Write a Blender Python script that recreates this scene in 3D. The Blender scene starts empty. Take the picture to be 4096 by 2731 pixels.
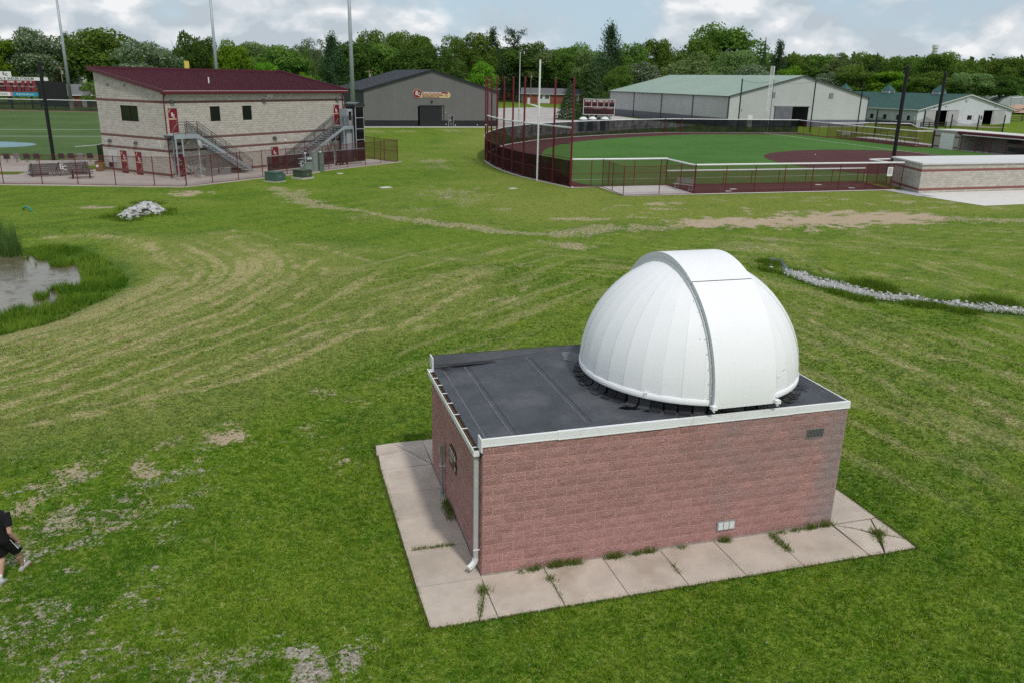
import bpy, bmesh, math, random
import numpy as np
from mathutils import Vector, Matrix, noise as mnoise

random.seed(7); RNG = np.random.default_rng(7)
SC = bpy.context.scene
COL = SC.collection

# ------------------------------------------------------------------ camera
cam = bpy.data.cameras.new('camera'); cam_o = bpy.data.objects.new('camera', cam); COL.objects.link(cam_o)
cam.sensor_width = 36.0; cam.lens = 28.704; cam.clip_start = 0.1; cam.clip_end = 6000
cam_o.matrix_world = Matrix(((0.95970541, 0.06860624, -0.27250451, -3.31085),
                             (-0.28039024, 0.2980588, -0.91243754, -12.76327),
                             (0.01862346, 0.95207885, 0.30528516, 8.81255),
                             (0, 0, 0, 1)))
SC.camera = cam_o
SC.view_settings.view_transform = 'Standard'; SC.view_settings.look = 'None'
SC.view_settings.exposure = 0.18; SC.view_settings.gamma = 1.0; SC.view_settings.use_curve_mapping = False
SC.render.engine = 'CYCLES'
SC.cycles.max_bounces = 8; SC.cycles.transparent_max_bounces = 24
SC.cycles.use_denoising = False

# ------------------------------------------------------------------ world + sun
SUN_EL = math.radians(54); SUN_AZ = math.radians(166.7)      # azimuth clockwise from +Y
world = bpy.data.worlds.new('World'); SC.world = world; world.use_nodes = True
BIGOFF = (11.2, 0.7, 0.4)
def build_world():
    nt = world.node_tree; N = nt.nodes; L = nt.links; N.clear()
    out = N.new('ShaderNodeOutputWorld'); bg = N.new('ShaderNodeBackground'); bg.inputs['Strength'].default_value = 0.1
    sky = N.new('ShaderNodeTexSky'); sky.sky_type = 'NISHITA'; sky.sun_disc = False
    sky.sun_elevation = SUN_EL; sky.sun_rotation = SUN_AZ; sky.altitude = 280; sky.air_density = 1.0; sky.dust_density = 1.6
    tc = N.new('ShaderNodeTexCoord')
    def vm(op, a, b=None, val=None):
        n = N.new('ShaderNodeVectorMath'); n.operation = op; L.new(a, n.inputs[0])
        if b is not None: L.new(b, n.inputs[1])
        if val is not None: n.inputs[1].default_value = val
        return n.outputs[0]
    def ma(op, a, b=0.0, c=None):
        n = N.new('ShaderNodeMath'); n.operation = op
        for i, v in enumerate((a, b)):
            if isinstance(v, (int, float)): n.inputs[i].default_value = v
            else: L.new(v, n.inputs[i])
        if c is not None: n.inputs[2].default_value = c
        return n.outputs[0]
    def nz(vec, scale, detail, rough=0.55, dist=0.0):
        n = N.new('ShaderNodeTexNoise'); n.inputs['Scale'].default_value = scale; n.inputs['Detail'].default_value = detail
        n.inputs['Roughness'].default_value = rough; n.inputs['Distortion'].default_value = dist; L.new(vec, n.inputs['Vector']); return n.outputs['Fac']
    def ramp(fac, stops):
        n = N.new('ShaderNodeValToRGB'); L.new(fac, n.inputs[0]); e = n.color_ramp.elements
        while len(e) < len(stops): e.new(0.5)
        for el, (p, c) in zip(e, stops): el.position = p; el.color = (*c, 1) if len(c) == 3 else c
        n.color_ramp.interpolation = 'EASE'; return n.outputs[0]
    g = tc.outputs['Generated']
    v = vm('MULTIPLY', g, val=(1.0, 1.0, 1.9))
    big = nz(vm('ADD', v, val=BIGOFF), 3.4, 8, 0.5, 0.1)
    puff = nz(vm('ADD', v, val=(0.4, 5.1, 0.9)), 12.0, 9, 0.5, 0.15)
    lit = nz(vm('ADD', v, val=(0.41, 5.11, 0.86)), 12.0, 9, 0.5, 0.15)      # same puffs sampled a little higher: lit tops
    cov = ma('ADD', ma('MULTIPLY', big, 0.85), ma('MULTIPLY', puff, 0.3))
    mask = ramp(cov, [(0.485, (0, 0, 0)), (0.59, (1, 1, 1))])
    diff = ma('SUBTRACT', puff, lit)
    br = ma('ADD', ma('MULTIPLY', diff, 2.4), ma('ADD', ma('MULTIPLY', puff, 0.8), ma('MULTIPLY', big, -0.25)))
    ccol = ramp(br, [(0.05, (4.4, 5.0, 5.5)), (0.25, (5.2, 5.75, 6.2)), (0.42, (6.1, 6.5, 6.85)), (0.68, (7.9, 8.0, 8.1))])
    # thin high haze veil keeps the open sky pale, paler towards the horizon
    sep = N.new('ShaderNodeSeparateXYZ'); L.new(g, sep.inputs[0])
    low = ma('SUBTRACT', 1.0, ma('MULTIPLY', ma('MAXIMUM', sep.outputs[2], 0.0), 3.0)); low = ma('MAXIMUM', low, 0.25)
    veil = N.new('ShaderNodeMix'); veil.data_type = 'RGBA'; L.new(ma('MULTIPLY', low, 0.85), veil.inputs[0])
    L.new(sky.outputs[0], veil.inputs[6]); veil.inputs[7].default_value = (4.3, 5.6, 6.8, 1)
    mix = N.new('ShaderNodeMix'); mix.data_type = 'RGBA'; L.new(mask, mix.inputs[0]); L.new(veil.outputs[2], mix.inputs[6]); L.new(ccol, mix.inputs[7])
    L.new(mix.outputs[2], bg.inputs[0]); L.new(bg.outputs[0], out.inputs[0])
build_world()
sun = bpy.data.lights.new('sun', 'SUN'); sun.energy = 1.8; sun.angle = math.radians(4.5); sun.color = (1.0, 0.955, 0.88)
sun_o = bpy.data.objects.new('sun', sun); COL.objects.link(sun_o)
SUN_DIR = Vector((math.sin(SUN_AZ)*math.cos(SUN_EL), math.cos(SUN_AZ)*math.cos(SUN_EL), math.sin(SUN_EL)))
sun_o.rotation_euler = SUN_DIR.to_track_quat('Z', 'Y').to_euler(); sun_o.location = (0, 0, 60)

# ------------------------------------------------------------------ helpers
def mat(name, col, rough=0.8, var=0.0, scale=3.0, bump=0.0, bscale=60.0, metal=0.0, rnd=0.0, spec=0.3, alpha=1.0, stain=None, emit=0.0, detail=4):
    """plain procedural material: world-space noise varies the colour, a second noise gives relief"""
    m = bpy.data.materials.new(name); m.use_nodes = True; nt = m.node_tree; N = nt.nodes; L = nt.links
    b = N['Principled BSDF']; b.inputs['Roughness'].default_value = rough; b.inputs['Metallic'].default_value = metal
    b.inputs['Specular IOR Level'].default_value = spec
    col = (*col, 1.0); cur = None
    geo = N.new('ShaderNodeNewGeometry')
    if var > 0 or rnd > 0:
        rgb = N.new('ShaderNodeHueSaturation'); rgb.inputs['Color'].default_value = col
        add = None
        if var > 0:
            n = N.new('ShaderNodeTexNoise'); n.inputs['Scale'].default_value = scale; n.inputs['Detail'].default_value = detail; n.inputs['Roughness'].default_value = 0.65
            L.new(geo.outputs['Position'], n.inputs['Vector'])
            mr = N.new('ShaderNodeMapRange'); mr.inputs[1].default_value = 0.3; mr.inputs[2].default_value = 0.7
            mr.inputs[3].default_value = 1 - var; mr.inputs[4].default_value = 1 + var; L.new(n.outputs['Fac'], mr.inputs[0]); add = mr.outputs[0]
        if rnd > 0:
            oi = N.new('ShaderNodeObjectInfo'); mr2 = N.new('ShaderNodeMapRange'); mr2.inputs[3].default_value = 1 - rnd; mr2.inputs[4].default_value = 1 + rnd
            ad_ = N.new('ShaderNodeMath'); ad_.operation = 'ADD'; L.new(oi.outputs['Random'], ad_.inputs[0]); L.new(geo.outputs['Random Per Island'], ad_.inputs[1]); fr_ = N.new('ShaderNodeMath'); fr_.operation = 'FRACT'; L.new(ad_.outputs[0], fr_.inputs[0]); L.new(fr_.outputs[0], mr2.inputs[0])
            if add is None: add = mr2.outputs[0]
            else:
                mm = N.new('ShaderNodeMath'); mm.operation = 'MULTIPLY'; L.new(add, mm.inputs[0]); L.new(mr2.outputs[0], mm.inputs[1]); add = mm.outputs[0]
        L.new(add, rgb.inputs['Value']); cur = rgb.outputs[0]
    if stain:
        scol, sscale, lo, hi = stain
        n = N.new('ShaderNodeTexNoise'); n.inputs['Scale'].default_value = sscale; n.inputs['Detail'].default_value = 6; L.new(geo.outputs['Position'], n.inputs['Vector'])
        mr = N.new('ShaderNodeMapRange'); mr.inputs[1].default_value = lo; mr.inputs[2].default_value = hi; L.new(n.outputs['Fac'], mr.inputs[0])
        mx = N.new('ShaderNodeMix'); mx.data_type = 'RGBA'; L.new(mr.outputs[0], mx.inputs[0]); mx.inputs[7].default_value = (*scol, 1)
        if cur: L.new(cur, mx.inputs[6])
        else: mx.inputs[6].default_value = col
        cur = mx.outputs[2]
    if cur: L.new(cur, b.inputs['Base Color'])
    else: b.inputs['Base Color'].default_value = col
    if bump > 0:
        n = N.new('ShaderNodeTexNoise'); n.inputs['Scale'].default_value = bscale; n.inputs['Detail'].default_value = 5; L.new(geo.outputs['Position'], n.inputs['Vector'])
        bp = N.new('ShaderNodeBump'); bp.inputs['Strength'].default_value = 1.0; bp.inputs['Distance'].default_value = bump
        L.new(n.outputs['Fac'], bp.inputs['Height']); L.new(bp.outputs[0], b.inputs['Normal'])
    if alpha < 1: b.inputs['Alpha'].default_value = alpha
    if emit > 0: b.inputs['Emission Color'].default_value = col; b.inputs['Emission Strength'].default_value = emit
    return m

def tag(o, label=None, cat=None, group=None, kind=None):
    if label: o['label'] = label
    if cat: o['category'] = cat
    if group: o['group'] = group
    if kind: o['kind'] = kind
    return o

def thing(name, label, cat, loc=(0, 0, 0), rz=0.0, group=None):
    o = bpy.data.objects.new(name, None); COL.objects.link(o); o.empty_display_size = 0.2
    o.location = loc; o.rotation_euler = (0, 0, rz); return tag(o, label, cat, group)

def link(name, me, parent=None, loc=(0, 0, 0), rot=(0, 0, 0), scale=(1, 1, 1)):
    o = bpy.data.objects.new(name, me); COL.objects.link(o)
    o.location = loc; o.rotation_euler = rot; o.scale = scale
    if parent is not None: o.parent = parent
    return o

def new_mesh(name, verts, faces, m=None, smooth=False):
    me = bpy.data.meshes.new(name); me.from_pydata([tuple(map(float, v)) for v in verts], [], [tuple(map(int, f)) for f in faces])
    if m is not None: me.materials.append(m)
    if smooth: me.polygons.foreach_set('use_smooth', [True]*len(me.polygons))
    me.update(); return me

def np_mesh(name, V, F, m=None, smooth=False, cols=None):
    """V (n,3) F (m,k) arrays -> mesh, fast; cols (n,3/4) point colour attribute 'Col'"""
    V = np.asarray(V, np.float32); F = np.asarray(F, np.int32); k = F.shape[1]
    me = bpy.data.meshes.new(name); me.vertices.add(len(V)); me.vertices.foreach_set('co', V.ravel())
    me.loops.add(F.size); me.loops.foreach_set('vertex_index', F.ravel())
    me.polygons.add(len(F)); me.polygons.foreach_set('loop_start', np.arange(0, F.size, k, dtype=np.int32))
    me.polygons.foreach_set('use_smooth', np.full(len(F), smooth, dtype=bool))
    if cols is not None:
        for cname, arr in (cols.items() if isinstance(cols, dict) else [('Col', cols)]):
            a = me.color_attributes.new(cname, 'FLOAT_COLOR', 'POINT'); c = np.ones((len(V), 4), np.float32); c[:, :arr.shape[1]] = arr
            a.data.foreach_set('color', c.ravel())
    if m is not None: me.materials.append(m)
    me.update(); me.validate(); return me

class MB:
    """collects simple solids, built into ONE mesh object"""
    def __init__(s): s.v = []; s.f = []
    def quad(s, *p):
        i = len(s.v); s.v += [tuple(q) for q in p]; s.f.append(tuple(range(i, i+len(p)))); return s
    def box(s, x0, x1, y0, y1, z0, z1):
        i = len(s.v); s.v += [(x0,y0,z0),(x1,y0,z0),(x1,y1,z0),(x0,y1,z0),(x0,y0,z1),(x1,y0,z1),(x1,y1,z1),(x0,y1,z1)]
        s.f += [(i,i+3,i+2,i+1),(i+4,i+5,i+6,i+7),(i,i+1,i+5,i+4),(i+1,i+2,i+6,i+5),(i+2,i+3,i+7,i+6),(i+3,i,i+4,i+7)]; return s
    def prism(s, poly, z0, z1):
        n = len(poly); i = len(s.v); s.v += [(p[0],p[1],z0) for p in poly] + [(p[0],p[1],z1) for p in poly]
        s.f.append(tuple(range(i+n-1, i-1, -1))); s.f.append(tuple(range(i+n, i+2*n)))
        for k in range(n): s.f.append((i+k, i+(k+1)%n, i+n+(k+1)%n, i+n+k))
        return s
    def slab(s, quad4, t):
        """thick plate: 4+ points in a plane (CCW from outside), thickness t inward along the normal"""
        P = [Vector(q) for q in quad4]; n = (P[1]-P[0]).cross(P[2]-P[0]).normalized(); i = len(s.v); m = len(P)
        s.v += [tuple(p) for p in P] + [tuple(p-n*t) for p in P]
        s.f.append(tuple(range(i, i+m))); s.f.append(tuple(range(i+2*m-1, i+m-1, -1)))
        for k in range(m): s.f.append((i+k, i+m+k, i+m+(k+1)%m, i+(k+1)%m))
        return s
    def tube(s, a, b, r, n=6, r2=None, caps=True):
        a = Vector(a); b = Vector(b); d = (b-a).normalized(); r2 = r if r2 is None else r2
        x = d.orthogonal().normalized(); y = d.cross(x); i = len(s.v)
        for c, rr in ((a, r), (b, r2)):
            for k in range(n):
                t = 2*math.pi*k/n; s.v.append(tuple(c + x*rr*math.cos(t) + y*rr*math.sin(t)))
        for k in range(n): s.f.append((i+k, i+(k+1)%n, i+n+(k+1)%n, i+n+k))
        if caps: s.f.append(tuple(range(i+n-1, i-1, -1))); s.f.append(tuple(range(i+n, i+2*n)))
        return s
    def path(s, pts, r, n=6):
        for a, b in zip(pts, pts[1:]): s.tube(a, b, r, n)
        return s
    def bar(s, a, b, w, h):
        """rectangular bar from a to b, w wide (horizontal), h high"""
        a = Vector(a); b = Vector(b); d = (b-a).normalized()
        sd = d.cross(Vector((0, 0, 1)))
        sd = sd.normalized() if sd.length > 1e-4 else Vector((1, 0, 0)); up = sd.cross(d).normalized(); i = len(s.v)
        for c in (a, b):
            for q, t in ((-1,-1),(1,-1),(1,1),(-1,1)): s.v.append(tuple(c + sd*q*w/2 + up*t*h/2))
        s.f += [(i,i+1,i+2,i+3),(i+7,i+6,i+5,i+4)] + [(i+k, i+4+k, i+4+(k+1)%4, i+(k+1)%4) for k in range(4)]; return s
    def lathe(s, prof, n=16, c=(0, 0, 0), a0=0.0, a1=2*math.pi, close=True):
        i = len(s.v); m = len(prof); full = abs(a1-a0-2*math.pi) < 1e-6; cols = n if full else n+1
        for k in range(cols):
            t = a0 + (a1-a0)*k/n
            for r, z in prof: s.v.append((c[0]+r*math.cos(t), c[1]+r*math.sin(t), c[2]+z))
        for k in range(n):
            k2 = (k+1) % cols
            for j in range(m-1): s.f.append((i+k*m+j, i+k2*m+j, i+k2*m+j+1, i+k*m+j+1))
        return s
    def mesh(s, name, m=None, smooth=False):
        me = new_mesh(name, s.v, s.f, m, smooth); bm = bmesh.new(); bm.from_mesh(me); bmesh.ops.recalc_face_normals(bm, faces=bm.faces); bm.to_mesh(me); bm.free(); return me
    def build(s, name, m=None, parent=None, smooth=False, loc=(0, 0, 0), rot=(0, 0, 0)):
        return link(name, s.mesh(name, m, smooth), parent, loc, rot)

def text(name, body, size, m, parent, loc, rot, align='CENTER', shear=0.0, bold=0.0, sx=1.0):
    c = bpy.data.curves.new(name, 'FONT'); c.body = body; c.size = size; c.align_x = align; c.align_y = 'CENTER'; c.shear = shear; c.offset = bold; c.extrude = 0.002
    c.materials.append(m); c.resolution_u = 2
    return link(name, c, parent, loc, rot, (sx, 1, 1))

def copy_tree(o, parent=None):
    c = o.copy(); COL.objects.link(c); c.parent = parent
    for ch in o.children:
        copy_tree(ch, c)
    return c

def film(name, col, cover, rough=0.8, cell=None):
    """woven mesh seen from afar: a share `cover` of it is thread, the rest is open"""
    m = bpy.data.materials.new(name); m.use_nodes = True; nt = m.node_tree; N = nt.nodes; L = nt.links; N.clear()
    o = N.new('ShaderNodeOutputMaterial'); t = N.new('ShaderNodeBsdfTransparent'); d = N.new('ShaderNodeBsdfDiffuse'); d.inputs[0].default_value = (*col, 1)
    mx = N.new('ShaderNodeMixShader'); L.new(t.outputs[0], mx.inputs[1]); L.new(d.outputs[0], mx.inputs[2]); L.new(mx.outputs[0], o.inputs[0])
    geo = N.new('ShaderNodeNewGeometry'); n = N.new('ShaderNodeTexNoise'); n.inputs['Scale'].default_value = 0.9; n.inputs['Detail'].default_value = 3; L.new(geo.outputs['Position'], n.inputs['Vector'])
    mr = N.new('ShaderNodeMapRange'); mr.inputs[1].default_value = 0.3; mr.inputs[2].default_value = 0.7; mr.inputs[3].default_value = cover*0.9; mr.inputs[4].default_value = min(1, cover*1.08)
    L.new(n.outputs['Fac'], mr.inputs[0]); L.new(mr.outputs[0], mx.inputs[0]); return m

def seg_dist(P, A, B):
    d = B - A; L2 = (d*d).sum(); t = np.clip(((P-A)@d)/max(L2, 1e-9), 0, 1); q = P - (A + t[:, None]*d); return np.sqrt((q*q).sum(1))
def poly_dist(P, pts, closed=False):
    pts = np.asarray(pts, float)[:, :2]; D = np.full(len(P), 1e9); n = len(pts)
    for i in range(n if closed else n-1): D = np.minimum(D, seg_dist(P, pts[i], pts[(i+1) % n]))
    return D
def inside(P, pts):
    pts = np.asarray(pts, float)[:, :2]; c = np.zeros(len(P), bool); n = len(pts); j = n-1
    for i in range(n):
        yi, yj, xi, xj = pts[i, 1], pts[j, 1], pts[i, 0], pts[j, 0]
        cond = ((yi > P[:, 1]) != (yj > P[:, 1])) & (P[:, 0] < (xj-xi)*(P[:, 1]-yi)/((yj-yi) if yj != yi else 1e-9) + xi); c ^= cond; j = i
    return c
def sstep(a, b, x):
    t = np.clip((x-a)/(b-a), 0, 1); return t*t*(3-2*t)
_PERM = np.random.default_rng(3).random((256, 256)).astype(np.float32)
def vnoise(P, scale, off=0.0):
    """smooth value noise on world xy, numpy"""
    q = P*scale + off; i = np.floor(q).astype(int); f = q - i; f = f*f*(3-2*f)
    a = _PERM[i[:, 0] % 256, i[:, 1] % 256]; b = _PERM[(i[:, 0]+1) % 256, i[:, 1] % 256]; c = _PERM[i[:, 0] % 256, (i[:, 1]+1) % 256]; d = _PERM[(i[:, 0]+1) % 256, (i[:, 1]+1) % 256]
    return (a*(1-f[:, 0])+b*f[:, 0])*(1-f[:, 1]) + (c*(1-f[:, 0])+d*f[:, 0])*f[:, 1]
def fbm(P, scale, oct=4, off=0.0):
    s = 0; a = 0.5; t = 0
    for k in range(oct): s = s + a*vnoise(P, scale*2**k, off+17.3*k); t += a; a *= 0.5
    return s/t
HAY=[(0.9,[(-9.9,35.11),(-8.39,31.19),(-7.32,28.33),(-7.05,27.3),(-7.1,25.49),(-7.7,23.95),(-8.55,22.24),(-9.48,20.72),(-10.33,19.36),(-11.24,18.14),(-12.3,16.84)]),(0.8,[(-8.28,33.53),(-7.14,31.51),(-6.25,29.14),(-5.95,27.08),(-6.15,25.29),(-6.76,23.35),(-7.65,21.68),(-8.78,20.25),(-9.76,18.64),(-10.63,17.21),(-11.97,15.59)]),(0.8,[(-6.96,33.91),(-5.6,31.21),(-4.79,28.85),(-4.69,27.11),(-5.18,24.66),(-6.02,22.8),(-7.11,21.21),(-8.06,19.45),(-9.21,17.95),(-10.24,16.61),(-11.16,15.4),(-11.73,14.65)]),(1.0,[(-5.45,33.62),(-4.28,31.54),(-3.51,29.12),(-3.54,26.58),(-4.13,24.01),(-5.11,22.23),(-6.21,20.33),(-7.39,19.0),(-8.37,17.22),(-9.43,15.93),(-10.42,14.34),(-11.4,13.35)]),(0.8,[(-2.73,30.07),(-2.26,27.82),(-2.57,24.99),(-3.49,22.26),(-4.53,19.96),(-5.62,18.3),(-6.78,17.4),(-7.8,16.04),(-8.85,14.85),(-9.85,13.38),(-11.14,12.35)]),(0.7,[(-1.07,26.56),(-1.19,24.7),(-1.78,23.1),(-2.81,20.62),(-3.86,18.83),(-4.95,17.27),(-6.1,16.16),(-7.26,14.94),(-8.24,13.4),(-9.43,12.5),(-10.81,11.06)]),(0.6,[(3.73,22.78),(1.84,21.11),(0.58,18.83),(-0.67,16.88),(-1.52,16.49),(-2.51,15.61),(-3.73,14.36),(-5.08,12.87),(-6.29,11.74),(-7.6,10.61),(-8.9,9.8),(-10.3,9.11)]),(0.6,[(5.11,21.63),(3.65,19.58),(2.14,17.49),(0.9,16.23),(-0.6,16.0),(-1.97,14.45),(-3.19,13.07),(-4.53,11.91),(-5.76,11.24),(-7.16,10.85)]),(0.5,[(7.46,21.13),(6.21,19.02),(4.93,17.87),(2.79,16.4),(1.49,15.81)]),(0.5,[(-5.58,37.82),(-4.07,36.8),(-2.64,33.74),(-0.85,31.48),(0.76,28.82),(1.66,27.02)]),(0.5,[(-1.71,32.91),(0.08,31.3),(2.47,29.63),(4.33,28.11),(6.23,27.17)]),(0.7,[(-15.69,38.64),(-13.37,38.5),(-11.24,36.7),(-9.45,33.14),(-8.08,28.99),(-7.74,27.45)]),(0.7,[(24.35,27.59),(24.02,24.86),(23.62,22.92),(23.45,21.09)]),(0.5,[(17.78,15.84),(17.73,13.44),(18.21,10.71),(18.27,8.86),(19.3,7.37),(19.5,6.17)]),(0.5,[(16.83,14.21),(16.45,10.64),(16.61,8.82),(16.73,6.84),(16.45,4.86),(15.99,2.93)]),(0.35,[(15.06,11.44),(15.01,8.79),(14.73,6.6),(14.06,4.24),(13.49,2.28)]),(0.35,[(31.52,31.49),(32.19,27.95),(33.7,25.79),(37.43,22.76)]),(0.35,[(28.13,28.08),(28.55,24.5),(29.92,21.65),(33.82,19.42)]),(0.35,[(24.75,21.28),(26.18,18.8),(28.1,17.19),(29.45,15.38)])]
TRACK=[(-3.24,57.79,1.0),(-2.05,55.64,1.4),(-1.29,50.39,1.5),(-0.12,47.24,1.3),(1.28,45.32,0.8),(3.19,43.19,0.45),(4.83,40.09,0.5),(6.35,38.77,0.6),(8.02,37.12,0.7),(10.01,34.83,0.6),(12.64,33.28,0.7),(12.73,33.26,0.9),(15.58,34.09,1.1),(18.3,34.3,1.0),(20.88,34.57,1.0),(23.88,34.94,1.2),(27.56,35.23,1.5),(29.73,34.86,2.0),(33.16,34.91,2.2),(37.25,35.22,2.0),(40.7,34.97,1.6),(42.79,33.92,1.0),(47.82,32.37,0.8)]
BARE=[(-4.61,7.75,0.9,0.9),(-6.67,6.02,1.0,0.8),(-5.44,6.43,0.6,0.7),(-2.04,5.45,0.8,0.9),(-1.46,3.69,0.4,0.7),(-8.27,5.64,1.4,0.7),(-8.66,4.68,1.2,0.9),(-7.68,4.0,1.2,0.7),(-6.03,7.49,0.8,0.6),(-7.79,6.54,1.0,0.5),(-5.09,7.67,0.7,0.7),(-2.31,10.22,0.6,0.6),(-1.44,9.29,0.6,0.5),(-2.75,7.82,0.6,0.5),(-9.99,54.65,1.6,0.9),(-8.75,55.25,1.4,0.8),(-15.02,48.78,1.6,0.8),(10.65,51.91,4.0,0.55),(10.69,47.36,3.0,0.45),(6.63,43.62,2.0,0.5),(12.92,29.45,1.2,0.7),(13.05,33.66,2.0,0.6),(-2.36,15.57,0.9,0.5),(-7.51,15.98,1.0,0.45),(6.21,19.02,1.0,0.55),(2.78,42.29,1.5,0.5),(-7.09,3.94,1.2,0.5),(-6.29,4.41,1.0,0.5),(24.81,43.83,1.2,0.8),(26.62,44.17,0.8,0.7),(12.95,29.2,0.7,0.7),(11.6,30.61,1.0,0.5),(25.18,29.26,1.2,0.5),(22.66,27.33,1.0,0.6),(8.63,25.47,0.6,0.5),(13.95,78.75,3.0,0.6),(13.77,71.77,2.5,0.5),(19.67,130.79,4.0,0.6),(28.63,133.43,4.0,0.6),(14.32,129.52,3.0,0.6)]
GRAVEL=[(-2.96,-1.76,0.75,1.0),(-4.21,-1.45,0.7,0.9),(-4.59,-1.5,0.5,0.9),(-5.1,-1.36,0.8,0.7),(-2.38,-1.4,0.4,0.6),(-7.73,4.04,1.0,0.8),(-7.17,4.17,1.0,0.6),(-8.13,4.42,1.0,0.7),(-8.34,3.26,1.0,0.6),(-6.56,0.41,0.9,0.5),(-5.93,0.88,0.7,0.5),(-5.32,1.26,0.6,0.5),(-6.93,-0.41,1.0,0.7),(-7.64,0.0,0.9,0.7),(-6.23,-0.8,0.8,0.6),(-6.57,4.02,1.0,0.4),(-4.29,3.43,0.5,0.4),(-8.16,1.86,0.8,0.5),(-3.81,-0.91,0.5,0.4),(-7.53,0.91,0.7,0.4),(-5.61,-0.76,0.7,0.5),(-0.13,-0.31,0.0,0.0)]
POND=[(-18.45,34.1),(-17.08,35.02),(-16.31,35.05),(-15.51,35.25),(-14.95,33.9),(-13.9,33.18),(-12.92,32.38),(-12.29,30.29),(-11.71,27.47),(-11.89,26.86),(-12.43,26.22),(-12.27,24.75),(-12.89,23.66),(-12.82,22.7),(-13.34,22.41),(-13.77,22.21),(-14.84,21.04)]
LUSH=[(-19.01,36.28),(-17.35,36.35),(-16.11,36.71),(-14.98,37.11),(-13.54,36.02),(-12.21,33.84),(-10.82,31.11),(-9.92,27.82),(-9.73,25.59),(-10.1,24.41),(-10.74,23.15),(-11.28,21.76),(-11.88,20.5),(-12.57,19.55),(-12.94,19.28),(-13.97,18.35)]
REED=[(-18.16,39.31),(-16.97,37.84),(-15.95,34.97),(-16.55,34.55),(-17.1,35.19)]
SWT=[(22.03,22.81),(22.38,22.1),(22.4,20.58),(22.85,19.63),(23.05,18.89),(23.1,18.0),(23.62,17.27),(24.28,16.73),(24.66,15.91),(25.11,15.6),(25.54,15.27),(26.06,14.8),(26.67,14.53),(27.31,14.07),(27.7,13.69),(28.56,12.52)]
SWB=[(21.17,21.89),(20.88,20.61),(21.03,19.74),(21.13,18.64),(21.42,17.75),(21.68,17.05),(22.21,16.45),(23.22,15.94),(24.18,15.38),(24.55,14.61),(24.95,13.9),(25.62,13.49),(26.26,13.07),(26.84,12.9),(27.8,11.86)]
CULV=[(22.23,24.25),(21.65,22.05),(20.67,21.64)]
RPILE=[(-13.03,44.03),(-12.61,44.51),(-12.48,47.13),(-11.97,49.95),(-11.11,49.48),(-10.05,46.12),(-9.99,44.64),(-11.02,44.24),(-11.8,42.74),(-12.33,43.09)]
PIPE=[(-19.06,48.21),(-18.25,47.18)]
PIPEH=0.27
TUFTS=[(23.34,18.9),(23.74,18.54),(23.82,17.72),(26.6,14.87),(27.38,14.46),(21.68,23.84),(20.88,22.37),(23.99,14.74),(21.31,16.25),(21.05,17.29),(23.16,14.92),(24.3,13.56)]
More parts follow.
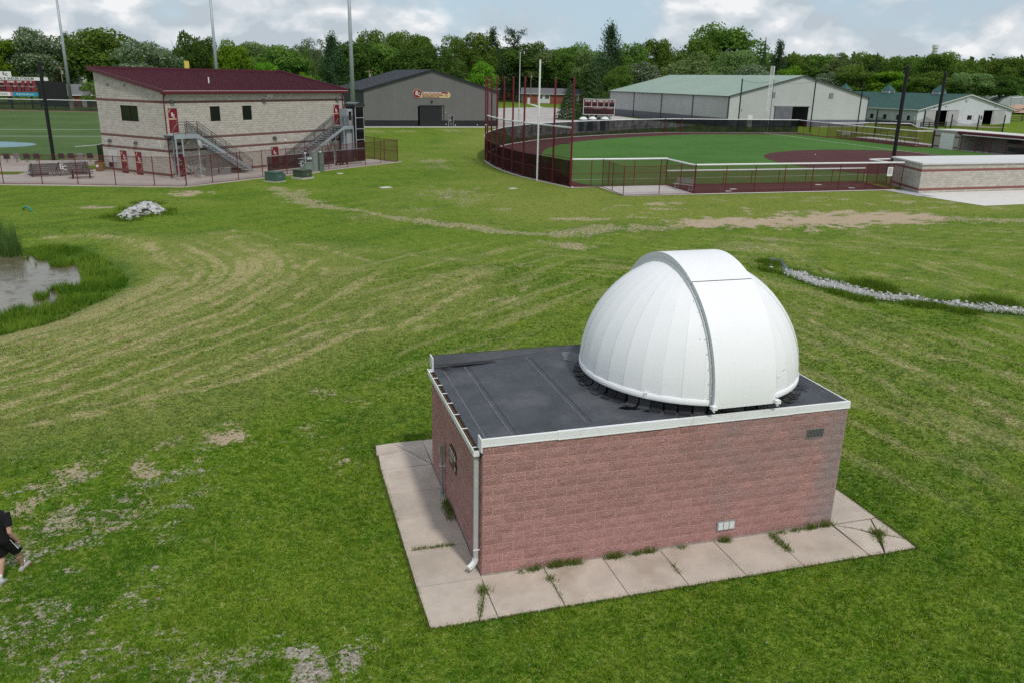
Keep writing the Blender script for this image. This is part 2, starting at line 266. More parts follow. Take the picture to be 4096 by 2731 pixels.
TREES=[
('maple', -73.5, 244.9, 19.6, 13.2, 'wide green maple cut by the image edge beyond the ball field scoreboard'),
('lime', -67.9, 241.1, 17.7, 10.1, 'yellow green maple standing behind the baseball scoreboard'),
('silver', -61.2, 244.8, 19.3, 12.2, 'pale silver green maple rising behind the scoreboard logo'),
('silver', -60.5, 268.5, 16.4, 9.4, 'narrow silver green maple between pale maple and light mast'),
('pine', -61.5, 288.7, 19.4, 5.8, 'dark open pine peeking out behind the first light mast'),
('maple', -47.7, 253.6, 21.1, 21.2, 'biggest dark green maple on the left, behind the block building'),
('maple', -47.9, 316.2, 18.3, 12.8, 'distant green maple in the gap beside the biggest maple'),
('silver', -30.4, 220.7, 16.1, 14.3, 'silver leaved maple behind the left half of the maroon roof'),
('dark', -22.3, 231.5, 20.0, 8.7, 'tall dark oval tree behind the maroon roof'),
('dark', -16.9, 226.8, 17.1, 7.2, 'dark tree right of the tall oval tree and left of the second mast'),
('lime', -10.0, 222.1, 17.4, 9.7, 'bright yellow green tree just right of the second light mast'),
('pale', -4.6, 272.2, 19.0, 11.6, 'pale green tree behind the bright yellow green tree'),
('maple', 2.9, 232.2, 16.6, 15.1, 'spreading green tree behind the right half of the maroon roof'),
('lime', -2.2, 219.2, 12.7, 7.1, 'low bright green tree over the yellow vent of the maroon roof'),
('sparse', 15.0, 316.7, 24.1, 10.6, 'tall thin leaved tree showing sky, left of the third mast'),
('pine', 16.2, 236.5, 19.4, 9.1, 'open pine with a bare trunk left of the third light mast'),
('dark', 22.5, 246.0, 20.0, 14.3, 'round dark tree directly right of the third light mast'),
('lime', 7.7, 222.0, 9.7, 4.9, 'small light green bush tree beside the far brick chimney house'),
('maple', 37.5, 314.7, 25.3, 12.1, 'tall green tree far behind the left slope of the dark grey roof'),
('maple', 45.1, 313.7, 25.8, 13.9, 'tall tree above the left slope of the dark grey roof'),
('maple', 49.9, 292.6, 24.4, 14.0, 'tall dense tree just left of the grey gable peak'),
('maple', 33.0, 249.7, 18.5, 15.4, 'broad tree close behind the dark grey roof'),
('dark', 44.9, 237.6, 18.4, 18.9, 'broad dark tree directly behind the grey gable peak'),
('maple', 68.0, 309.4, 23.9, 10.5, 'tall tree right of the grey gable peak'),
('maple', 73.7, 297.8, 26.0, 11.9, 'tall green tree behind the yellow green pear tree'),
('pine', 80.5, 301.2, 25.8, 10.4, 'ragged pine right of the yellow green pear tree'),
('lime', 49.8, 195.6, 13.8, 7.6, 'bright yellow green conical pear tree beside the grey building'),
('cedar', 96.1, 324.9, 29.7, 9.8, 'tall tree with flat layered branches above the maroon net posts'),
('dark', 97.8, 324.4, 21.9, 28.2, 'big dark spreading tree behind the silver flagpole'),
('pale', 107.7, 321.3, 23.8, 15.0, 'pale feathery tree right of the flagpole'),
('maple', 119.9, 317.0, 23.2, 16.8, 'green tree behind the brick ranch house'),
('dark', 114.8, 318.8, 17.2, 19.7, 'round dark green maple over the brick ranch house'),
('maple', 107.2, 321.4, 9.5, 13.1, 'low tree shading the two storey brick house'),
('pine', 108.8, 254.7, 25.9, 11.5, 'tallest dark pine left of the green roofed barn'),
('spruce', 72.5, 177.7, 13.6, 10.3, 'drooping dark green conifer left of the softball scoreboard'),
('spruce', 65.7, 174.9, 8.9, 7.2, 'small dense blue green spruce in front of the ranch house'),
('pale', 117.6, 294.3, 20.8, 14.0, 'pale green tree between round maple and tallest pine'),
('maple', 119.8, 260.8, 21.3, 14.2, 'green tree right of the tallest pine'),
('maple', 130.9, 266.7, 24.4, 13.0, 'tall green tree above the far end of the barn roof'),
('silver', 105.7, 223.3, 14.8, 12.3, 'silvery shrub tree behind the low end of the barn roof'),
('sparse', 145.4, 281.8, 23.0, 13.8, 'thin pale topped tree above the barn roof'),
('pale', 123.1, 225.8, 17.8, 15.5, 'light green willow like tree behind the barn roof'),
('maple', 160.9, 273.5, 29.5, 25.6, 'highest broad crown on the skyline above the barn roof'),
('maple', 149.2, 268.6, 23.9, 16.6, 'left shoulder tree of the highest skyline crown'),
('pale', 145.8, 236.0, 19.9, 13.4, 'feathery pale tree below the highest skyline crown'),
('silver', 130.9, 204.1, 13.9, 10.4, 'white flowering tree behind the middle of the barn roof'),
('spruce', 163.3, 248.6, 25.0, 5.4, 'slender pointed spruce right of the highest crown'),
('pine', 173.0, 254.3, 22.9, 7.1, 'dark pine beside the slender pointed spruce'),
('maple', 190.2, 266.8, 19.7, 13.7, 'green tree behind the tall white foul pole screen'),
('lime', 159.8, 227.0, 14.8, 10.3, 'light green tree right of the white foul pole screen'),
('maple', 196.3, 262.5, 20.6, 13.6, 'tree on the skyline above the barn gable peak'),
('silver', 169.2, 220.3, 13.0, 10.1, 'white blossomed bush tree right of the barn gable peak'),
('pale', 196.6, 249.8, 20.0, 13.1, 'feathery pale tree on the skyline right of the barn gable'),
('maple', 203.4, 244.5, 20.3, 12.9, 'tree above the hidden cupola of the stable'),
('maple', 175.4, 215.7, 15.1, 12.8, 'broad tree close behind the barn right eave'),
('spruce', 198.8, 235.4, 20.4, 5.6, 'twin topped spruce on the skyline above the stable'),
('maple', 211.2, 238.0, 18.9, 11.1, 'tree left of the tall black net pole'),
('lime', 183.2, 209.3, 13.9, 15.4, 'light green tree behind the left stable cupola'),
('maple', 219.0, 237.8, 19.7, 12.8, 'green tree just left of the far smokestack'),
('maple', 206.7, 215.3, 20.0, 13.2, 'tall tree standing below the far smokestack'),
('maple', 191.4, 202.1, 13.4, 13.8, 'tree close behind the right stable cupola'),
('maple', 218.7, 217.7, 17.4, 12.0, 'rounded tree right of the far smokestack'),
('maple', 230.2, 220.4, 18.5, 12.2, 'tree on the right skyline above the stable gable'),
('pale', 199.9, 194.1, 13.5, 12.1, 'pale tree with visible stems behind the stable gable'),
('maple', 235.1, 215.4, 19.1, 13.6, 'tall tree near the right image edge'),
('dark', 205.5, 188.5, 13.0, 11.9, 'dark tree behind the plastic greenhouse'),
('maple', 232.5, 203.6, 18.0, 13.0, 'tree cut by the right image edge'),
('maple', 236.8, 198.8, 18.8, 15.6, 'tree beyond the right image edge of the far wood'),
('bush', -42.3, 205.8, 7.1, 4.8, 'small round green sapling behind the outfield fence by the block building'),
('dark', 40.5, 218.1, 9.8, 8.7, 'dark tree half hidden by the grey roof right slope'),
('maple', 16.5, 248.5, 10.6, 8.2, 'low green tree behind the pine trunk near the third mast'),
('maple', 106.3, 330.2, 19.8, 11.5, 'far green tree between flagpole and white foul pole'),
('maple', 98.4, 221.1, 13.4, 9.4, 'bushy tree between the conifer and the barn eave'),
('dark', 156.2, 229.4, 12.1, 8.8, 'dark bushes behind the barn ridge near the foul pole screen'),
('bush', 193.9, 213.3, 10.2, 10.1, 'undergrowth shrub between the two right stable cupolas'),
('bush', 202.6, 205.4, 9.8, 11.3, 'undergrowth shrub right of the stable cupola'),
]
# ------------------------------------------------------------------ terrain
SWC = [((a[0]+b[0])/2, (a[1]+b[1])/2) for a, b in zip(SWT, SWB)]
PAVE = (-1.24, 8.74, -1.26, 6.2)
def hfun(P):
    P = np.asarray(P, float)
    x, y = P[:, 0], P[:, 1]
    z = np.zeros(len(P)); near = (y < 60) & (np.abs(x) < 90)
    if near.any():
        Q = P[near]; w = sstep(46, 42, Q[:, 1])*sstep(50, 45, Q[:, 0])
        zz = w*((fbm(Q, 0.35, 3)-0.5)*0.16 + (fbm(Q, 2.2, 2, 5.0)-0.5)*0.05)
        inp = inside(Q, POND); dp = poly_dist(Q, POND, True); sd = np.where(inp, -dp, dp)
        bank = sstep(5.5, -0.3, sd); zz = zz*(1-bank*0.7) - 0.62*bank - 0.5*sstep(0, -4, sd)
        ds = poly_dist(Q, SWC); zz = zz - 0.20*np.exp(-(ds/1.1)**2) - 0.12*np.exp(-(ds/4.0)**2)
        dx = np.maximum(np.maximum(PAVE[0]-Q[:, 0], Q[:, 0]-PAVE[1]), 0); dy = np.maximum(np.maximum(PAVE[2]-Q[:, 1], Q[:, 1]-PAVE[3]), 0)
        dpv = np.hypot(dx, dy); f = sstep(0.0, 2.0, dpv); zz = zz*f - 0.035*(1-f)
        z[near] = zz
    d = np.hypot(x+3.3, y+12.8)
    z += 4.2*sstep(240, 292, d)*sstep(150, 185, x)
    return z

def masks(P):
    P = np.asarray(P, float); n = len(P); x, y = P[:, 0], P[:, 1]
    hay = np.zeros(n); dirt = np.zeros(n); grav = np.zeros(n); lush = np.zeros(n); dry = np.zeros(n); dark = np.zeros(n)
    near = (np.abs(x-8) < 62) & (y < 190) & (y > -40)
    Q = P[near]
    wob = (fbm(Q, 1.1, 3, 9.0)-0.5); fine = fbm(Q, 3.1, 3, 31.0); co = fbm(Q, 0.45, 3, 77.0)
    h = np.zeros(len(Q))
    for amp, pl in HAY:
        d = poly_dist(Q, pl); dd = np.abs(d + wob*0.55)
        ln = 1.7*amp*np.exp(-(dd/0.13)**2)*np.clip((fine-0.26)*3.0, 0, 1.2)
        br = amp*0.32*np.exp(-(d/1.1)**2)*np.clip((co-0.28)*3, 0, 1)
        h = np.maximum(h, np.maximum(ln, br))
    # fine concentric streaks of cut grass between the swaths round the pond
    tx = Q[:, 0]*0.80 + Q[:, 1]*0.60; ty = -Q[:, 0]*0.60 + Q[:, 1]*0.80
    dl_ = np.stack([poly_dist(Q, HAY[i][1]) for i in range(8)], 1); i0 = dl_.argmin(1); ar = np.arange(len(Q)); dm0 = dl_[ar, i0]
    dlo = np.where(i0 > 0, dl_[ar, np.maximum(i0-1, 0)], 1e9); dhi = np.where(i0 < 7, dl_[ar, np.minimum(i0+1, 7)], 1e9); j0 = np.where(dlo < dhi, i0-1, i0+1); dj = np.minimum(dlo, dhi)
    row = (i0*dj + j0*dm0)/np.maximum(dm0+dj, 1e-6); swz = sstep(2.6, 0.6, np.minimum(dm0, dj*.5))*sstep(44, 37, Q[:, 1])
    st = fbm(np.c_[row*5.2 + wob*.8, (Q[:, 0]-Q[:, 1])*0.16], 1.0, 3, 51.0); h = np.maximum(h, 0.85*swz*sstep(0.50, 0.68, st))
    h = np.maximum(h, 0.12*swz)
    # streaks on the right side and behind, running down the slope
    cr = np.where(Q[:, 1] > 22, Q[:, 0]*0.55+Q[:, 1]*0.83, Q[:, 0]+0.12*Q[:, 1]); al = np.where(Q[:, 1] > 22, -Q[:, 0]*0.83+Q[:, 1]*0.55, Q[:, 1])
    rz_ = sstep(8.6, 11, Q[:, 0])*sstep(33, 29, Q[:, 1])*sstep(-2, 3, Q[:, 1]); st2 = fbm(np.c_[cr*2.8 + wob*.9, al*0.3], 1.0, 3, 61.0); h = np.maximum(h, 0.42*rz_*sstep(0.52, 0.72, st2))
    mz_ = sstep(-3, 1, Q[:, 0])*sstep(13, 9, Q[:, 0])*sstep(9, 13, Q[:, 1])*sstep(34, 28, Q[:, 1]); st3 = fbm(np.c_[(Q[:, 0]*-.62+Q[:, 1]*.78)*2.6 + wob*.9, (Q[:, 0]*.78+Q[:, 1]*.62)*.2], 1.0, 3, 71.0); h = np.maximum(h, 0.42*mz_*sstep(0.52, 0.74, st3))
    hay[near] = np.clip(h, 0, 1)
    dm = np.zeros(len(Q)); tr = np.array(TRACK)
    for a, b in zip(tr, tr[1:]):
        dv = b[:2]-a[:2]; t = np.clip(((Q-a[:2])@dv)/(dv@dv), 0, 1); dd = np.hypot(*(Q-(a[:2]+t[:, None]*dv)).T); w = (a[2]+(b[2]-a[2])*t)*(1.5 if a[0] > 2.5 else .9)
        k_ = np.where(w < 1.7, .47, .74); dm = np.maximum(dm, k_*sstep(1.5, 0.3, dd/w + wob*1.9 + (fine-0.5)*1.6))
    for cx, cy, r, a in BARE:
        r = r*(.72 if cy < 12 else .9)
        dd = np.hypot((Q[:, 0]-cx), (Q[:, 1]-cy)*0.8)/r
        dm = np.maximum(dm, a*.72*sstep(1.25, 0.3, dd + wob*1.5 + (fine-0.5)*1.6))
    # sparse worn ground around the track and on the ball field side
    far = sstep(34, 38, Q[:, 1])*sstep(5, 14, Q[:, 0]-0.2*(Q[:, 1]-36))
    dm = np.maximum(dm, 0.5*far*sstep(0.56, 0.74, fbm(np.c_[Q[:, 0]*0.55, Q[:, 1]*0.9], 1.0, 4, 13.0))*sstep(49, 44, Q[:, 1]))
    dirt[near] = dm
    gm = np.zeros(len(Q))
    for cx, cy, r, a in GRAVEL:
        dd = np.hypot(Q[:, 0]-cx, Q[:, 1]-cy)/max(r, 0.01)
        gm = np.maximum(gm, (a*.54 if a < 1 else .74)*sstep(1.4, 0.2, dd + wob*1.7 + (fine-0.5)*2.0))
    zone = sstep(-4.2, -6.5, Q[:, 0]-0.25*(Q[:, 1]-2))*sstep(10, 6, Q[:, 1]); zone = np.maximum(zone, sstep(-0.5, -2.6, Q[:, 1])*sstep(-1.6, -3.2, Q[:, 0]))
    spk = fbm(np.c_[Q[:, 0]*1.6+Q[:, 1]*0.8, Q[:, 1]*2.2-Q[:, 0]*0.5], 1.0, 4, 3.0)
    gm = np.maximum(gm, zone*0.48*sstep(0.50, 0.66, spk))
    grav[near] = gm
    inp = inside(Q, LUSH); dl = poly_dist(Q, LUSH, True); lush[near] = np.where(inp, 1.0, sstep(0.9, 0, dl + wob))
    lush[near] = np.maximum(lush[near], 0.8*np.exp(-(np.maximum(poly_dist(Q, SWC)-0.9, 0)/0.7)**2))
    dry[near] = np.clip(far*0.8 + 0.9*sstep(0.5, 0.72, fbm(Q, 0.22, 3, 44.0))*sstep(4, 12, Q[:, 1])*0.6, 0, 1)
    dry[near] = np.maximum(dry[near], np.clip(swz*(.35+.9*co), 0, 1)); dry[near] = np.maximum(dry[near], .6*np.maximum(mz_, rz_*.7)*co); dark[near] = .85*swz*sstep(.50, .36, st) + (1-swz)*sstep(0.48, 0.68, fbm(np.c_[tx*0.35, ty*0.9], 1.0, 3, 91.0))
    A = np.stack([hay, dirt, grav], 1); B = np.stack([lush, dry, dark], 1)
    return A, B

def axis(segs):
    out = [segs[0][0]]
    for a, b, s in segs:
        n = max(1, int(round((b-a)/s))); out += list(np.linspace(a, b, n+1)[1:])
    return np.array(out)
GX = axis([(-2600, -600, 250), (-600, -160, 44), (-160, -60, 10), (-60, -30, 2.0), (-30, -14, 0.5), (-14, 16, 0.16), (16, 34, 0.25), (34, 60, 0.8), (60, 120, 5), (120, 420, 15), (420, 2600, 250)])
GY = axis([(-400, -60, 60), (-60, -14, 4), (-14, -6, 0.6), (-6, 30, 0.16), (30, 58, 0.33), (58, 100, 1.5), (100, 160, 5), (160, 420, 13), (420, 2600, 250)])

def grass_node_material():
    m = bpy.data.materials.new('lawn'); m.use_nodes = True; nt = m.node_tree; N = nt.nodes; L = nt.links; b = N['Principled BSDF']
    b.inputs['Roughness'].default_value = 0.95; b.inputs['Specular IOR Level'].default_value = 0.08
    geo = N.new('ShaderNodeNewGeometry'); pos = geo.outputs['Position']
    def attr(nm):
        a = N.new('ShaderNodeAttribute'); a.attribute_name = nm; s = N.new('ShaderNodeSeparateColor'); L.new(a.outputs['Color'], s.inputs[0]); return s.outputs
    hay, dirt, grav = attr('mA'); lush, dry, dark = attr('mB')
    def nz(scale, detail=5, rough=0.6, vec=None, dist=0.0):
        n = N.new('ShaderNodeTexNoise'); n.inputs['Scale'].default_value = scale; n.inputs['Detail'].default_value = detail; n.inputs['Roughness'].default_value = rough
        n.inputs['Distortion'].default_value = dist; L.new(vec or pos, n.inputs['Vector']); return n.outputs['Fac']
    def mr(v, a, b_, c=0.0, d=1.0):
        n = N.new('ShaderNodeMapRange'); L.new(v, n.inputs[0])
        for i, q in enumerate((a, b_, c, d)): n.inputs[i+1].default_value = q
        return n.outputs[0]
    def ma(op, a, b_):
        n = N.new('ShaderNodeMath'); n.operation = op
        for i, v in enumerate((a, b_)):
            if isinstance(v, (int, float)): n.inputs[i].default_value = v
            else: L.new(v, n.inputs[i])
        return n.outputs[0]
    def mix(f, a, c):
        n = N.new('ShaderNodeMix'); n.data_type = 'RGBA'
        for i, v in ((0, f), (6, a), (7, c)):
            if isinstance(v, tuple): n.inputs[i].default_value = (*v, 1)
            elif isinstance(v, (int, float)): n.inputs[i].default_value = v
            else: L.new(v, n.inputs[i])
        return n.outputs[2]
    f5 = nz(2.3, 7, 0.78); f6 = nz(11, 5, .7); f1 = nz(28, 6, 0.7); f2 = nz(5.5, 5, 0.65); f3 = nz(0.7, 5, 0.6); f4 = nz(90, 3, 0.6)
    c = mix(mr(f3, 0.35, 0.65), (0.115, 0.232, 0.014), (0.185, 0.268, 0.024))
    c = mix(ma('MULTIPLY', dark, 0.75), c, (0.058, 0.155, 0.012))
    c = mix(mr(f2, 0.42, 0.68, 0.0, 0.75), c, (0.235, 0.315, 0.034))
    c = mix(ma('MULTIPLY', dry, 0.72), c, (0.31, 0.34, 0.075))
    c = mix(lush, c, (0.075, 0.16, 0.02))
    c = mix(mr(f5, 0.36, 0.50, 0.75, 0.0), c, (0.045, 0.105, 0.009)); c = mix(mr(f5, 0.54, 0.66, 0.0, 0.65), c, (0.27, 0.31, 0.05))
    c = mix(mr(f6, 0.36, 0.50, 0.72, 0.0), c, (0.030, 0.066, 0.007)); c = mix(mr(f6, 0.54, 0.70, 0.0, 0.5), c, (0.30, 0.35, 0.07))
    c = mix(mr(f1, 0.38, 0.54, 0.7, 0.0), c, (0.024, 0.048, 0.005))
    c = mix(mr(f1, 0.56, 0.75, 0.0, 0.5), c, (0.29, 0.33, 0.06))
    # cut hay, breaking up into straws
    hf = ma('MULTIPLY', hay, mr(ma('ADD', ma('MULTIPLY', f1, 0.3), ma('ADD', ma('MULTIPLY', f6, 0.4), ma('MULTIPLY', f2, 0.3))), 0.42, 0.56, 0.05, 1.35)); hf = ma('MINIMUM', hf, 1.0)
    c = mix(hf, c, mix(mr(f2, 0.35, 0.65), (0.47, 0.375, 0.205), (0.42, 0.375, 0.18)))
    # soil
    df = ma('ADD', dirt, ma('MULTIPLY', ma('SUBTRACT', f2, 0.5), 1.5)); df = ma('ADD', df, ma('MULTIPLY', ma('SUBTRACT', f1, 0.5), 0.9)); df = ma('ADD', df, ma('MULTIPLY', ma('SUBTRACT', nz(12, 4, .6), 0.5), 1.3)); df = mr(df, 0.38, 0.58)
    c = mix(df, c, mix(mr(f1, 0.3, 0.7), (0.36, 0.265, 0.175), (0.55, 0.445, 0.325)))
    # gravel
    vo = N.new('ShaderNodeTexVoronoi'); vo.inputs['Scale'].default_value = 26; L.new(pos, vo.inputs['Vector']); sv = N.new('ShaderNodeSeparateColor'); L.new(vo.outputs['Color'], sv.inputs[0])
    stone = mix(sv.outputs[0], (0.19, 0.165, 0.13), (0.62, 0.57, 0.50)); stone = mix(mr(f2, 0.4, 0.6, 0.0, 0.45), stone, (0.30, 0.25, 0.18))
    gf = ma('ADD', grav, ma('MULTIPLY', ma('SUBTRACT', f2, 0.5), 1.8)); gf = ma('ADD', gf, ma('MULTIPLY', ma('SUBTRACT', f1, 0.5), 1.3)); gf = ma('ADD', gf, ma('MULTIPLY', ma('SUBTRACT', nz(13, 4, .6), 0.5), 1.6)); gf = mr(gf, 0.46, 0.62)
    c = mix(gf, c, stone)
    # clover heads
    fl = N.new('ShaderNodeTexVoronoi'); fl.inputs['Scale'].default_value = 5.0; L.new(pos, fl.inputs['Vector'])
    ff = ma('MULTIPLY', mr(fl.outputs['Distance'], 0.10, 0.06), mr(nz(0.5, 3), 0.5, 0.62)); ff = ma('MULTIPLY', ff, 0.55)
    c = mix(ff, c, (0.55, 0.55, 0.48))
    L.new(c, b.inputs['Base Color'])
    bp = N.new('ShaderNodeBump'); bp.inputs['Distance'].default_value = 0.05; bp.inputs['Strength'].default_value = 1.0
    L.new(ma('ADD', ma('MULTIPLY', f1, 0.8), ma('ADD', ma('MULTIPLY', f2, 1.2), ma('MULTIPLY', hay, 0.8))), bp.inputs['Height']); L.new(bp.outputs[0], b.inputs['Normal'])
    return m
M_LAWN = grass_node_material()
def build_ground():
    X, Y = np.meshgrid(GX, GY); P = np.c_[X.ravel(), Y.ravel()]; z = hfun(P); A, B = masks(P)
    nx, ny = len(GX), len(GY); i = np.arange(nx*ny).reshape(ny, nx)
    F = np.stack([i[:-1, :-1], i[:-1, 1:], i[1:, 1:], i[1:, :-1]], -1).reshape(-1, 4)
    o = link('ground', np_mesh('ground', np.c_[P, z], F, M_LAWN, True, {'mA': A, 'mB': B})); tag(o, kind='structure')
build_ground()

# ------------------------------------------------------------------ grass blades (uncountable stuff)
def blade_mat():
    m = bpy.data.materials.new('grass_blades'); m.use_nodes = True; nt = m.node_tree; N = nt.nodes; L = nt.links; N.clear()
    o = N.new('ShaderNodeOutputMaterial'); a = N.new('ShaderNodeAttribute'); a.attribute_name = 'Col'
    d = N.new('ShaderNodeBsdfDiffuse'); t = N.new('ShaderNodeBsdfTranslucent'); mx = N.new('ShaderNodeMixShader'); mx.inputs[0].default_value = 0.3
    L.new(a.outputs['Color'], d.inputs[0]); L.new(a.outputs['Color'], t.inputs[0]); L.new(d.outputs[0], mx.inputs[1]); L.new(t.outputs[0], mx.inputs[2]); L.new(mx.outputs[0], o.inputs[0]); return m
M_BLADE = blade_mat()
def blades(P, z, H, W, col, lean=0.6):
    """one bent triangle per point"""
    n = len(P); a = RNG.random(n)*2*np.pi; b = RNG.random(n)*2*np.pi
    dx = np.c_[np.cos(a), np.sin(a)]*W[:, None]*0.5; tip = np.c_[np.cos(b), np.sin(b)]*(H*lean*RNG.random(n))[:, None]
    V = np.empty((n, 3, 3)); V[:, 0, :2] = P-dx; V[:, 1, :2] = P+dx; V[:, 2, :2] = P+tip; V[:, :2, 2] = (z-0.01)[:, None]; V[:, 2, 2] = z+H
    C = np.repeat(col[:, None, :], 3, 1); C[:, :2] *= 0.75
    return V.reshape(-1, 3), np.arange(3*n).reshape(-1, 3), C.reshape(-1, 3)
def grass_colour(P, A, B, n, tone=0.0):
    g1 = np.array([.110, .245, .012]); g2 = np.array([.295, .385, .038]); g3 = np.array([.062, .185, .011]); hy = np.array([.54, .48, .25])
    t = np.clip(fbm(P, 0.6, 3, 3.0)*1.5-0.55 + (fbm(P, 3.2, 3, 14.0)-.5)*1.6+.15 + tone + RNG.normal(0, .12, n), 0, 1)[:, None]; c = g1*(1-t)+g2*t
    dk = (B[:, 2]*0.45)[:, None]; c = c*(1-dk)+g3*dk
    w = np.clip(A[:, 0]*1.5 + (RNG.random(n) < 0.07)*0.7 + B[:, 1]*0.15, 0, 1)[:, None]; c = c*(1-w)+hy*w
    return c*RNG.uniform(.7, 1.3, (n, 1))
def build_grass():
    nc = 230000; Pc = np.c_[RNG.uniform(-12.5, 24, nc), RNG.uniform(-5, 26, nc)]; nbp = 8; n0 = nc*nbp; tone = np.repeat(RNG.normal(0, .30, nc), nbp); P = np.repeat(Pc, nbp, 0)+RNG.normal(0, .026, (n0, 2)); hs = np.repeat(RNG.uniform(.45, 1.5, nc), nbp)
    d = np.repeat(np.hypot(Pc[:, 0]+3.3, Pc[:, 1]+12.8), nbp); keep = np.repeat(RNG.random(nc), nbp) < np.clip((13.5/d)**1.7, 0, 1)
    v = (P[:, 0]+3.3)*0.958-(P[:, 1]+12.8)*0.286; w = (P[:, 0]+3.3)*0.286+(P[:, 1]+12.8)*0.958; keep &= np.abs(v) < w*0.68+1.2
    keep &= ~((P[:, 0] > PAVE[0]-0.01) & (P[:, 0] < PAVE[1]+0.01) & (P[:, 1] > PAVE[2]-0.01) & (P[:, 1] < PAVE[3]+0.01))
    P = P[keep]; tone = tone[keep]; hs = hs[keep]; keep = ~inside(P, POND) & (poly_dist(P, SWC) > 0.85); P = P[keep]; tone = tone[keep]; hs = hs[keep]
    A, B = masks(P); fine = fbm(P, 5.5, 3, 8.0)
    bare = np.clip(np.maximum(A[:, 1], A[:, 2]) + (fine-0.5)*1.3, 0, 1); keep = (RNG.random(len(P)) > sstep(0.35, 0.6, bare)*0.97) ; P, A, B = P[keep], A[keep], B[keep]; tone = tone[keep]; hs = hs[keep]
    n = len(P); z = hfun(P); C = grass_colour(P, A, B, n, tone); cl = RNG.random(n) < 0.45
    tall = fbm(P, 2.6, 3, 21.0); H = RNG.uniform(.03, .08, n)*np.clip(2.6*(tall-.2), .3, 1.6)*hs; W = RNG.uniform(.010, .02, n)
    H = np.where(cl, RNG.uniform(.015, .045, n), H); W = np.where(cl, RNG.uniform(.02, .04, n), W); C[cl] *= np.array([.85, 1.05, .9])
    d = np.hypot(P[:, 0]+3.3, P[:, 1]+12.8); s = np.clip(d/15, 1, 1.9); W *= s
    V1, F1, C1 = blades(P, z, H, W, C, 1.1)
    # white clover heads
    m = 5200; Q = np.c_[RNG.uniform(-12, 20, m), RNG.uniform(-5, 22, m)]; ok = (fbm(Q, 0.5, 3, 66.0) > 0.52) & ~((Q[:, 0] > PAVE[0]) & (Q[:, 0] < PAVE[1]) & (Q[:, 1] > PAVE[2]) & (Q[:, 1] < PAVE[3])); Q = Q[ok]; m = len(Q)
    V2, F2, C2 = blades(Q, hfun(Q)+.02, np.full(m, .025), np.full(m, .022), np.tile([.55, .54, .44], (m, 1)), .9)
    V = np.r_[V1, V2]; F = np.r_[F1, F2+len(V1)]; C = np.r_[C1, C2]
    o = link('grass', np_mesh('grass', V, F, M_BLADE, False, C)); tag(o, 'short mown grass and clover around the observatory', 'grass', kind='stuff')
build_grass()

# ------------------------------------------------------------------ pond with tall grass and reeds
def water_mat():
    m = mat('pond_water', (0.115, 0.098, 0.062), 0.07, 0.25, 0.5, spec=0.5); nt = m.node_tree; N = nt.nodes; L = nt.links; b = N['Principled BSDF']
    geo = N.new('ShaderNodeNewGeometry'); n = N.new('ShaderNodeTexNoise'); n.inputs['Scale'].default_value = 1.6; n.inputs['Detail'].default_value = 7; n.inputs['Roughness'].default_value = .7; L.new(geo.outputs['Position'], n.inputs['Vector'])
    mr = N.new('ShaderNodeMapRange'); mr.inputs[1].default_value = .50; mr.inputs[2].default_value = .68; mr.inputs[3].default_value = 0.06; mr.inputs[4].default_value = 0.6; L.new(n.outputs['Fac'], mr.inputs[0]); L.new(mr.outputs[0], b.inputs['Roughness'])
    bp = N.new('ShaderNodeBump'); bp.inputs['Distance'].default_value = .01; n2 = N.new('ShaderNodeTexNoise'); n2.inputs['Scale'].default_value = 5; n2.inputs['Detail'].default_value = 3; L.new(geo.outputs['Position'], n2.inputs['Vector']); L.new(n2.outputs['Fac'], bp.inputs['Height']); L.new(bp.outputs[0], b.inputs['Normal']); return m
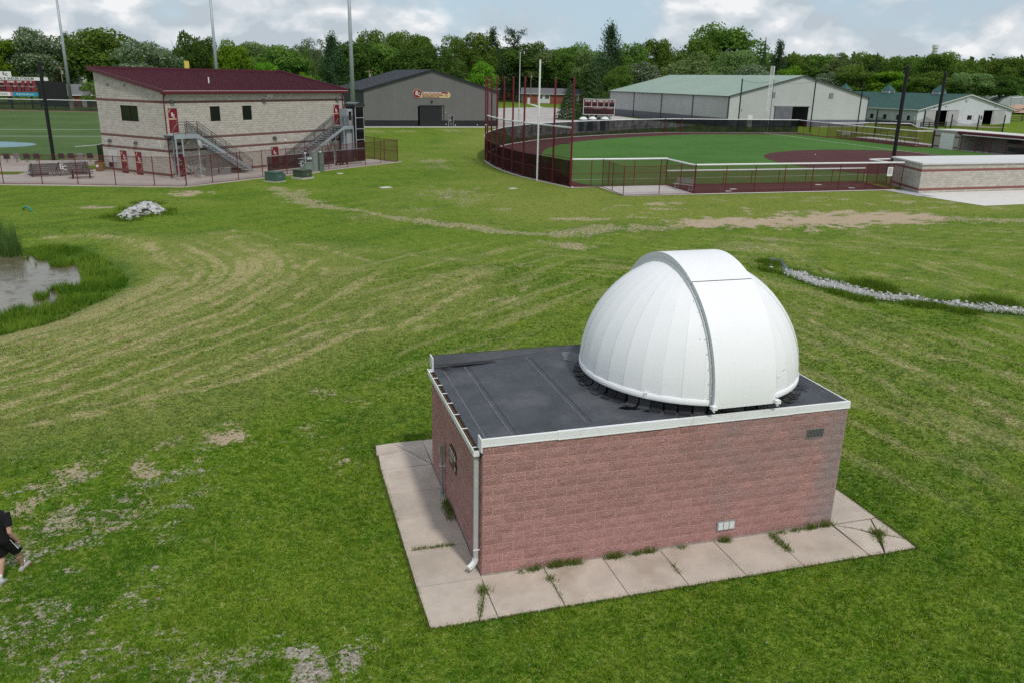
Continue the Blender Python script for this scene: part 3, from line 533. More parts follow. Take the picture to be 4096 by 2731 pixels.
def build_pond():
    P = np.array(POND); c = P.mean(0); Q = c + (P-c)*1.08
    o = link('pond_water', new_mesh('pond_water', [(x, y, -0.55) for x, y in Q], [tuple(range(len(Q)))[::-1]], water_mat())); tag(o, kind='structure')
    if o.data.polygons[0].normal.z < 0: o.data.flip_normals()
    bx = (min(p[0] for p in LUSH)-1, max(p[0] for p in LUSH)+1, min(p[1] for p in LUSH)-1, max(p[1] for p in LUSH)+1)
    n = 150000; S = np.c_[RNG.uniform(max(bx[0], -26), bx[1], n), RNG.uniform(bx[2], bx[3], n)]
    sd = poly_dist(S, POND, True)*np.where(inside(S, POND), -1, 1); il = inside(S, LUSH)
    cl = fbm(S, 0.9, 3, 2.0); keep = il & (sd > -0.1-.9*(cl > .66)) & (RNG.random(n) < np.clip(cl*1.9-.35, .1, 1)); S = S[keep]; sd = sd[keep]; cl = cl[keep]; n = len(S)
    z = np.maximum(hfun(S), -0.56); H = RNG.uniform(.09, .28, n)*np.clip(1.25-sd*0.16, .35, 1.25)*(.5+cl); W = RNG.uniform(.02, .045, n)
    t = np.clip(fbm(S, .8, 3, 7.)*1.7-.35+RNG.normal(0, .2, n), 0, 1)[:, None]; C = (np.array([.075, .18, .016])*(1-t)+np.array([.21, .33, .04])*t)*RNG.uniform(.7, 1.25, (n, 1))
    V, F, Cc = blades(S, z, H, W, C, .9)
    # tufts along the stone channel
    T = np.array(TUFTS); k = RNG.integers(0, len(T), 9000); S2 = T[k] + RNG.normal(0, .33, (9000, 2)); 
    e = np.array(SWT + SWB); k2 = RNG.integers(0, len(e)-1, 9000); f = RNG.random((9000, 1)); S3 = e[k2]*(1-f)+e[np.minimum(k2+1, len(e)-1)]*f + RNG.normal(0, .10, (9000, 2))
    S2 = np.r_[S2, S3[::3][(lambda q: q[::3])(np.hypot(*(e[k2]-e[np.minimum(k2+1, len(e)-1)]).T) < 6)]]; n2 = len(S2)
    C2 = np.array([.12, .20, .022])*RNG.uniform(.6, 1.5, (n2, 1)); V2, F2, Cc2 = blades(S2, hfun(S2), RNG.uniform(.08, .30, n2), RNG.uniform(.02, .04, n2), C2, .8)
    # rough grass round the rock pile
    R = np.array(RPILE); k3 = RNG.integers(0, len(R), 2500); S4 = R[k3]+RNG.normal(0, .4, (2500, 2)); V3, F3, Cc3 = blades(S4, hfun(S4), RNG.uniform(.1, .35, 2500), RNG.uniform(.02, .04, 2500), np.array([.12, .20, .022])*RNG.uniform(.6, 1.4, (2500, 1)), .8)
    o = link('tall_grass', np_mesh('tall_grass', np.r_[V, V2, V3], np.r_[F, F2+len(V), F3+len(V)+len(V2)], M_BLADE, False, np.r_[Cc, Cc2, Cc3])); tag(o, 'tall bright green grass along the pond edge and stone channel', 'grass', kind='stuff')
    Rd = np.array(REED); n = 1500; S = np.c_[RNG.uniform(Rd[:, 0].min()-2.5, Rd[:, 0].max(), n), RNG.uniform(Rd[:, 1].min(), Rd[:, 1].max(), n)]; Rp = np.r_[Rd, [[Rd[0, 0]-2.5, Rd[0, 1]]]]; Rp = np.array([Rd[0], Rd[1], Rd[2], Rd[3], Rd[4], Rd[4]-[2.5, 0], Rd[0]-[2.5, 0]])
    S = S[inside(S, Rp)]; n = len(S); C = np.array([.10, .18, .05])*RNG.uniform(.6, 1.4, (n, 1)); V, F, Cc = blades(S, np.full(n, -.56), RNG.uniform(1.1, 1.9, n), RNG.uniform(.03, .055, n), C, .22)
    o = link('reeds', np_mesh('reeds', V, F, M_BLADE, False, Cc)); tag(o, 'dense stand of tall green reeds in the pond', 'reeds', kind='stuff')
build_pond()

# ------------------------------------------------------------------ stones
M_STONE = mat('limestone', (0.43, 0.43, 0.425), 0.9, 0.28, 6.0, 0.02, 25, rnd=0.3)
def stone_mesh(seed):
    r = random.Random(seed); bm = bmesh.new()
    for k in range(13):
        v = Vector((r.gauss(0, 1), r.gauss(0, 1), r.gauss(0, 1))).normalized()*r.uniform(.8, 1.05); bm.verts.new((v.x*.5, v.y*.38, v.z*.3))
    res = bmesh.ops.convex_hull(bm, input=bm.verts); bmesh.ops.delete(bm, geom=[g for g in res['geom_interior'] if isinstance(g, bmesh.types.BMVert)], context='VERTS')
    me = bpy.data.meshes.new('stone'); bm.to_mesh(me); bm.free(); me.materials.append(M_STONE); return me
STONES = [stone_mesh(i) for i in range(7)]
def stones(parent, pts, sizes, zf, limit=300):
    """pts sorted by priority; first `limit` are parts, the rest one joined part"""
    r = random.Random(5); bm = bmesh.new(); rest = 0
    for i, (p, s) in enumerate(zip(pts, sizes)):
        me = r.choice(STONES); rot = (r.uniform(-.5, .5), r.uniform(-.5, .5), r.uniform(0, 6.28)); z = zf(p)
        if i < limit: link('stone', me, parent, (p[0], p[1], z), rot, (s, s, s*r.uniform(.8, 1.1)))
        else:
            M = Matrix.Translation((p[0], p[1], z)) @ Matrix.Rotation(rot[2], 4, 'Z') @ Matrix.Rotation(rot[0], 4, 'X') @ Matrix.Diagonal((s, s, s*.9, 1))
            n0 = len(bm.verts); bm.from_mesh(me); bm.verts.ensure_lookup_table()
            bmesh.ops.transform(bm, matrix=M, verts=bm.verts[n0:]); rest += 1
    if rest:
        me = bpy.data.meshes.new('stones'); bm.to_mesh(me); me.materials.append(M_STONE); o = link('small_stones', me, parent); tag(o, kind='stuff')
    bm.free()
def build_stones():
    t = thing('stone_channel', 'drainage channel lined with pale grey broken stones right of the dome', 'stone channel', (0, 0, 0))
    r = random.Random(11); pts = []; sz = []
    A = np.array(SWT); B = np.array(SWB)
    for (a0, a1, b0, b1) in zip(A, A[1:], B, B[1:]):
        L_ = np.hypot(*(a1-a0)); W_ = np.hypot(*(a0-b0)); n = int(L_*max(W_, .6)*62)
        for _ in range(min(n, 260)):
            u, v = r.random(), r.random(); p = (a0*(1-u)+a1*u)*(1-v)+(b0*(1-u)+b1*u)*v; pts.append((p[0], p[1])); sz.append(r.choice((.10, .13, .16, .2, .27))*r.uniform(.8, 1.2))
    order = sorted(range(len(pts)), key=lambda i: -sz[i]/math.hypot(pts[i][0]+3.3, pts[i][1]+12.8)); pts = [pts[i] for i in order]; sz = [sz[i] for i in order]
    za = hfun(A); zb_ = hfun(B); bed = MB(); nb = min(len(A), len(B)); bed.v = [(*a, z+.03) for a, z in zip(A[:nb], za)]+[(*b, z+.03) for b, z in zip(B[:nb], zb_)]; bed.f = [(i, i+1, nb+i+1, nb+i) for i in range(nb-1)]; bed.build('stone_bed', mat('stone_grit', (.34, .335, .32), .95, .35, 14, .02, 20), t)
    zz = hfun(np.array(pts)); zm = {p: z for p, z in zip(pts, zz)}
    stones(t, pts, sz, lambda p: zm[p] + r.uniform(.03, .12))
    # rock pile
    t = thing('rock_pile', 'low heap of pale grey broken rocks in the grass beside the pond', 'rock pile', (0, 0, 0))
    R = np.array(RPILE); c = R.mean(0); pts = []; sz = []
    while len(pts) < 260:
        p = np.array([r.uniform(R[:, 0].min(), R[:, 0].max()), r.uniform(R[:, 1].min(), R[:, 1].max())])
        if inside(p[None], R)[0]: pts.append((p[0], p[1])); sz.append(r.uniform(.2, .5))
    dd = poly_dist(np.array(pts), R, True); zm = {p: .03 + min(.30, d*.32) for p, d in zip(pts, dd)}
    core = MB(); n = len(R); ring = [(x, y, -.1) for x, y in R]
    core.v = ring + [(c[0]+(x-c[0])*.45, c[1]+(y-c[1])*.45, .18) for x, y in R]; core.f = [(i, (i+1) % n, n+(i+1) % n, n+i) for i in range(n)] + [tuple(range(n, 2*n))]
    core.build('soil_core', mat('rock_soil', (.12, .11, .09), .95, .3, 8), t)
    stones(t, pts, sz, lambda p: zm[p])
    # corrugated culvert end at the head of the channel
    M_GALV = mat('galvanised', (.20, .25, .26), .55, .15, 4, metal=.3)
    t = thing('culvert_end', 'grey galvanised flared culvert end at the head of the stone channel', 'culvert', (0, 0, 0))
    c = np.array(CULV); a, b2, d = [Vector((p[0], p[1], 0)) for p in c]
    m = MB(); z0 = float(hfun(c.mean(0)[None])[0])
    ax = ((b2+d)/2-a).normalized(); sd = Vector((-ax.y, ax.x, 0)); L_ = ((b2+d)/2-a).length; wN = 0.28; wF = (b2-d).length/2
    o1 = a; rows = []
    for k in range(7):
        f = k/6; w = wN+(wF-wN)*f; h = .38*(1-f)+.03; cc = o1+ax*L_*f
        rows.append([tuple(cc+sd*w*math.cos(t_)+Vector((0, 0, z0+h*abs(math.sin(t_))*0+ (h*abs(math.cos(t_))**2) - .02))) for t_ in np.linspace(0, math.pi, 9)])
    i0 = 0
    for k, rw in enumerate(rows): m.v += rw
    for k in range(6):
        for j in range(8): m.f.append((k*9+j, k*9+j+1, (k+1)*9+j+1, (k+1)*9+j))
    m.build('flared_apron', M_GALV, t)
    m = MB(); m.tube(tuple(o1-ax*.5+Vector((0, 0, z0+.02))), tuple(o1+ax*.08+Vector((0, 0, z0+.12))), .24, 14); m.build('pipe', M_GALV, t)
    m = MB(); lp = o1+ax*L_*.6+sd*(-wN-.15); m.box(lp.x-.1, lp.x+.1, lp.y-.07, lp.y+.07, z0+.18, z0+.19); m.build('white_label', mat('label_white', (.7, .7, .7), .6), t)
    # bent green standpipe in the grass
    t = thing('bent_pipe', 'short bent teal green plastic pipe arching out of the grass', 'pipe', (0, 0, 0)); a = Vector((*PIPE[0], 0)); b2 = Vector((*PIPE[1], 0)); m = MB()
    pts = [tuple(a.lerp(b2, (1-math.cos(q))/2) + Vector((0, 0, -.05+PIPEH*math.sin(q)))) for q in np.linspace(0, math.pi, 13)]; m.path(pts, .055, 8); m.build('pipe_body', mat('teal_plastic', (.02, .22, .19), .5), t)
build_stones()
# ------------------------------------------------------------------ concrete walk round the observatory
M_CONC = mat('concrete_walk', (0.49, 0.42, 0.355), 0.9, 0.14, 1.6, 0.003, 120, rnd=0.05, stain=((0.33, 0.27, 0.21), 0.9, 0.52, 0.80), detail=8)
M_SOIL = mat('joint_soil', (0.055, 0.05, 0.03), 0.95, 0.4, 20)
def build_walk():
    root = bpy.data.objects.new('walkway', None); COL.objects.link(root); tag(root, 'pale concrete slab walkway around the observatory', kind='structure')
    g = 0.007; y0, y1, x0, x1 = -1.26, 6.2, -1.24, 8.74
    polys = []
    def rect(a, b, c, d): polys.append([(a+g, c+g), (b-g, c+g), (b-g, d-g), (a+g, d-g)])
    ys = [-0.06, 1.17, 2.39, 3.57, 4.79]
    for a, b in zip(ys, ys[1:]): rect(x0, -0.015, a, b)
    # rear corner cracked diagonally, with a hairline spur
    polys.append([(x0+g, 4.79+g), (-0.04, 4.79+g), (-0.49, 5.715), (-1.19, 5.56)]); polys.append([(x0+g, 5.59), (-0.50, 5.735), (-0.79, y1), (x0+g+.05, y1-.05)])
    polys.append([(-0.015, 4.82), (0.0, y1), (-0.765, y1), (-0.47, 5.73)]); rect(0.0, 1.22, 4.79, y1)
    for a in (1.22, 2.44, 3.66, 4.88, 6.1): rect(a, a+1.22, 4.79, y1)
    # front left corner split by the weedy crack
    polys.append([(x0+.03, y0+.02), (-0.37, y0), (-0.10, -0.55), (-0.03, -0.14), (-0.03, -0.06-g), (x0+g, -0.06-g)])
    polys.append([(-0.35, y0), (-0.03-g, y0), (-0.03-g, -0.16), (-0.085, -0.55)])
    xs = [-0.03, 1.2, 2.42, 3.63, 4.84, 6.1, 7.6]
    for a, b in zip(xs, xs[1:]): rect(a, b, y0, -0.012)
    # front right corner broken in pieces
    polys.append([(7.61, y0), (7.94, y0), (8.24, -0.64), (7.98, -0.335), (7.64, -0.10)])
    polys.append([(7.97, y0), (8.70, y0), (8.73, -0.94), (8.345, -0.65)])
    polys.append([(7.65, -0.085), (8.0, -0.31), (8.325, -0.60), (8.56, -0.085)]); polys.append([(8.36, -0.61), (8.73, -0.90), (8.74, -0.06), (8.59, -0.085)])
    for a, b in ((-0.05, 1.19), (1.19, 2.41), (2.41, 3.6), (3.6, 4.79)): rect(7.635, x1, a, b)
    rect(7.635, x1, 4.79, y1)
    r = random.Random(2)
    for p in polys:
        z = r.uniform(-.006, .004); m = MB(); m.prism(p, -0.12, z); me = m.mesh('slab', M_CONC); bm = bmesh.new(); bm.from_mesh(me)
        top = [e for e in bm.edges if all(v.co.z > -.05 for v in e.verts)]; bmesh.ops.bevel(bm, geom=top, offset=.006, segments=1, affect='EDGES'); bm.to_mesh(me); bm.free(); link('slab', me, root)
    m = MB(); m.quad((x0+.02, y0+.02, -.03), (x1-.02, y0+.02, -.03), (x1-.02, y1-.02, -.03), (x0+.02, y1-.02, -.03)); m.build('joint_soil', M_SOIL, root)
    # weeds growing from joints, cracks and the wall foot
    S = []; H = []
    def line(a, b, n, sp, h): 
        t = RNG.random(n)[:, None]; S.append(np.array(a)*(1-t)+np.array(b)*t + RNG.normal(0, sp, (n, 2))); H.append(RNG.uniform(.3, 1, n)*h)
    def clump(c, n, sp, h): S.append(np.array(c)+RNG.normal(0, sp, (n, 2))); H.append(RNG.uniform(.3, 1, n)*h)
    line((-.05, -.3), (-.33, -1.2), 420, .03, .10); clump((-.08, -.5), 160, .06, .16); line((1.2, -.2), (1.2, -1.2), 260, .03, .08); clump((1.2, -.45), 120, .05, .14)
    line((3.63, -.5), (3.63, -.9), 120, .03, .09); line((6.1, -.1), (6.12, -.75), 420, .05, .14); clump((8.32, -.62), 320, .08, .15); line((8.3, -.6), (8.1, -1.0), 200, .05, .12); line((7.7, -.12), (8.7, -.9), 160, .03, .06)
    line((-1.1, 1.17), (-.3, 1.15), 420, .025, .12); line((-.12, 2.1), (-.08, 2.9), 420, .05, .22); line((-.03, .1), (-.03, 1.0), 140, .02, .06)
    for c, n, sp, h in (((1.0, -.06), 260, .09, .22), ((1.45, -.05), 520, .13, .26), ((1.8, -.05), 420, .11, .24), ((2.65, -.05), 520, .12, .22), ((3.1, -.05), 240, .1, .16), ((3.4, -.05), 300, .1, .2), ((.75, -.06), 120, .06, .12), ((4.1, -.05), 160, .1, .12), ((5.05, -.06), 320, .08, .22), ((6.35, -.06), 160, .08, .12), ((6.7, -.06), 200, .1, .14), ((7.1, -.06), 420, .14, .2), ((7.45, -.06), 260, .1, .26)):
        n = int(n*.7); S.append(np.array(c)+np.c_[RNG.normal(0, sp*.8, n), -np.abs(RNG.normal(0, .04, n))]); H.append(RNG.uniform(.25, 1, n)*h*.85)
    for (a, b) in (((x0, y0), (x1, y0)), ((x0, y0), (x0, y1)), ((x1, y0), (x1, 1.5))): line(a, b, 3800, .03, .05)
    S = np.concatenate(S); H = np.concatenate(H); n = len(S); C = np.where(RNG.random((n, 1)) < .25, np.array([[.28, .23, .09]]), np.array([[.15, .24, .045]]))*RNG.uniform(.6, 1.35, (n, 1))
    V, F, Cc = blades(S, np.full(n, -.02), H, RNG.uniform(.008, .02, n), C, .9); o = link('weeds', np_mesh('weeds', V, F, M_BLADE, False, Cc)); tag(o, 'weeds growing in the walkway joints and along the wall foot', 'weeds', kind='stuff')
build_walk()

# ------------------------------------------------------------------ observatory
BL, BH = 0.4064, 0.2032
def block_mesh(seed, m, rough=.011, w=BL-.014, h=BH-.014, base=.005):
    r = random.Random(seed); nx, nz = 5, 3; v = []
    for j in range(nz):
        for i in range(nx):
            e = i in (0, nx-1) or j in (0, nz-1); v.append((w*i/(nx-1), -(base + (0.0 if e else rough*r.uniform(.25, 1.3))), h*j/(nz-1)))
    f = [(j*nx+i, j*nx+i+1, (j+1)*nx+i+1, (j+1)*nx+i) for j in range(nz-1) for i in range(nx-1)]
    ring = [i for i in range(nx)] + [j*nx+nx-1 for j in range(1, nz)] + [(nz-1)*nx+i for i in range(nx-2, -1, -1)] + [j*nx for j in range(nz-2, 0, -1)]
    n0 = len(v); v += [(v[k][0], .004, v[k][2]) for k in ring]; q = len(ring)
    f += [(ring[(k+1) % q], ring[k], n0+k, n0+(k+1) % q) for k in range(q)]
    return new_mesh('block', v, f, m)
def split_face(name, col, mscale=55, bump=.012, stain=None, rnd=.12, var=.2):
    m = mat(name, col, 0.95, var, 38.0, bump, mscale, rnd=rnd, spec=.15)
    if stain: stain(m)
    return m
def obs_stain(m):
    """grey weathering at the right end of the wall and blotches under the dome"""
    nt = m.node_tree; N = nt.nodes; L = nt.links; b = N['Principled BSDF']; src = b.inputs['Base Color'].links[0].from_socket
    geo = N.new('ShaderNodeNewGeometry'); sp = N.new('ShaderNodeSeparateXYZ'); L.new(geo.outputs['Position'], sp.inputs[0])
    def mr(s, a, c, d=0., e=1.):
        n = N.new('ShaderNodeMapRange'); L.new(s, n.inputs[0]); n.inputs[1].default_value = a; n.inputs[2].default_value = c; n.inputs[3].default_value = d; n.inputs[4].default_value = e; return n.outputs[0]
    def ma(op, a, c):
        n = N.new('ShaderNodeMath'); n.operation = op
        for i, v in enumerate((a, c)):
            if isinstance(v, (int, float)): n.inputs[i].default_value = v
            else: L.new(v, n.inputs[i])
        return n.outputs[0]
    nz = N.new('ShaderNodeTexNoise'); nz.inputs['Scale'].default_value = 1.7; nz.inputs['Detail'].default_value = 7; nz.inputs['Roughness'].default_value = .68; L.new(geo.outputs['Position'], nz.inputs['Vector'])
    zone = ma('MAXIMUM', mr(sp.outputs[0], 6.7, 7.35, 0, .50), ma('MULTIPLY', mr(sp.outputs[0], 3.2, 5.0, 0, .27), mr(sp.outputs[2], .2, 1.9, .25, 1)))
    fac = mr(ma('ADD', zone, ma('SUBTRACT', nz.outputs['Fac'], .5)), .12, .62, 0, .8)
    mx = N.new('ShaderNodeMix'); mx.data_type = 'RGBA'; L.new(fac, mx.inputs[0]); L.new(src, mx.inputs[6]); mx.inputs[7].default_value = (.30, .265, .26, 1); L.new(mx.outputs[2], b.inputs['Base Color'])
M_BRICK = split_face('split_face_red', (0.43, 0.238, 0.217), 48, .035, obs_stain, var=.24, rnd=.09)
M_MORTAR = mat('pink_mortar', (0.57, 0.345, 0.31), 0.9, .12, 9); obs_stain(M_MORTAR)
M_WHITE_METAL = mat('white_trim', (0.78, 0.79, 0.79), 0.4, .05, 2.5, stain=((.52, .53, .52), 3.0, .58, .85))
M_DOME = mat('dome_white', (0.84, 0.845, 0.86), 0.42, .02, 1.0, rnd=.014, spec=.4, stain=((.78, .78, .77), .9, .6, .95))
M_RAIL = mat('shutter_rail_grey', (0.60, 0.61, 0.62), 0.5)
M_ROOF = mat('rubber_roof', (0.060, 0.065, 0.076), 0.62, .25, 1.8, .002, 90, stain=((.12, .122, .128), 1.3, .52, .85), spec=.35, detail=8)
M_ROOFD = mat('rubber_patch', (0.028, 0.029, 0.033), 0.55, .25, 4)
M_ROOFS = mat('seam_dust', (0.17, 0.165, 0.155), .9, .3, 12)
M_BLACK = mat('black_void', (0.012, 0.012, 0.013), .8)
M_WET = mat('wet_roof', (0.006, 0.007, 0.008), .06, spec=.5)
M_GREYPIPE = mat('grey_pvc', (0.27, 0.29, 0.30), .5, .08, 5)
M_TAN = mat('tan_box', (0.30, 0.265, 0.20), .5, .1, 5)

def frame_uv(O, u, n):
    O = Vector(O); u = Vector(u); n = Vector(n); return lambda s, d, z: tuple(O + u*s + n*d + Vector((0, 0, z)))

def block_rows(length, z0, rows, openings=(), skips=(), first_half=0, top=None):
    """running bond: yields (s, z, width)"""
    out = []
    for r in range(rows):
        z = z0 + r*BH
        if any(z+BH*.5 > a and z+BH*.5 < b for a, b in skips): continue
        s = 0.0; half = (r + first_half) % 2 == 0; w = BL/2 if half else BL
        while s < length-.02:
            w = min(w, length-s); segs = [(s, s+w)]
            for (a, b, c, d) in openings:
                if z+BH*.5 > c and z+BH*.5 < d:
                    ns = []
                    for p, q in segs:
                        if q <= a or p >= b: ns.append((p, q))
                        else:
                            if p < a-.03: ns.append((p, a))
                            if q > b+.03: ns.append((b, q))
                    segs = ns
            for p, q in segs:
                if top is None or z+BH < top((p+q)/2)+.02: out.append((p, z, q-p))
            s += w; w = BL
    return out

def lay_blocks(parent, walls, meshes, mat_, limit=300, camp=(-3.3, -12.8)):
    """walls: list of (O, u(angle), list of (s,z,w)); nearest `limit` blocks are single parts, the rest one joined part"""
    items = []
    for O, ang, lst in walls:
        u = Vector((math.cos(ang), math.sin(ang), 0))
        for s, z, w in lst:
            p = Vector(O) + u*s; items.append(((p.x-camp[0])**2 + (p.y-camp[1])**2 - z*2, p, z, w, ang))
    items.sort(key=lambda t: t[0]); r = random.Random(9); V = []; F = []
    for i, (_, p, z, w, ang) in enumerate(items):
        me = r.choice(meshes); sx = (w-.014)/(BL-.014)
        if i < limit: link('block', me, parent, (p.x, p.y, z+.0055), (0, 0, ang), (sx, 1, 1))
        else:
            n0 = len(V); c, s_ = math.cos(ang), math.sin(ang)
            for v in me.vertices: x, y = v.co.x*sx, v.co.y; V.append((p.x+x*c-y*s_, p.y+x*s_+y*c, z+.0055+v.co.z))
            F += [tuple(n0+k for k in q.vertices) for q in me.polygons]
    if V: o = link('far_blocks', new_mesh('far_blocks', V, F, mat_), parent); tag(o, kind='stuff')

def build_observatory():
    T = thing('observatory', 'square red block observatory with flat black roof and white dome', 'observatory', (0, 0, 0))
    W, Dp, Ht = 7.62, 4.75, 2.66
    m = MB(); m.prism([(0, 0), (W, 0), (W, Dp), (0, Dp)], .0, 2.43); m.build('wall', M_MORTAR, T); m = MB(); m.box(0, W, 0, .1, 2.431, 2.63); m.build('wall_head', M_MORTAR, T)
    m = MB(); m.box(-.012, W+.012, -.016, Dp+.012, -.02, .018); m.build('footing', mat('footing_grey', (.30, .27, .24), .9, .2, 8), T)
    meshes = [block_mesh(i, M_BRICK) for i in range(8)]
    front = block_rows(W, .02, 13, [(6.706, 7.112, 2.05, 2.25), (4.877, 5.283, .22, .42)], first_half=0)
    left = block_rows(Dp, .02, 12, first_half=1)
    right = block_rows(Dp, .02, 13, first_half=1); back = block_rows(W, .02, 13)
    lay_blocks(T, [((0, 0, 0), 0.0, front), ((0, Dp, 0), -math.pi/2, left), ((W, 0, 0), math.pi/2, right), ((W, Dp, 0), math.pi, back)], meshes, M_BRICK)
    # roof membrane: falls to the gutter on the left, turned up at front and back
    def zr(x): return 2.50 + .21*min(1, max(0, (x-.05)/2.9))
    xs = [-.02, .25, .7, 1.2, 1.8, 2.4, 3.0, 4.5, 6.0, W-.25, W]; m = MB(); ys = [.04, .10, .5, 1.4, 2.4, 3.4, Dp-.5, Dp-.14, Dp-.05]
    nx = len(xs)
    for j, y in enumerate(ys):
        for x in xs:
            edge = j in (0, len(ys)-1); z = 2.765 if edge else zr(x); z = max(z, 2.765-.02) if x > W-.1 else z
            if j == len(ys)-2 or j == 1: z = zr(x)+.012
            m.v.append((x, y, z))
    for j in range(len(ys)-1):
        for i in range(nx-1): m.f.append((j*nx+i, j*nx+i+1, (j+1)*nx+i+1, (j+1)*nx+i))
    roof = m.build('roof', M_ROOF, T)
    m = MB(); m.box(-.02, W, .012, .045, 2.45, 2.768); m.build('parapet_core', M_ROOFD, T); m = MB(); m.box(-.02, W, Dp-.05, Dp-.012, 2.45, 2.768); m.build('parapet_core', M_ROOFD, T)
    for nm, (a, b), mt_ in (('seam', ((.69, .45), (.69, 4.45)), M_ROOFS), ('seam', ((2.16, .5), (2.16, 4.6)), M_ROOFS), ('seam', ((.79, .45), (.79, 4.4)), M_ROOFD), ('seam', ((2.26, .5), (2.26, 4.6)), M_ROOFD), ('seam', ((.2, .3), (.2, 4.5)), M_ROOFS)):
        mm = MB(); w = .009 if mt_ is M_ROOFS else .004; mm.box(a[0]-w, a[0]+w, a[1], b[1], zr(a[0])+.001, zr(a[0])+.006); mm.build(nm, mt_, roof)
    mm = MB(); mm.box(.05, 2.6, Dp-.055, Dp-.05, 2.5, 2.76); 
    def blob(cx, cy, rx, ry, z, mt_, seed, nm):
        r = random.Random(seed); pts = [(cx+rx*math.cos(t)*r.uniform(.6, 1.15), cy+ry*math.sin(t)*r.uniform(.6, 1.15)) for t in np.linspace(0, 2*math.pi, 15)[:-1]]
        q = MB(); q.prism(pts, z, z+.003); q.build(nm, mt_, roof)
    blob(3.36, .86, .42, .14, zr(3.3)+.004, M_WET, 1, 'puddle'); blob(3.55, .62, .2, .05, zr(3.3)+.004, M_WET, 5, 'puddle'); blob(6.35, .33, .22, .06, zr(5)+.006, M_WET, 2, 'puddle')
    blob(3.18, 4.1, .28, .5, zr(3.2)+.003, mat('dry_patch', (.15, .155, .165), .9, .2, 5), 4, 'light_patch')
    blob(7.25, 2.0, .3, 1.3, zr(7)+.003, M_ROOFD, 6, 'dark_patch'); blob(.35, 4.45, .28, .2, zr(.3)+.004, M_ROOFD, 8, 'dark_patch')
    for a, b in ((-.02, 3.2),): blob(1.3, Dp-.28, 1.4, .1, zr(1.0)+.035, M_ROOFD, 9, 'dark_patch')
    # white metal fascia in lapped lengths
    for x0, x1, y, dz, hh in ((-.012, 1.42, -.024, 0, .142), (1.40, 3.80, -.034, .008, .156), (3.78, 6.32, -.028, .002, .146), (6.30, W+.03, -.023, 0, .14)):
        q = MB(); q.box(x0, x1, y, .03, 2.772+dz-hh, 2.772+dz); q.box(x0, x1, y-.006, y, 2.772+dz-hh-.004, 2.772+dz-hh+.012); q.build('fascia', M_WHITE_METAL, T)
    q = MB(); q.box(-.02, W+.03, Dp+.005, Dp+.03, 2.6, 2.745); q.box(W, W+.025, .03, Dp, 2.6, 2.76); q.box(-.035, -.012, Dp-.3, Dp+.03, 2.50, 2.785); q.box(-.035, -.012, -.03, .22, 2.52, 2.772); q.build('fascia', M_WHITE_METAL, T)
    # left eave: timber edge and gutter with straps
    q = MB(); q.box(-.035, .02, .05, Dp-.02, 2.38, 2.49); q.build('eave_board', mat('eave_dark', (.05, .045, .04), .8, .3, 9), T)
    gt = MB(); yA, yB = .06, 4.46; gt.box(-.155, -.147, yA, yB, 2.43, 2.545); gt.box(-.147, -.036, yA, yB, 2.425, 2.432); gt.box(-.155, -.036, yA-.004, yA, 2.425, 2.54); gt.box(-.155, -.036, yB, yB+.004, 2.425, 2.54); gt.tube((-.153, yA, 2.545), (-.153, yB, 2.545), .011, 6); gut = gt.build('gutter', M_WHITE_METAL, T)
    q = MB(); q.box(-.146, -.038, yA+.01, yB-.01, 2.433, 2.462); q.build('leaf_litter', mat('gutter_muck', (.085, .05, .022), .9, .4, 14), gut)
    for y in (.2, 1.05, 1.75, 2.35, 2.9, 3.4, 3.85, 4.3): q = MB(); q.box(-.155, -.03, y-.012, y+.012, 2.537, 2.545); q.build('strap', M_WHITE_METAL, gut)
    ds = MB(); cx, cy = -.085, .15
    pr = [(-.04, -.033), (-.028, -.028), (-.016, -.033), (0, -.028), (.016, -.033), (.028, -.028), (.04, -.033), (.04, .033), (-.04, .033)]
    ds.prism([(cx+a, cy+b) for a, b in pr], .30, 2.43); ds.box(cx-.055, cx+.055, cy-.05, cy+.05, 2.40, 2.445)
    dsp = ds.build('downspout', mat('downspout_white', (.44, .46, .45), .45, .08, 3), T)
    q = MB(); prev = None
    for k in range(6):
        t = k/5*1.15; c = Vector((cx-.10*(1-math.cos(t))-.0, cy-.05*(1-math.cos(t)), .30-.13*math.sin(t)))
        if prev is not None: q.bar(prev, c, .075, .08)
        prev = c
    q.bar(prev, prev+Vector((-.09, -.05, -.035)), .075, .075); q.build('elbow', M_WHITE_METAL, dsp)
    q = MB(); q.box(cx-.05, cx+.085, cy-.04, cy-.034, .47, .5); q.build('bracket', M_WHITE_METAL, dsp)
    # wall furniture
    v = MB(); v.box(6.715, 7.103, -.004, .0, 2.06, 2.245); vent = v.build('vent', M_BLACK, T)
    q = MB(); q.box(6.706, 7.112, -.02, -.002, 2.048, 2.064); q.box(6.706, 7.112, -.02, -.002, 2.238, 2.254); q.box(6.706, 6.72, -.02, -.002, 2.064, 2.238); q.box(7.098, 7.112, -.02, -.002, 2.064, 2.238); q.build('vent_frame', mat('vent_metal', (.22, .21, .20), .6), vent)
    for k in range(11): q = MB(); xx = 6.74+k*.0335; q.box(xx, xx+.014, -.016, -.006, 2.064, 2.238); q.build('vent_louvre', mat('vent_metal2', (.20, .19, .18), .6) if k == 0 else bpy.data.materials['vent_metal2'], vent)
    q = MB(); q.box(4.877, 5.283, -.03, .0, .223, .425); fl = q.build('light_fixture', mat('fixture_grey', (.28, .28, .28), .6), T)
    for k in range(3): q = MB(); xx = 4.90+k*.126; q.box(xx, xx+.108, -.042, -.031, .245, .405); q.build('lens', mat('lens_glass', (.62, .66, .64), .18, .2, 30, spec=.6) if k == 0 else bpy.data.materials['lens_glass'], fl)
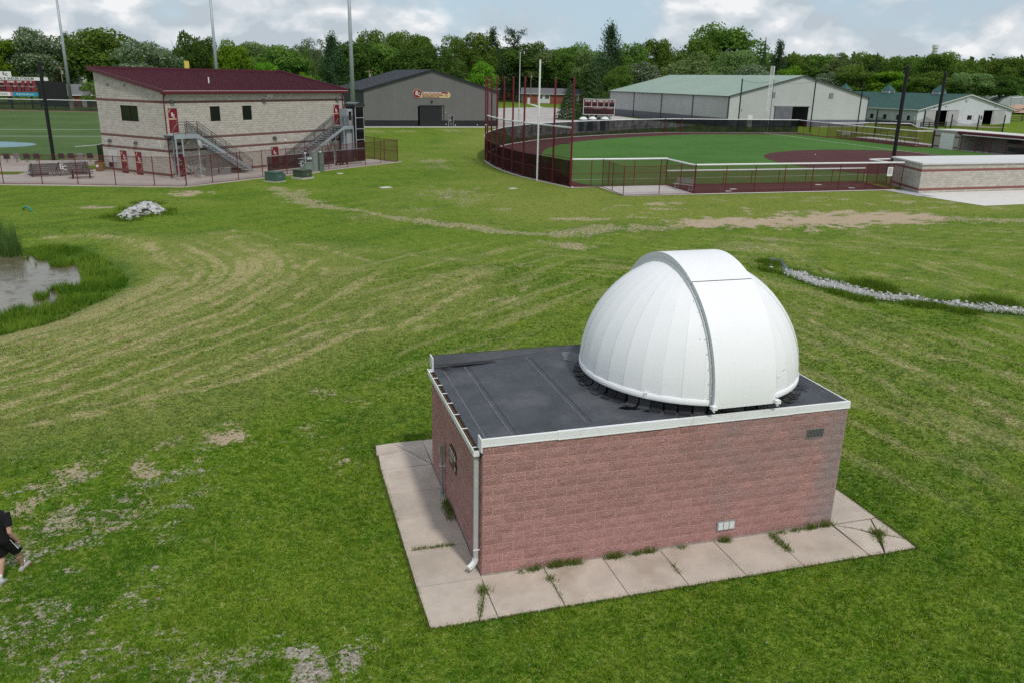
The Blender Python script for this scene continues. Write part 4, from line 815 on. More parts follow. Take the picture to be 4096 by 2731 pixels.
    q = MB(); q.tube((-.085, 3.24, 0), (-.085, 3.24, 1.0), .033, 10); q.tube((-.085, 3.24, .0), (-.085, 3.24, .16), .042, 10); cd = q.build('conduit', M_GREYPIPE, T)
    q = MB(); q.box(-.145, -.02, 3.15, 3.30, .98, 1.22); q.build('junction_box', M_TAN, cd); q = MB(); q.box(-.13, -.01, 3.20, 3.28, .70, .725); q.build('clamp', M_RAIL, cd)
    q = MB(); q.lathe([(.0, .004), (.09, .004), (.09, 0)], 14, (-.085, 3.24, 0)); q.build('grout_collar', mat('grout', (.45, .43, .40), .9), cd)
    # interpretive sign on the left wall, arched top
    pts = [(2.73, 1.02), (2.08, 1.05), (2.08, 1.44), (2.2, 1.52), (2.4, 1.545), (2.6, 1.52), (2.73, 1.44)]; q = MB(); q.v = [(-.034, y, z) for y, z in pts]+[(-.018, y, z) for y, z in pts]; n = len(pts)
    q.f = [tuple(range(n)), tuple(range(2*n-1, n-1, -1))]+[(i, (i+1) % n, n+(i+1) % n, n+i) for i in range(n)]; sg = q.build('sign_board', mat('sign_brown', (.075, .026, .02), .5), T)
    MW = mat('sign_print', (.62, .58, .54), .6)
    for y0, y1, z0, z1 in ((2.25, 2.68, 1.40, 1.44), (2.25, 2.62, 1.35, 1.36), (2.27, 2.66, 1.325, 1.335), (2.27, 2.64, 1.30, 1.31), (2.27, 2.66, 1.275, 1.285), (2.4, 2.68, 1.17, 1.20), (2.45, 2.66, 1.14, 1.147), (2.11, 2.19, 1.32, 1.44), (2.11, 2.19, 1.09, 1.18)):
        q = MB(); q.box(-.036, -.0345, y0, y1, z0, z1); q.build('lettering', MW, sg)
    # ---------------- dome
    cx, cy, cz, r = 5.184, 2.331, 3.01, 2.325
    q = MB(); q.lathe([(2.20, 2.60), (2.20, 2.955), (2.27, 2.955)], 64, (cx, cy, 0)); q.build('curb', M_BLACK, T)
    q = MB(); q.lathe([(2.21, 2.935), (2.342, 2.93), (2.346, 2.936), (2.342, 3.045), (2.33, 3.05), (2.25, 3.05)], 72, (cx, cy, 0)); dome = q.build('dome', M_DOME, T, True)
    rr = random.Random(4)
    MF = [mat('flap%d' % i, c, .7, .3, 7) for i, c in enumerate(((.022, .023, .025), (.04, .042, .047), (.055, .058, .064)))]
    for k in range(52):
        t = 2*math.pi*k/52 + rr.uniform(-.01, .01); c, s = math.cos(t), math.sin(t); q = MB(); w = .115; zb = zr(cx+2.3*c); ro = min(2.40+rr.uniform(-.02, .05), (cy-.13)/max(1e-3, -s) if s < -.5 else 9)
        q.v = [(2.215, -w, zb+.22), (2.215, w, zb+.22), (2.235, w, zb+.05), (2.235, -w, zb+.05), (min(2.30, ro-.01), w, zb+.012), (min(2.30, ro-.01), -w, zb+.012), (ro, w*.9, zb+.014), (ro-.01, -w*.9, zb+.014)]
        q.f = [(0, 3, 2, 1), (3, 5, 4, 2), (5, 7, 6, 4)]; link('flashing_flap', q.mesh('flashing_flap', rr.choice(MF)), T, (cx, cy, 0), (0, 0, t))
        q = MB(); q.bar((ro+.005, -w*.8, zb+.012), (ro+.005, w*.8, zb+.012), .025, .02); link('flashing_bead', q.mesh('flashing_bead', MF[1] if k % 4 else MF[2]), T, (cx, cy, 0), (0, 0, t))
    NG = 36; gv = []; gf = []; el = np.linspace(0, math.radians(86), 15); h = math.pi/NG
    for e in el:
        R_ = r*math.cos(e)/math.cos(h)*.999; z = r*math.sin(e); d = R_*math.cos(h)
        gv += [(d, -d*math.tan(h), z), (d, d*math.tan(h), z)]
    for j in range(len(el)-1):
        a, b = j*2, (j+1)*2; gf += [(a, a+1, b+1, b)]
    gore = new_mesh('gore', gv, gf, M_DOME, True)
    for k in range(NG):
        o = link('gore', gore, dome, (cx, cy, cz), (0, 0, 2*math.pi*(k+.5)/NG + rr.uniform(-.002, .002)))
        o.scale = (1+rr.uniform(-.001, .002), 1, 1)
    q = MB(); q.lathe([(0, r*1.0), (.35, r*.99)], 24, (cx, cy, cz)); q.build('crown_cap', M_DOME, dome)
    def strip(name, R, t0, t1, hw, mt_, skirt=None, n=28, thick=.02):
        q = MB(); th = np.linspace(math.radians(t0), math.radians(t1), n)
        for t in th:
            c, s = math.cos(t), math.sin(t); zz = max(0, 0)
            Rv = R(math.degrees(t)) if callable(R) else R
            for x, Rr in ((-hw, Rv), (hw, Rv), (hw, skirt), (-hw, skirt)): q.v.append((cx+x, cy-c*Rr, cz+s*Rr))
        for k in range(n-1):
            for j in range(4): q.f.append((k*4+j, k*4+(j+1) % 4, (k+1)*4+(j+1) % 4, (k+1)*4+j))
        q.f += [(3, 2, 1, 0), tuple((n-1)*4+j for j in range(4))]; me = q.mesh(name, mt_, True); me.materials.append(M_RAIL)
        for p in me.polygons:
            if abs(p.normal.x) > .7: p.material_index = 1; p.use_smooth = False
        me.set_sharp_from_angle(angle=math.radians(35)); return link(name, me, dome)
    strip('lower_shutter', 2.365, -2.5, 61.6, .66, M_DOME, 2.18); strip('upper_shutter', lambda a: 2.372+.045*min(1, max(0, (a-62)/26)), 61.9, 148, .672, M_DOME, 2.2); strip('shutter_seam', 2.368, 61.55, 61.95, .665, M_BLACK, 2.2, 3)
    for sx in (-1, 1):
        q = MB(); th = np.linspace(math.radians(-2), math.radians(148), 40); x0, x1 = (-.69, -.664) if sx < 0 else (.664, .69)
        for t in th:
            lift = .0 if math.degrees(t) < 61 else .05; c, s = math.cos(t), math.sin(t)
            for x, R in ((x0, 2.262+lift*.5), (x1, 2.262+lift*.5), (x1, 2.15), (x0, 2.15)): q.v.append((cx+x, cy-c*R, cz+s*R))
        for k in range(39):
            for j in range(4): q.f.append((k*4+j, k*4+(j+1) % 4, (k+1)*4+(j+1) % 4, (k+1)*4+j))
        q.build('shutter_rail', M_RAIL, dome)
        b = MB(); bx = sx*.69; b.box(cx+bx-.05, cx+bx+.05, cy-2.47, cy-2.36, 2.93, 3.0); b.box(cx+bx-.015, cx+bx+.015, cy-2.45, cy-2.40, 2.88, 2.94); b.build('corner_bracket', M_DOME, dome)
        for tdeg in (range(4, 60, 7) if sx < 0 else ()):
            t = math.radians(tdeg); b = MB(); b.tube((cx+sx*.70, cy-math.cos(t)*2.29, cz+math.sin(t)*2.29), (cx+sx*.70, cy-math.cos(t)*2.315, cz+math.sin(t)*2.315), .011, 6); b.build('bolt', M_RAIL, dome)
    for tdeg in (66, 78, 92, 106):
        t = math.radians(tdeg); b = MB(); b.tube((cx-.66, cy-math.cos(t)*2.36, cz+math.sin(t)*2.36), (cx-.69, cy-math.cos(t)*2.36, cz+math.sin(t)*2.36), .014, 6); b.build('bolt', M_RAIL, dome)
    t = math.atan2(.82-cy, 3.56-cx); b = MB(); b.box(2.33, 2.36, -.035, .035, 2.945, 3.065); link('rim_bracket', b.mesh('rim_bracket', M_DOME), dome, (cx, cy, 0), (0, 0, t))
    for (px, pz) in ((.80, .35), (.86, .35), (1.0, .45), (1.06, .46), (.70, .12), (-.80, 1.15), (-.72, 1.75)):
        rr_ = math.sqrt(max(0, 2.33**2-px*px-pz*pz)); b = MB(); b.tube((cx+px, cy-rr_, cz+pz), (cx+px*1.004, cy-rr_*1.004, cz+pz*1.004), .011, 6); b.build('rivet', M_RAIL, dome)
build_observatory()
# ------------------------------------------------------------------ person walking away at the image edge
def loft(chain, n=12):
    """chain of (point, rx, ry) -> closed tube with elliptical rings (rx sideways, ry along facing)"""
    V = []; F = []; m = len(chain)
    for i, (p, rx, ry) in enumerate(chain):
        a = Vector(chain[max(0, i-1)][0]); b = Vector(chain[min(m-1, i+1)][0]); d = (b-a).normalized()
        side = Vector((1, 0, 0)) - d*d.x
        side = side.normalized() if side.length > .1 else Vector((0, 1, 0)); fw = d.cross(side).normalized()
        for k in range(n):
            t = 2*math.pi*k/n; V.append(tuple(Vector(p) + side*rx*math.cos(t) + fw*ry*math.sin(t)))
    for i in range(m-1):
        for k in range(n): F.append((i*n+k, i*n+(k+1) % n, (i+1)*n+(k+1) % n, (i+1)*n+k))
    F.append(tuple(range(n-1, -1, -1))); F.append(tuple(range((m-1)*n, m*n))); return V, F
def fuse(name, lofts, m, parent, voxel=.011, smooth=2):
    V = []; F = []
    for v, f in lofts: n0 = len(V); V += v; F += [tuple(n0+k for k in q) for q in f]
    me = new_mesh(name, V, F, m); bm = bmesh.new(); bm.from_mesh(me); bmesh.ops.recalc_face_normals(bm, faces=bm.faces); bm.to_mesh(me); bm.free()
    o = link(name, me, parent); r = o.modifiers.new('fuse', 'REMESH'); r.mode = 'VOXEL'; r.voxel_size = voxel; r.use_smooth_shade = True
    s = o.modifiers.new('relax', 'SMOOTH'); s.iterations = smooth; s.factor = .5; return o
def build_person():
    P = thing('person', 'person in black t-shirt and black striped shorts walking at the left image edge', 'person', (-8.33, 1.99, 0), math.radians(-20)); P.scale = (1.05, 1.05, 1.05)
    SK = mat('skin', (.46, .27, .20), .55, .06, 12, spec=.35); BK = mat('black_cotton', (.009, .009, .010), .9, .2, 14, .003, 40); WH = mat('sock_white', (.72, .72, .74), .9, .05, 40)
    HA = mat('brown_hair', (.05, .03, .02), .6, .3, 60); GR = mat('shoe_grey', (.36, .35, .33), .8, .15, 40); RD = mat('sole_red', (.55, .07, .07), .6); CR = mat('sole_cream', (.68, .55, .32), .6); BKS = mat('shoe_dark', (.03, .03, .032), .7)
    # local frame: x right, y forward; right leg in front, left leg trailing
    hipR, kneeR, ankR = Vector((.09, .02, .84)), Vector((.10, .21, .47)), Vector((.075, .32, .115))
    hipL, kneeL, ankL = Vector((-.09, .0, .84)), Vector((-.065, .06, .46)), Vector((-.03, -.14, .115))
    shR, elR, wrR = Vector((.195, -.01, 1.315)), Vector((.26, -.09, 1.03)), Vector((.265, .04, .80))
    shL, elL, wrL = Vector((-.195, .01, 1.315)), Vector((-.245, .10, 1.05)), Vector((-.23, .27, .88))
    L = []
    L.append(loft([((0, .0, .80), .13, .10), ((0, 0, .90), .155, .11), ((0, -.005, 1.02), .14, .095), ((0, 0, 1.15), .16, .105), ((0, .005, 1.27), .175, .10), ((0, .005, 1.345), .11, .075), ((0, .01, 1.38), .058, .058), ((0, .02, 1.43), .052, .055), ((0, .03, 1.46), .05, .055)], 16))
    L.append(loft([((0, .03, 1.435), .03, .04), ((0, .045, 1.46), .052, .07), ((0, .045, 1.50), .066, .085), ((0, .04, 1.56), .075, .093), ((0, .035, 1.61), .074, .092), ((0, .03, 1.65), .058, .072), ((0, .03, 1.668), .02, .03)], 16))
    L.append(loft([((0, .125, 1.575), .008, .008), ((0, .138, 1.545), .014, .016), ((0, .128, 1.527), .014, .012)], 8))
    for s in (-1, 1): L.append(loft([((s*.072, .03, 1.51), .008, .014), ((s*.084, .025, 1.54), .009, .024), ((s*.083, .025, 1.575), .008, .018)], 8))
    for h, k, a in ((hipR, kneeR, ankR), (hipL, kneeL, ankL)):
        L.append(loft([(h+Vector((0, 0, .06)), .09, .09), (h, .09, .095), (h.lerp(k, .5), .074, .08), (k, .054, .058), (k.lerp(a, .3)+Vector((0, -.012, 0)), .053, .06), (k.lerp(a, .7), .038, .042), (a, .033, .04), (a+Vector((0, .03, -.06)), .035, .05)], 12))
    for sgn, s, e, w in ((1, shR, elR, wrR), (-1, shL, elL, wrL)):
        L.append(loft([(Vector((s.x*.6, s.y, s.z-.02)), .05, .055), (s, .052, .055), (s.lerp(e, .5), .042, .045), (e, .036, .038), (e.lerp(w, .35), .036, .038), (w, .025, .028)], 12))
        d = (w-e).normalized(); fw = Vector((0, 1, 0)); palm = w + d*.05
        L.append(loft([(w, .024, .028), (w+d*.03, .024, .036), (palm+d*.02, .024, .040), (palm+d*.045, .02, .038)], 10))
        for q, ln in ((-.028, .062), (-.010, .070), (.009, .066), (.027, .054)):       # four curled fingers
            b0 = palm + d*.04 + fw*q; k1 = b0 + d*ln*.45 + Vector((-sgn*.006, 0, 0)); k2 = k1 + d*ln*.2 + Vector((-sgn*.024, 0, 0)); k3 = k2 + Vector((-sgn*.016, 0, .018))
            L.append(loft([(b0, .0095, .009), (k1, .009, .0088), (k2, .0085, .008), (k3, .007, .007)], 7))
        t0 = palm - d*.005 + fw*.036; t1 = t0 + d*.028 + fw*.016; t2 = t1 + d*.026 + Vector((-sgn*.012, 0, 0)); L.append(loft([(t0, .011, .011), (t1, .0105, .010), (t2, .008, .008)], 7))
    fuse('body', L, SK, P, .0085, 2)
    shirt = [loft([((0, 0, .835), .178, .128), ((0, 0, .95), .172, .122), ((0, 0, 1.10), .17, .118), ((0, .005, 1.25), .192, .118), ((0, .005, 1.34), .15, .092), ((0, .01, 1.372), .075, .07)], 18)]
    for s, e in ((shR, elR), (shL, elL)): shirt.append(loft([(Vector((s.x*.5, s.y, s.z-.01)), .07, .075), (s+Vector((0, 0, .008)), .068, .072), (s.lerp(e, .35), .068, .068), (s.lerp(e, .66), .068, .066)], 14))
    fuse('t_shirt', shirt, BK, P, .011, 3)
    sh = [loft([((0, 0, .93), .165, .118), ((0, 0, .85), .178, .128), ((0, .01, .79), .165, .12)], 18)]
    for h, k in ((hipR, kneeR), (hipL, kneeL)): sh.append(loft([(h+Vector((0, 0, .02)), .10, .115), (h.lerp(k, .4), .105, .11), (h.lerp(k, .8), .10, .10), (h.lerp(k, .92), .098, .098)], 14))
    st = fuse('shorts', sh, BK, P, .011, 3)
    for k in range(3):        # three pale side stripes
        q = MB(); a = hipR+Vector((.088, -.03+k*.032, .0)); b = hipR.lerp(kneeR, .66)+Vector((.106, -.035+k*.032, 0)); q.bar(a, b, .012, .016); q.build('side_stripe', WH, st)
    fuse('hair', [loft([((0, .035, 1.675), .03, .035), ((0, .02, 1.655), .066, .08), ((0, .012, 1.61), .081, .094), ((0, -.005, 1.55), .078, .078), ((0, -.022, 1.50), .06, .05), ((0, -.028, 1.475), .045, .03)], 16)], HA, P, .01, 2)
    for s in (-1, 1):
        q = MB(); q.tube((s*.03, .127, 1.553), (s*.03, .131, 1.553), .009, 8); q.build('eye', BKS, P)
    q = MB(); q.box(-.024, .024, .120, .128, 1.492, 1.499); q.build('mouth', mat('lips', (.34, .13, .11), .6), P)
    for a, pitch in ((ankR, .22), (ankL, -.12)):
        fuse('sock', [loft([(a+Vector((0, .0, .10)), .043, .05), (a+Vector((0, .005, .03)), .04, .048), (a+Vector((0, .02, -.05)), .042, .06)], 12)], WH, P, .011, 2)
        E_ = bpy.data.objects.new('shoe', None); 
        M4 = Matrix.Translation(a+Vector((0, -.05, -.115))) @ Matrix.Rotation(pitch, 4, 'X')
        def tr(ch): return [(M4 @ Vector(p), rx, ry) for p, rx, ry in ch]
        up = fuse('shoe', [loft(tr([((0, -.045, .065), .022, .03), ((0, -.02, .07), .038, .052), ((0, .05, .075), .042, .056), ((0, .12, .062), .046, .042), ((0, .19, .05), .048, .028), ((0, .24, .045), .03, .016)]), 14)], GR, P, .009, 2)
        fuse('sole', [loft(tr([((0, -.065, .018), .02, .016), ((0, -.03, .018), .041, .022), ((0, .08, .018), .043, .022), ((0, .18, .02), .05, .02), ((0, .25, .032), .028, .014)]), 14)], RD, up, .009, 1)
        fuse('midsole', [loft(tr([((0, -.068, .036), .018, .012), ((0, -.03, .036), .043, .015), ((0, .08, .032), .045, .012), ((0, .12, .03), .03, .01)]), 14)], CR, up, .009, 1)
build_person()
# ------------------------------------------------------------------ shared materials of the sports grounds
M_MAROON = mat('maroon_paint', (0.135, 0.013, 0.024), 0.45, .08, 3)
M_MAROOND = mat('maroon_door', (0.20, 0.012, 0.028), 0.5, .06, 3)
M_MROOF = mat('maroon_roof', (0.092, 0.018, 0.029), 0.42, .08, .8, spec=.4)
M_BUFF = split_face('split_face_buff', (0.475, 0.44, 0.392), 30, .03, rnd=.12, var=.2)
M_BUFFM = mat('buff_mortar', (0.52, 0.49, 0.44), .9, .1, 6)
M_SOLDIER = mat('soldier_brick', (0.165, 0.072, 0.062), .9, .55, 14, detail=2)
M_SOLDMORT = mat('soldier_mortar', (0.34, 0.27, 0.24), .9)
M_GLASS = mat('dark_glass', (0.010, 0.011, 0.013), .08, .3, 1.5, spec=.6)
M_FRAMEK = mat('black_frame', (0.014, 0.014, 0.015), .5)
M_GALV = mat('galvanised_steel', (0.36, 0.40, 0.43), .5, .15, 3, metal=.3)
M_GALVD = mat('dark_steel', (0.055, 0.058, 0.06), .55, .1, 6)
M_CREAM = mat('cream_print', (0.66, 0.52, 0.33), .6); M_PRINTW = mat('white_print', (0.75, 0.74, 0.72), .6)
M_PAD = mat('concrete_pad', (0.47, 0.42, 0.385), .9, .10, .7, .003, 60, stain=((.36, .32, .29), .35, .55, .8))
M_PADW = mat('concrete_white', (0.62, 0.60, 0.57), .9, .06, .8)
M_CAP = mat('white_fence_cap', (0.72, 0.73, 0.73), .5, .06, 3)
M_LINK = film('chain_link_maroon', (0.10, 0.042, 0.036), .31)
M_LINKK = film('chain_link_black', (0.02, 0.02, 0.02), .25)
M_SCREEN = film('black_windscreen', (0.014, 0.017, 0.018), .86)
M_SCREENB = film('brown_windscreen', (0.030, 0.016, 0.017), .90)
M_NET = film('black_net', (0.012, 0.012, 0.013), .35); M_NETL = film('fine_net', (0.10, 0.10, 0.10), .07)
M_BLKPOLE = mat('black_pole', (0.010, 0.010, 0.012), .5)
M_TGREEN = mat('transformer_green', (0.060, 0.115, 0.095), .55, .1, 3); M_TGREY = mat('cabinet_grey_green', (0.20, 0.235, 0.215), .55, .08, 3)
M_SILVER = mat('aluminium', (0.55, 0.56, 0.57), .4, .08, 5, metal=.4)
M_AC = mat('ac_grey', (0.34, 0.345, 0.335), .6, .08, 6)
M_TURF = mat('turf_green', (0.056, 0.140, 0.024), .9, .16, .35, .004, 60, stain=((.066, .158, .030), .07, .45, .6), spec=.1)
M_TURF2 = mat('turf_olive', (0.066, 0.115, 0.034), .9, .16, .3, .004, 60, stain=((.082, .135, .042), .05, .45, .6), spec=.1)
M_CLAY = mat('red_infield', (0.072, 0.020, 0.019), .95, .2, .5, .004, 40)
M_LINE = mat('field_line', (0.66, 0.67, 0.64), .9, .08, 3)

def sheet(name, poly, z, m, parent=None, kind='structure'):
    me = new_mesh(name, [(x, y, z) for x, y in poly], [tuple(range(len(poly)))], m); o = link(name, me, parent)
    if me.polygons[0].normal.z < 0: me.flip_normals()
    if parent is None: tag(o, kind=kind)
    return o
def strip_sheet(name, pts, w, z, m, parent=None):
    """flat ribbon along a polyline"""
    V = []; n = len(pts)
    for i, p in enumerate(pts):
        a = Vector((*pts[max(0, i-1)][:2], 0)); b = Vector((*pts[min(n-1, i+1)][:2], 0)); d = (b-a).normalized(); s = Vector((-d.y, d.x, 0))*w/2; P = Vector((p[0], p[1], z)); V += [tuple(P-s), tuple(P+s)]
    me = new_mesh(name, V, [(2*i, 2*i+2, 2*i+3, 2*i+1) for i in range(n-1)], m); o = link(name, me, parent)
    if me.polygons[0].normal.z < 0: me.flip_normals()
    if parent is None: tag(o, kind='structure')
    return o

def fence(name, label, pts, h, group=None, post_m=None, rail_m=None, film_m=None, cap=False, mid=False, spacing=2.9, screen=None, post_r=.035, rail_r=.024, posts=None, bottom=True, cat='fence'):
    """chain-link fence along a polyline: each post, each rail span and each mesh bay is a part"""
    post_m = post_m or M_MAROON; rail_m = rail_m or post_m; film_m = film_m or M_LINK
    T = thing(name, label, cat, (pts[0][0], pts[0][1], 0), 0, group); ox, oy = pts[0][:2]
    P = [Vector((p[0]-ox, p[1]-oy, 0)) for p in pts]; nodes = []
    for a, b in zip(P, P[1:]):
        n = max(1, round((b-a).length/spacing)) if posts is None else 1
        nodes += [a.lerp(b, k/n) for k in range(n)]
    nodes.append(P[-1])
    pm = MB().tube((0, 0, 0), (0, 0, h+.06), post_r, 8).mesh('post', post_m)
    for q in nodes: link('post', pm, T, tuple(q))
    for a, b in zip(nodes, nodes[1:]):
        d = b-a; L_ = d.length; rz = math.atan2(d.y, d.x)
        rm = MB()
        if cap: rm.tube((0, 0, h), (L_, 0, h), .075, 8)
        else: rm.tube((0, 0, h), (L_, 0, h), rail_r, 6)
        link('top_rail', rm.mesh('top_rail', M_CAP if cap else rail_m), T, tuple(a), (0, 0, rz))
        if bottom: link('bottom_rail', MB().tube((0, 0, .06), (L_, 0, .06), rail_r, 6).mesh('bottom_rail', rail_m), T, tuple(a), (0, 0, rz))
        for zm in ([h*.5] if mid is True else (mid or [])): link('mid_rail', MB().tube((0, 0, zm), (L_, 0, zm), rail_r, 6).mesh('mid_rail', rail_m), T, tuple(a), (0, 0, rz))
        link('chain_link_mesh', MB().quad((0, .012, .05), (L_, .012, .05), (L_, .012, h), (0, .012, h)).mesh('chain_link_mesh', film_m), T, tuple(a), (0, 0, rz))
        if screen:
            z0, z1, sm = screen; link('windscreen', MB().quad((0, -.02, z0), (L_, -.02, z0), (L_, -.02, z1), (0, -.02, z1)).mesh('windscreen', sm), T, tuple(a), (0, 0, rz))
    return T

# ------------------------------------------------------------------ baseball club building
TH = math.radians(42.3); BA = Vector((-11.42, 64.63, 0)); BU = Vector((math.cos(TH), math.sin(TH), 0)); BV = Vector((-BU.y, BU.x, 0))
def bw(s, v, z=0): return tuple(BA + BU*s + BV*v + Vector((0, 0, z)))
def door(parent, O, ang, w, h, m_leaf, logo=True, z0=0.0):
    """door in a wall facing local -y after rotation; O is its lower left corner"""
    e = link('door', MB().box(0, w, -.012, .01, 0, h).mesh('door', m_leaf), parent, (O[0], O[1], O[2]), (0, 0, ang))
    f = MB(); f.box(-.06, 0, -.03, .0, 0, h+.06); f.build('frame', m_leaf, e); f = MB(); f.box(w, w+.06, -.03, .0, 0, h+.06); f.build('frame', m_leaf, e); f = MB(); f.box(0, w, -.03, .0, h, h+.06); f.build('frame', m_leaf, e)
    f = MB(); f.box(w-.14, w-.06, -.05, -.012, h*.45, h*.45+.05); f.build('handle', M_SILVER, e)
    if logo:
        text('lettering', 'E', .40, M_PRINTW, e, (w*.46, -.016, h*.735), (math.pi/2, 0, 0), bold=.012); text('lettering', 'C', .34, M_PRINTW, e, (w*.62, -.018, h*.67), (math.pi/2, 0, 0), bold=.012)
        text('lettering', 'BASEBALL', .17, M_CREAM, e, (w*.5, -.016, h*.56), (math.pi/2, 0, 0), bold=.008, sx=1.0)
        for (x0, z0_, x1, z1_) in ((0.05, h*.82, w*.3, h*.98), (w*.3, h*.05, w*.95, h*.36)):
            q = MB()
            for k in range(11):
                t = k/10; x = x0+(x1-x0)*t; z = z0_+(z1_-z0_)*(t**.8); q.bar((x-.05, -.015, z+.035), (x+.05, -.015, z-.005), .006, .022)
            q.build('stitching', M_CREAM, e)
    return e
def wall_lamp(parent, O, ang, s=1.0):
    q = MB(); q.lathe([(.24*s, 0), (.235*s, .08*s), (.19*s, .17*s), (.1*s, .23*s), (0, .245*s)], 14, (0, 0, 0), math.pi, 2*math.pi); q.box(-.24*s, .24*s, -.02, .0, 0, .15*s); q.box(-.22*s, .22*s, -.2*s, 0, -.01, .0); q.build('wall_lamp', bpy.data.materials.get('lamp_bronze') or mat('lamp_bronze', (.055, .055, .055), .5), parent, True, O, (0, 0, ang))
def window(parent, O, ang, w, h, mull=1):
    e = link('window', MB().box(0, w, .0, .01, 0, h).mesh('window', M_GLASS), parent, O, (0, 0, ang))
    for a, b, c, d in ((0, w, 0, .05), (0, w, h-.05, h), (0, .05, .05, h-.05), (w-.05, w, .05, h-.05)): f = MB(); f.box(a, b, -.04, .0, c, d); f.build('frame', M_FRAMEK, e)
    for k in range(1, mull): f = MB(); x = w*k/mull; f.box(x-.025, x+.025, -.04, 0, .05, h-.05); f.build('mullion', M_FRAMEK, e)
    n = max(2, int(w/.075)); q = MB()
    for k in range(n): q.box(w*k/n+.004, w*(k+1)/n-.004, -.05, -.0, -.19, -.008)
    s = q.build('sill', M_SOLDIER, e)
    return e
def wall_sheet(m, L_, z0, z1, openings, T, top=None, depth=.1, place=None):
    """flat wall (local x along, -y out) with real openings and reveals, via place(x,y,z)"""
    xs = sorted({0, L_, *[o[0] for o in openings], *[o[1] for o in openings]}); zs = sorted({z0, z1, *[o[2] for o in openings], *[o[3] for o in openings]}); q = MB()
    for a, b in zip(xs, xs[1:]):
        for c, d in zip(zs, zs[1:]):
            xm, zm = (a+b)/2, (c+d)/2
            if any(o[0] < xm < o[1] and o[2] < zm < o[3] for o in openings): continue
            q.quad(place(a, 0, c), place(b, 0, c), place(b, 0, d), place(a, 0, d))
    for o in openings:
        a, b, c, d = o
        q.quad(place(a, 0, c), place(a, depth, c), place(a, depth, d), place(a, 0, d)); q.quad(place(b, 0, c), place(b, 0, d), place(b, depth, d), place(b, depth, c)); q.quad(place(a, 0, d), place(a, depth, d), place(b, depth, d), place(b, 0, d)); q.quad(place(a, 0, c), place(b, 0, c), place(b, depth, c), place(a, depth, c))
    if top: q.quad(place(0, 0, z1), place(L_, 0, z1), place(L_, 0, top(L_)), place(0, 0, top(0))) if top(0) > z1+.01 and top(L_) > z1+.01 else q.quad(place(0, 0, z1), place(L_, 0, z1), place(0, 0, top(0)) if top(0) > top(L_) else place(L_, 0, top(L_)))
    q.build('wall', m, T)
def soldier(T, L_, z, place, h=.19, w=.072):
    """band of upright bricks, too small to pick apart singly"""
    q = MB(); n = int(L_/w)
    for k in range(n):
        a, b = k*L_/n+.005, (k+1)*L_/n-.005
        q.quad(place(a, -.012, z), place(b, -.012, z), place(b, -.012, z+h), place(a, -.012, z+h)); q.quad(place(a, -.012, z+h), place(b, -.012, z+h), place(b, 0, z+h), place(a, 0, z+h))
    o = q.build('soldier_course', M_SOLDIER, T); tag(o, kind='stuff')
    q = MB(); q.quad(place(0, -.003, z-.006), place(L_, -.003, z-.006), place(L_, -.003, z+h+.006), place(0, -.003, z+h+.006)); q.build('band_mortar', M_SOLDMORT, T)

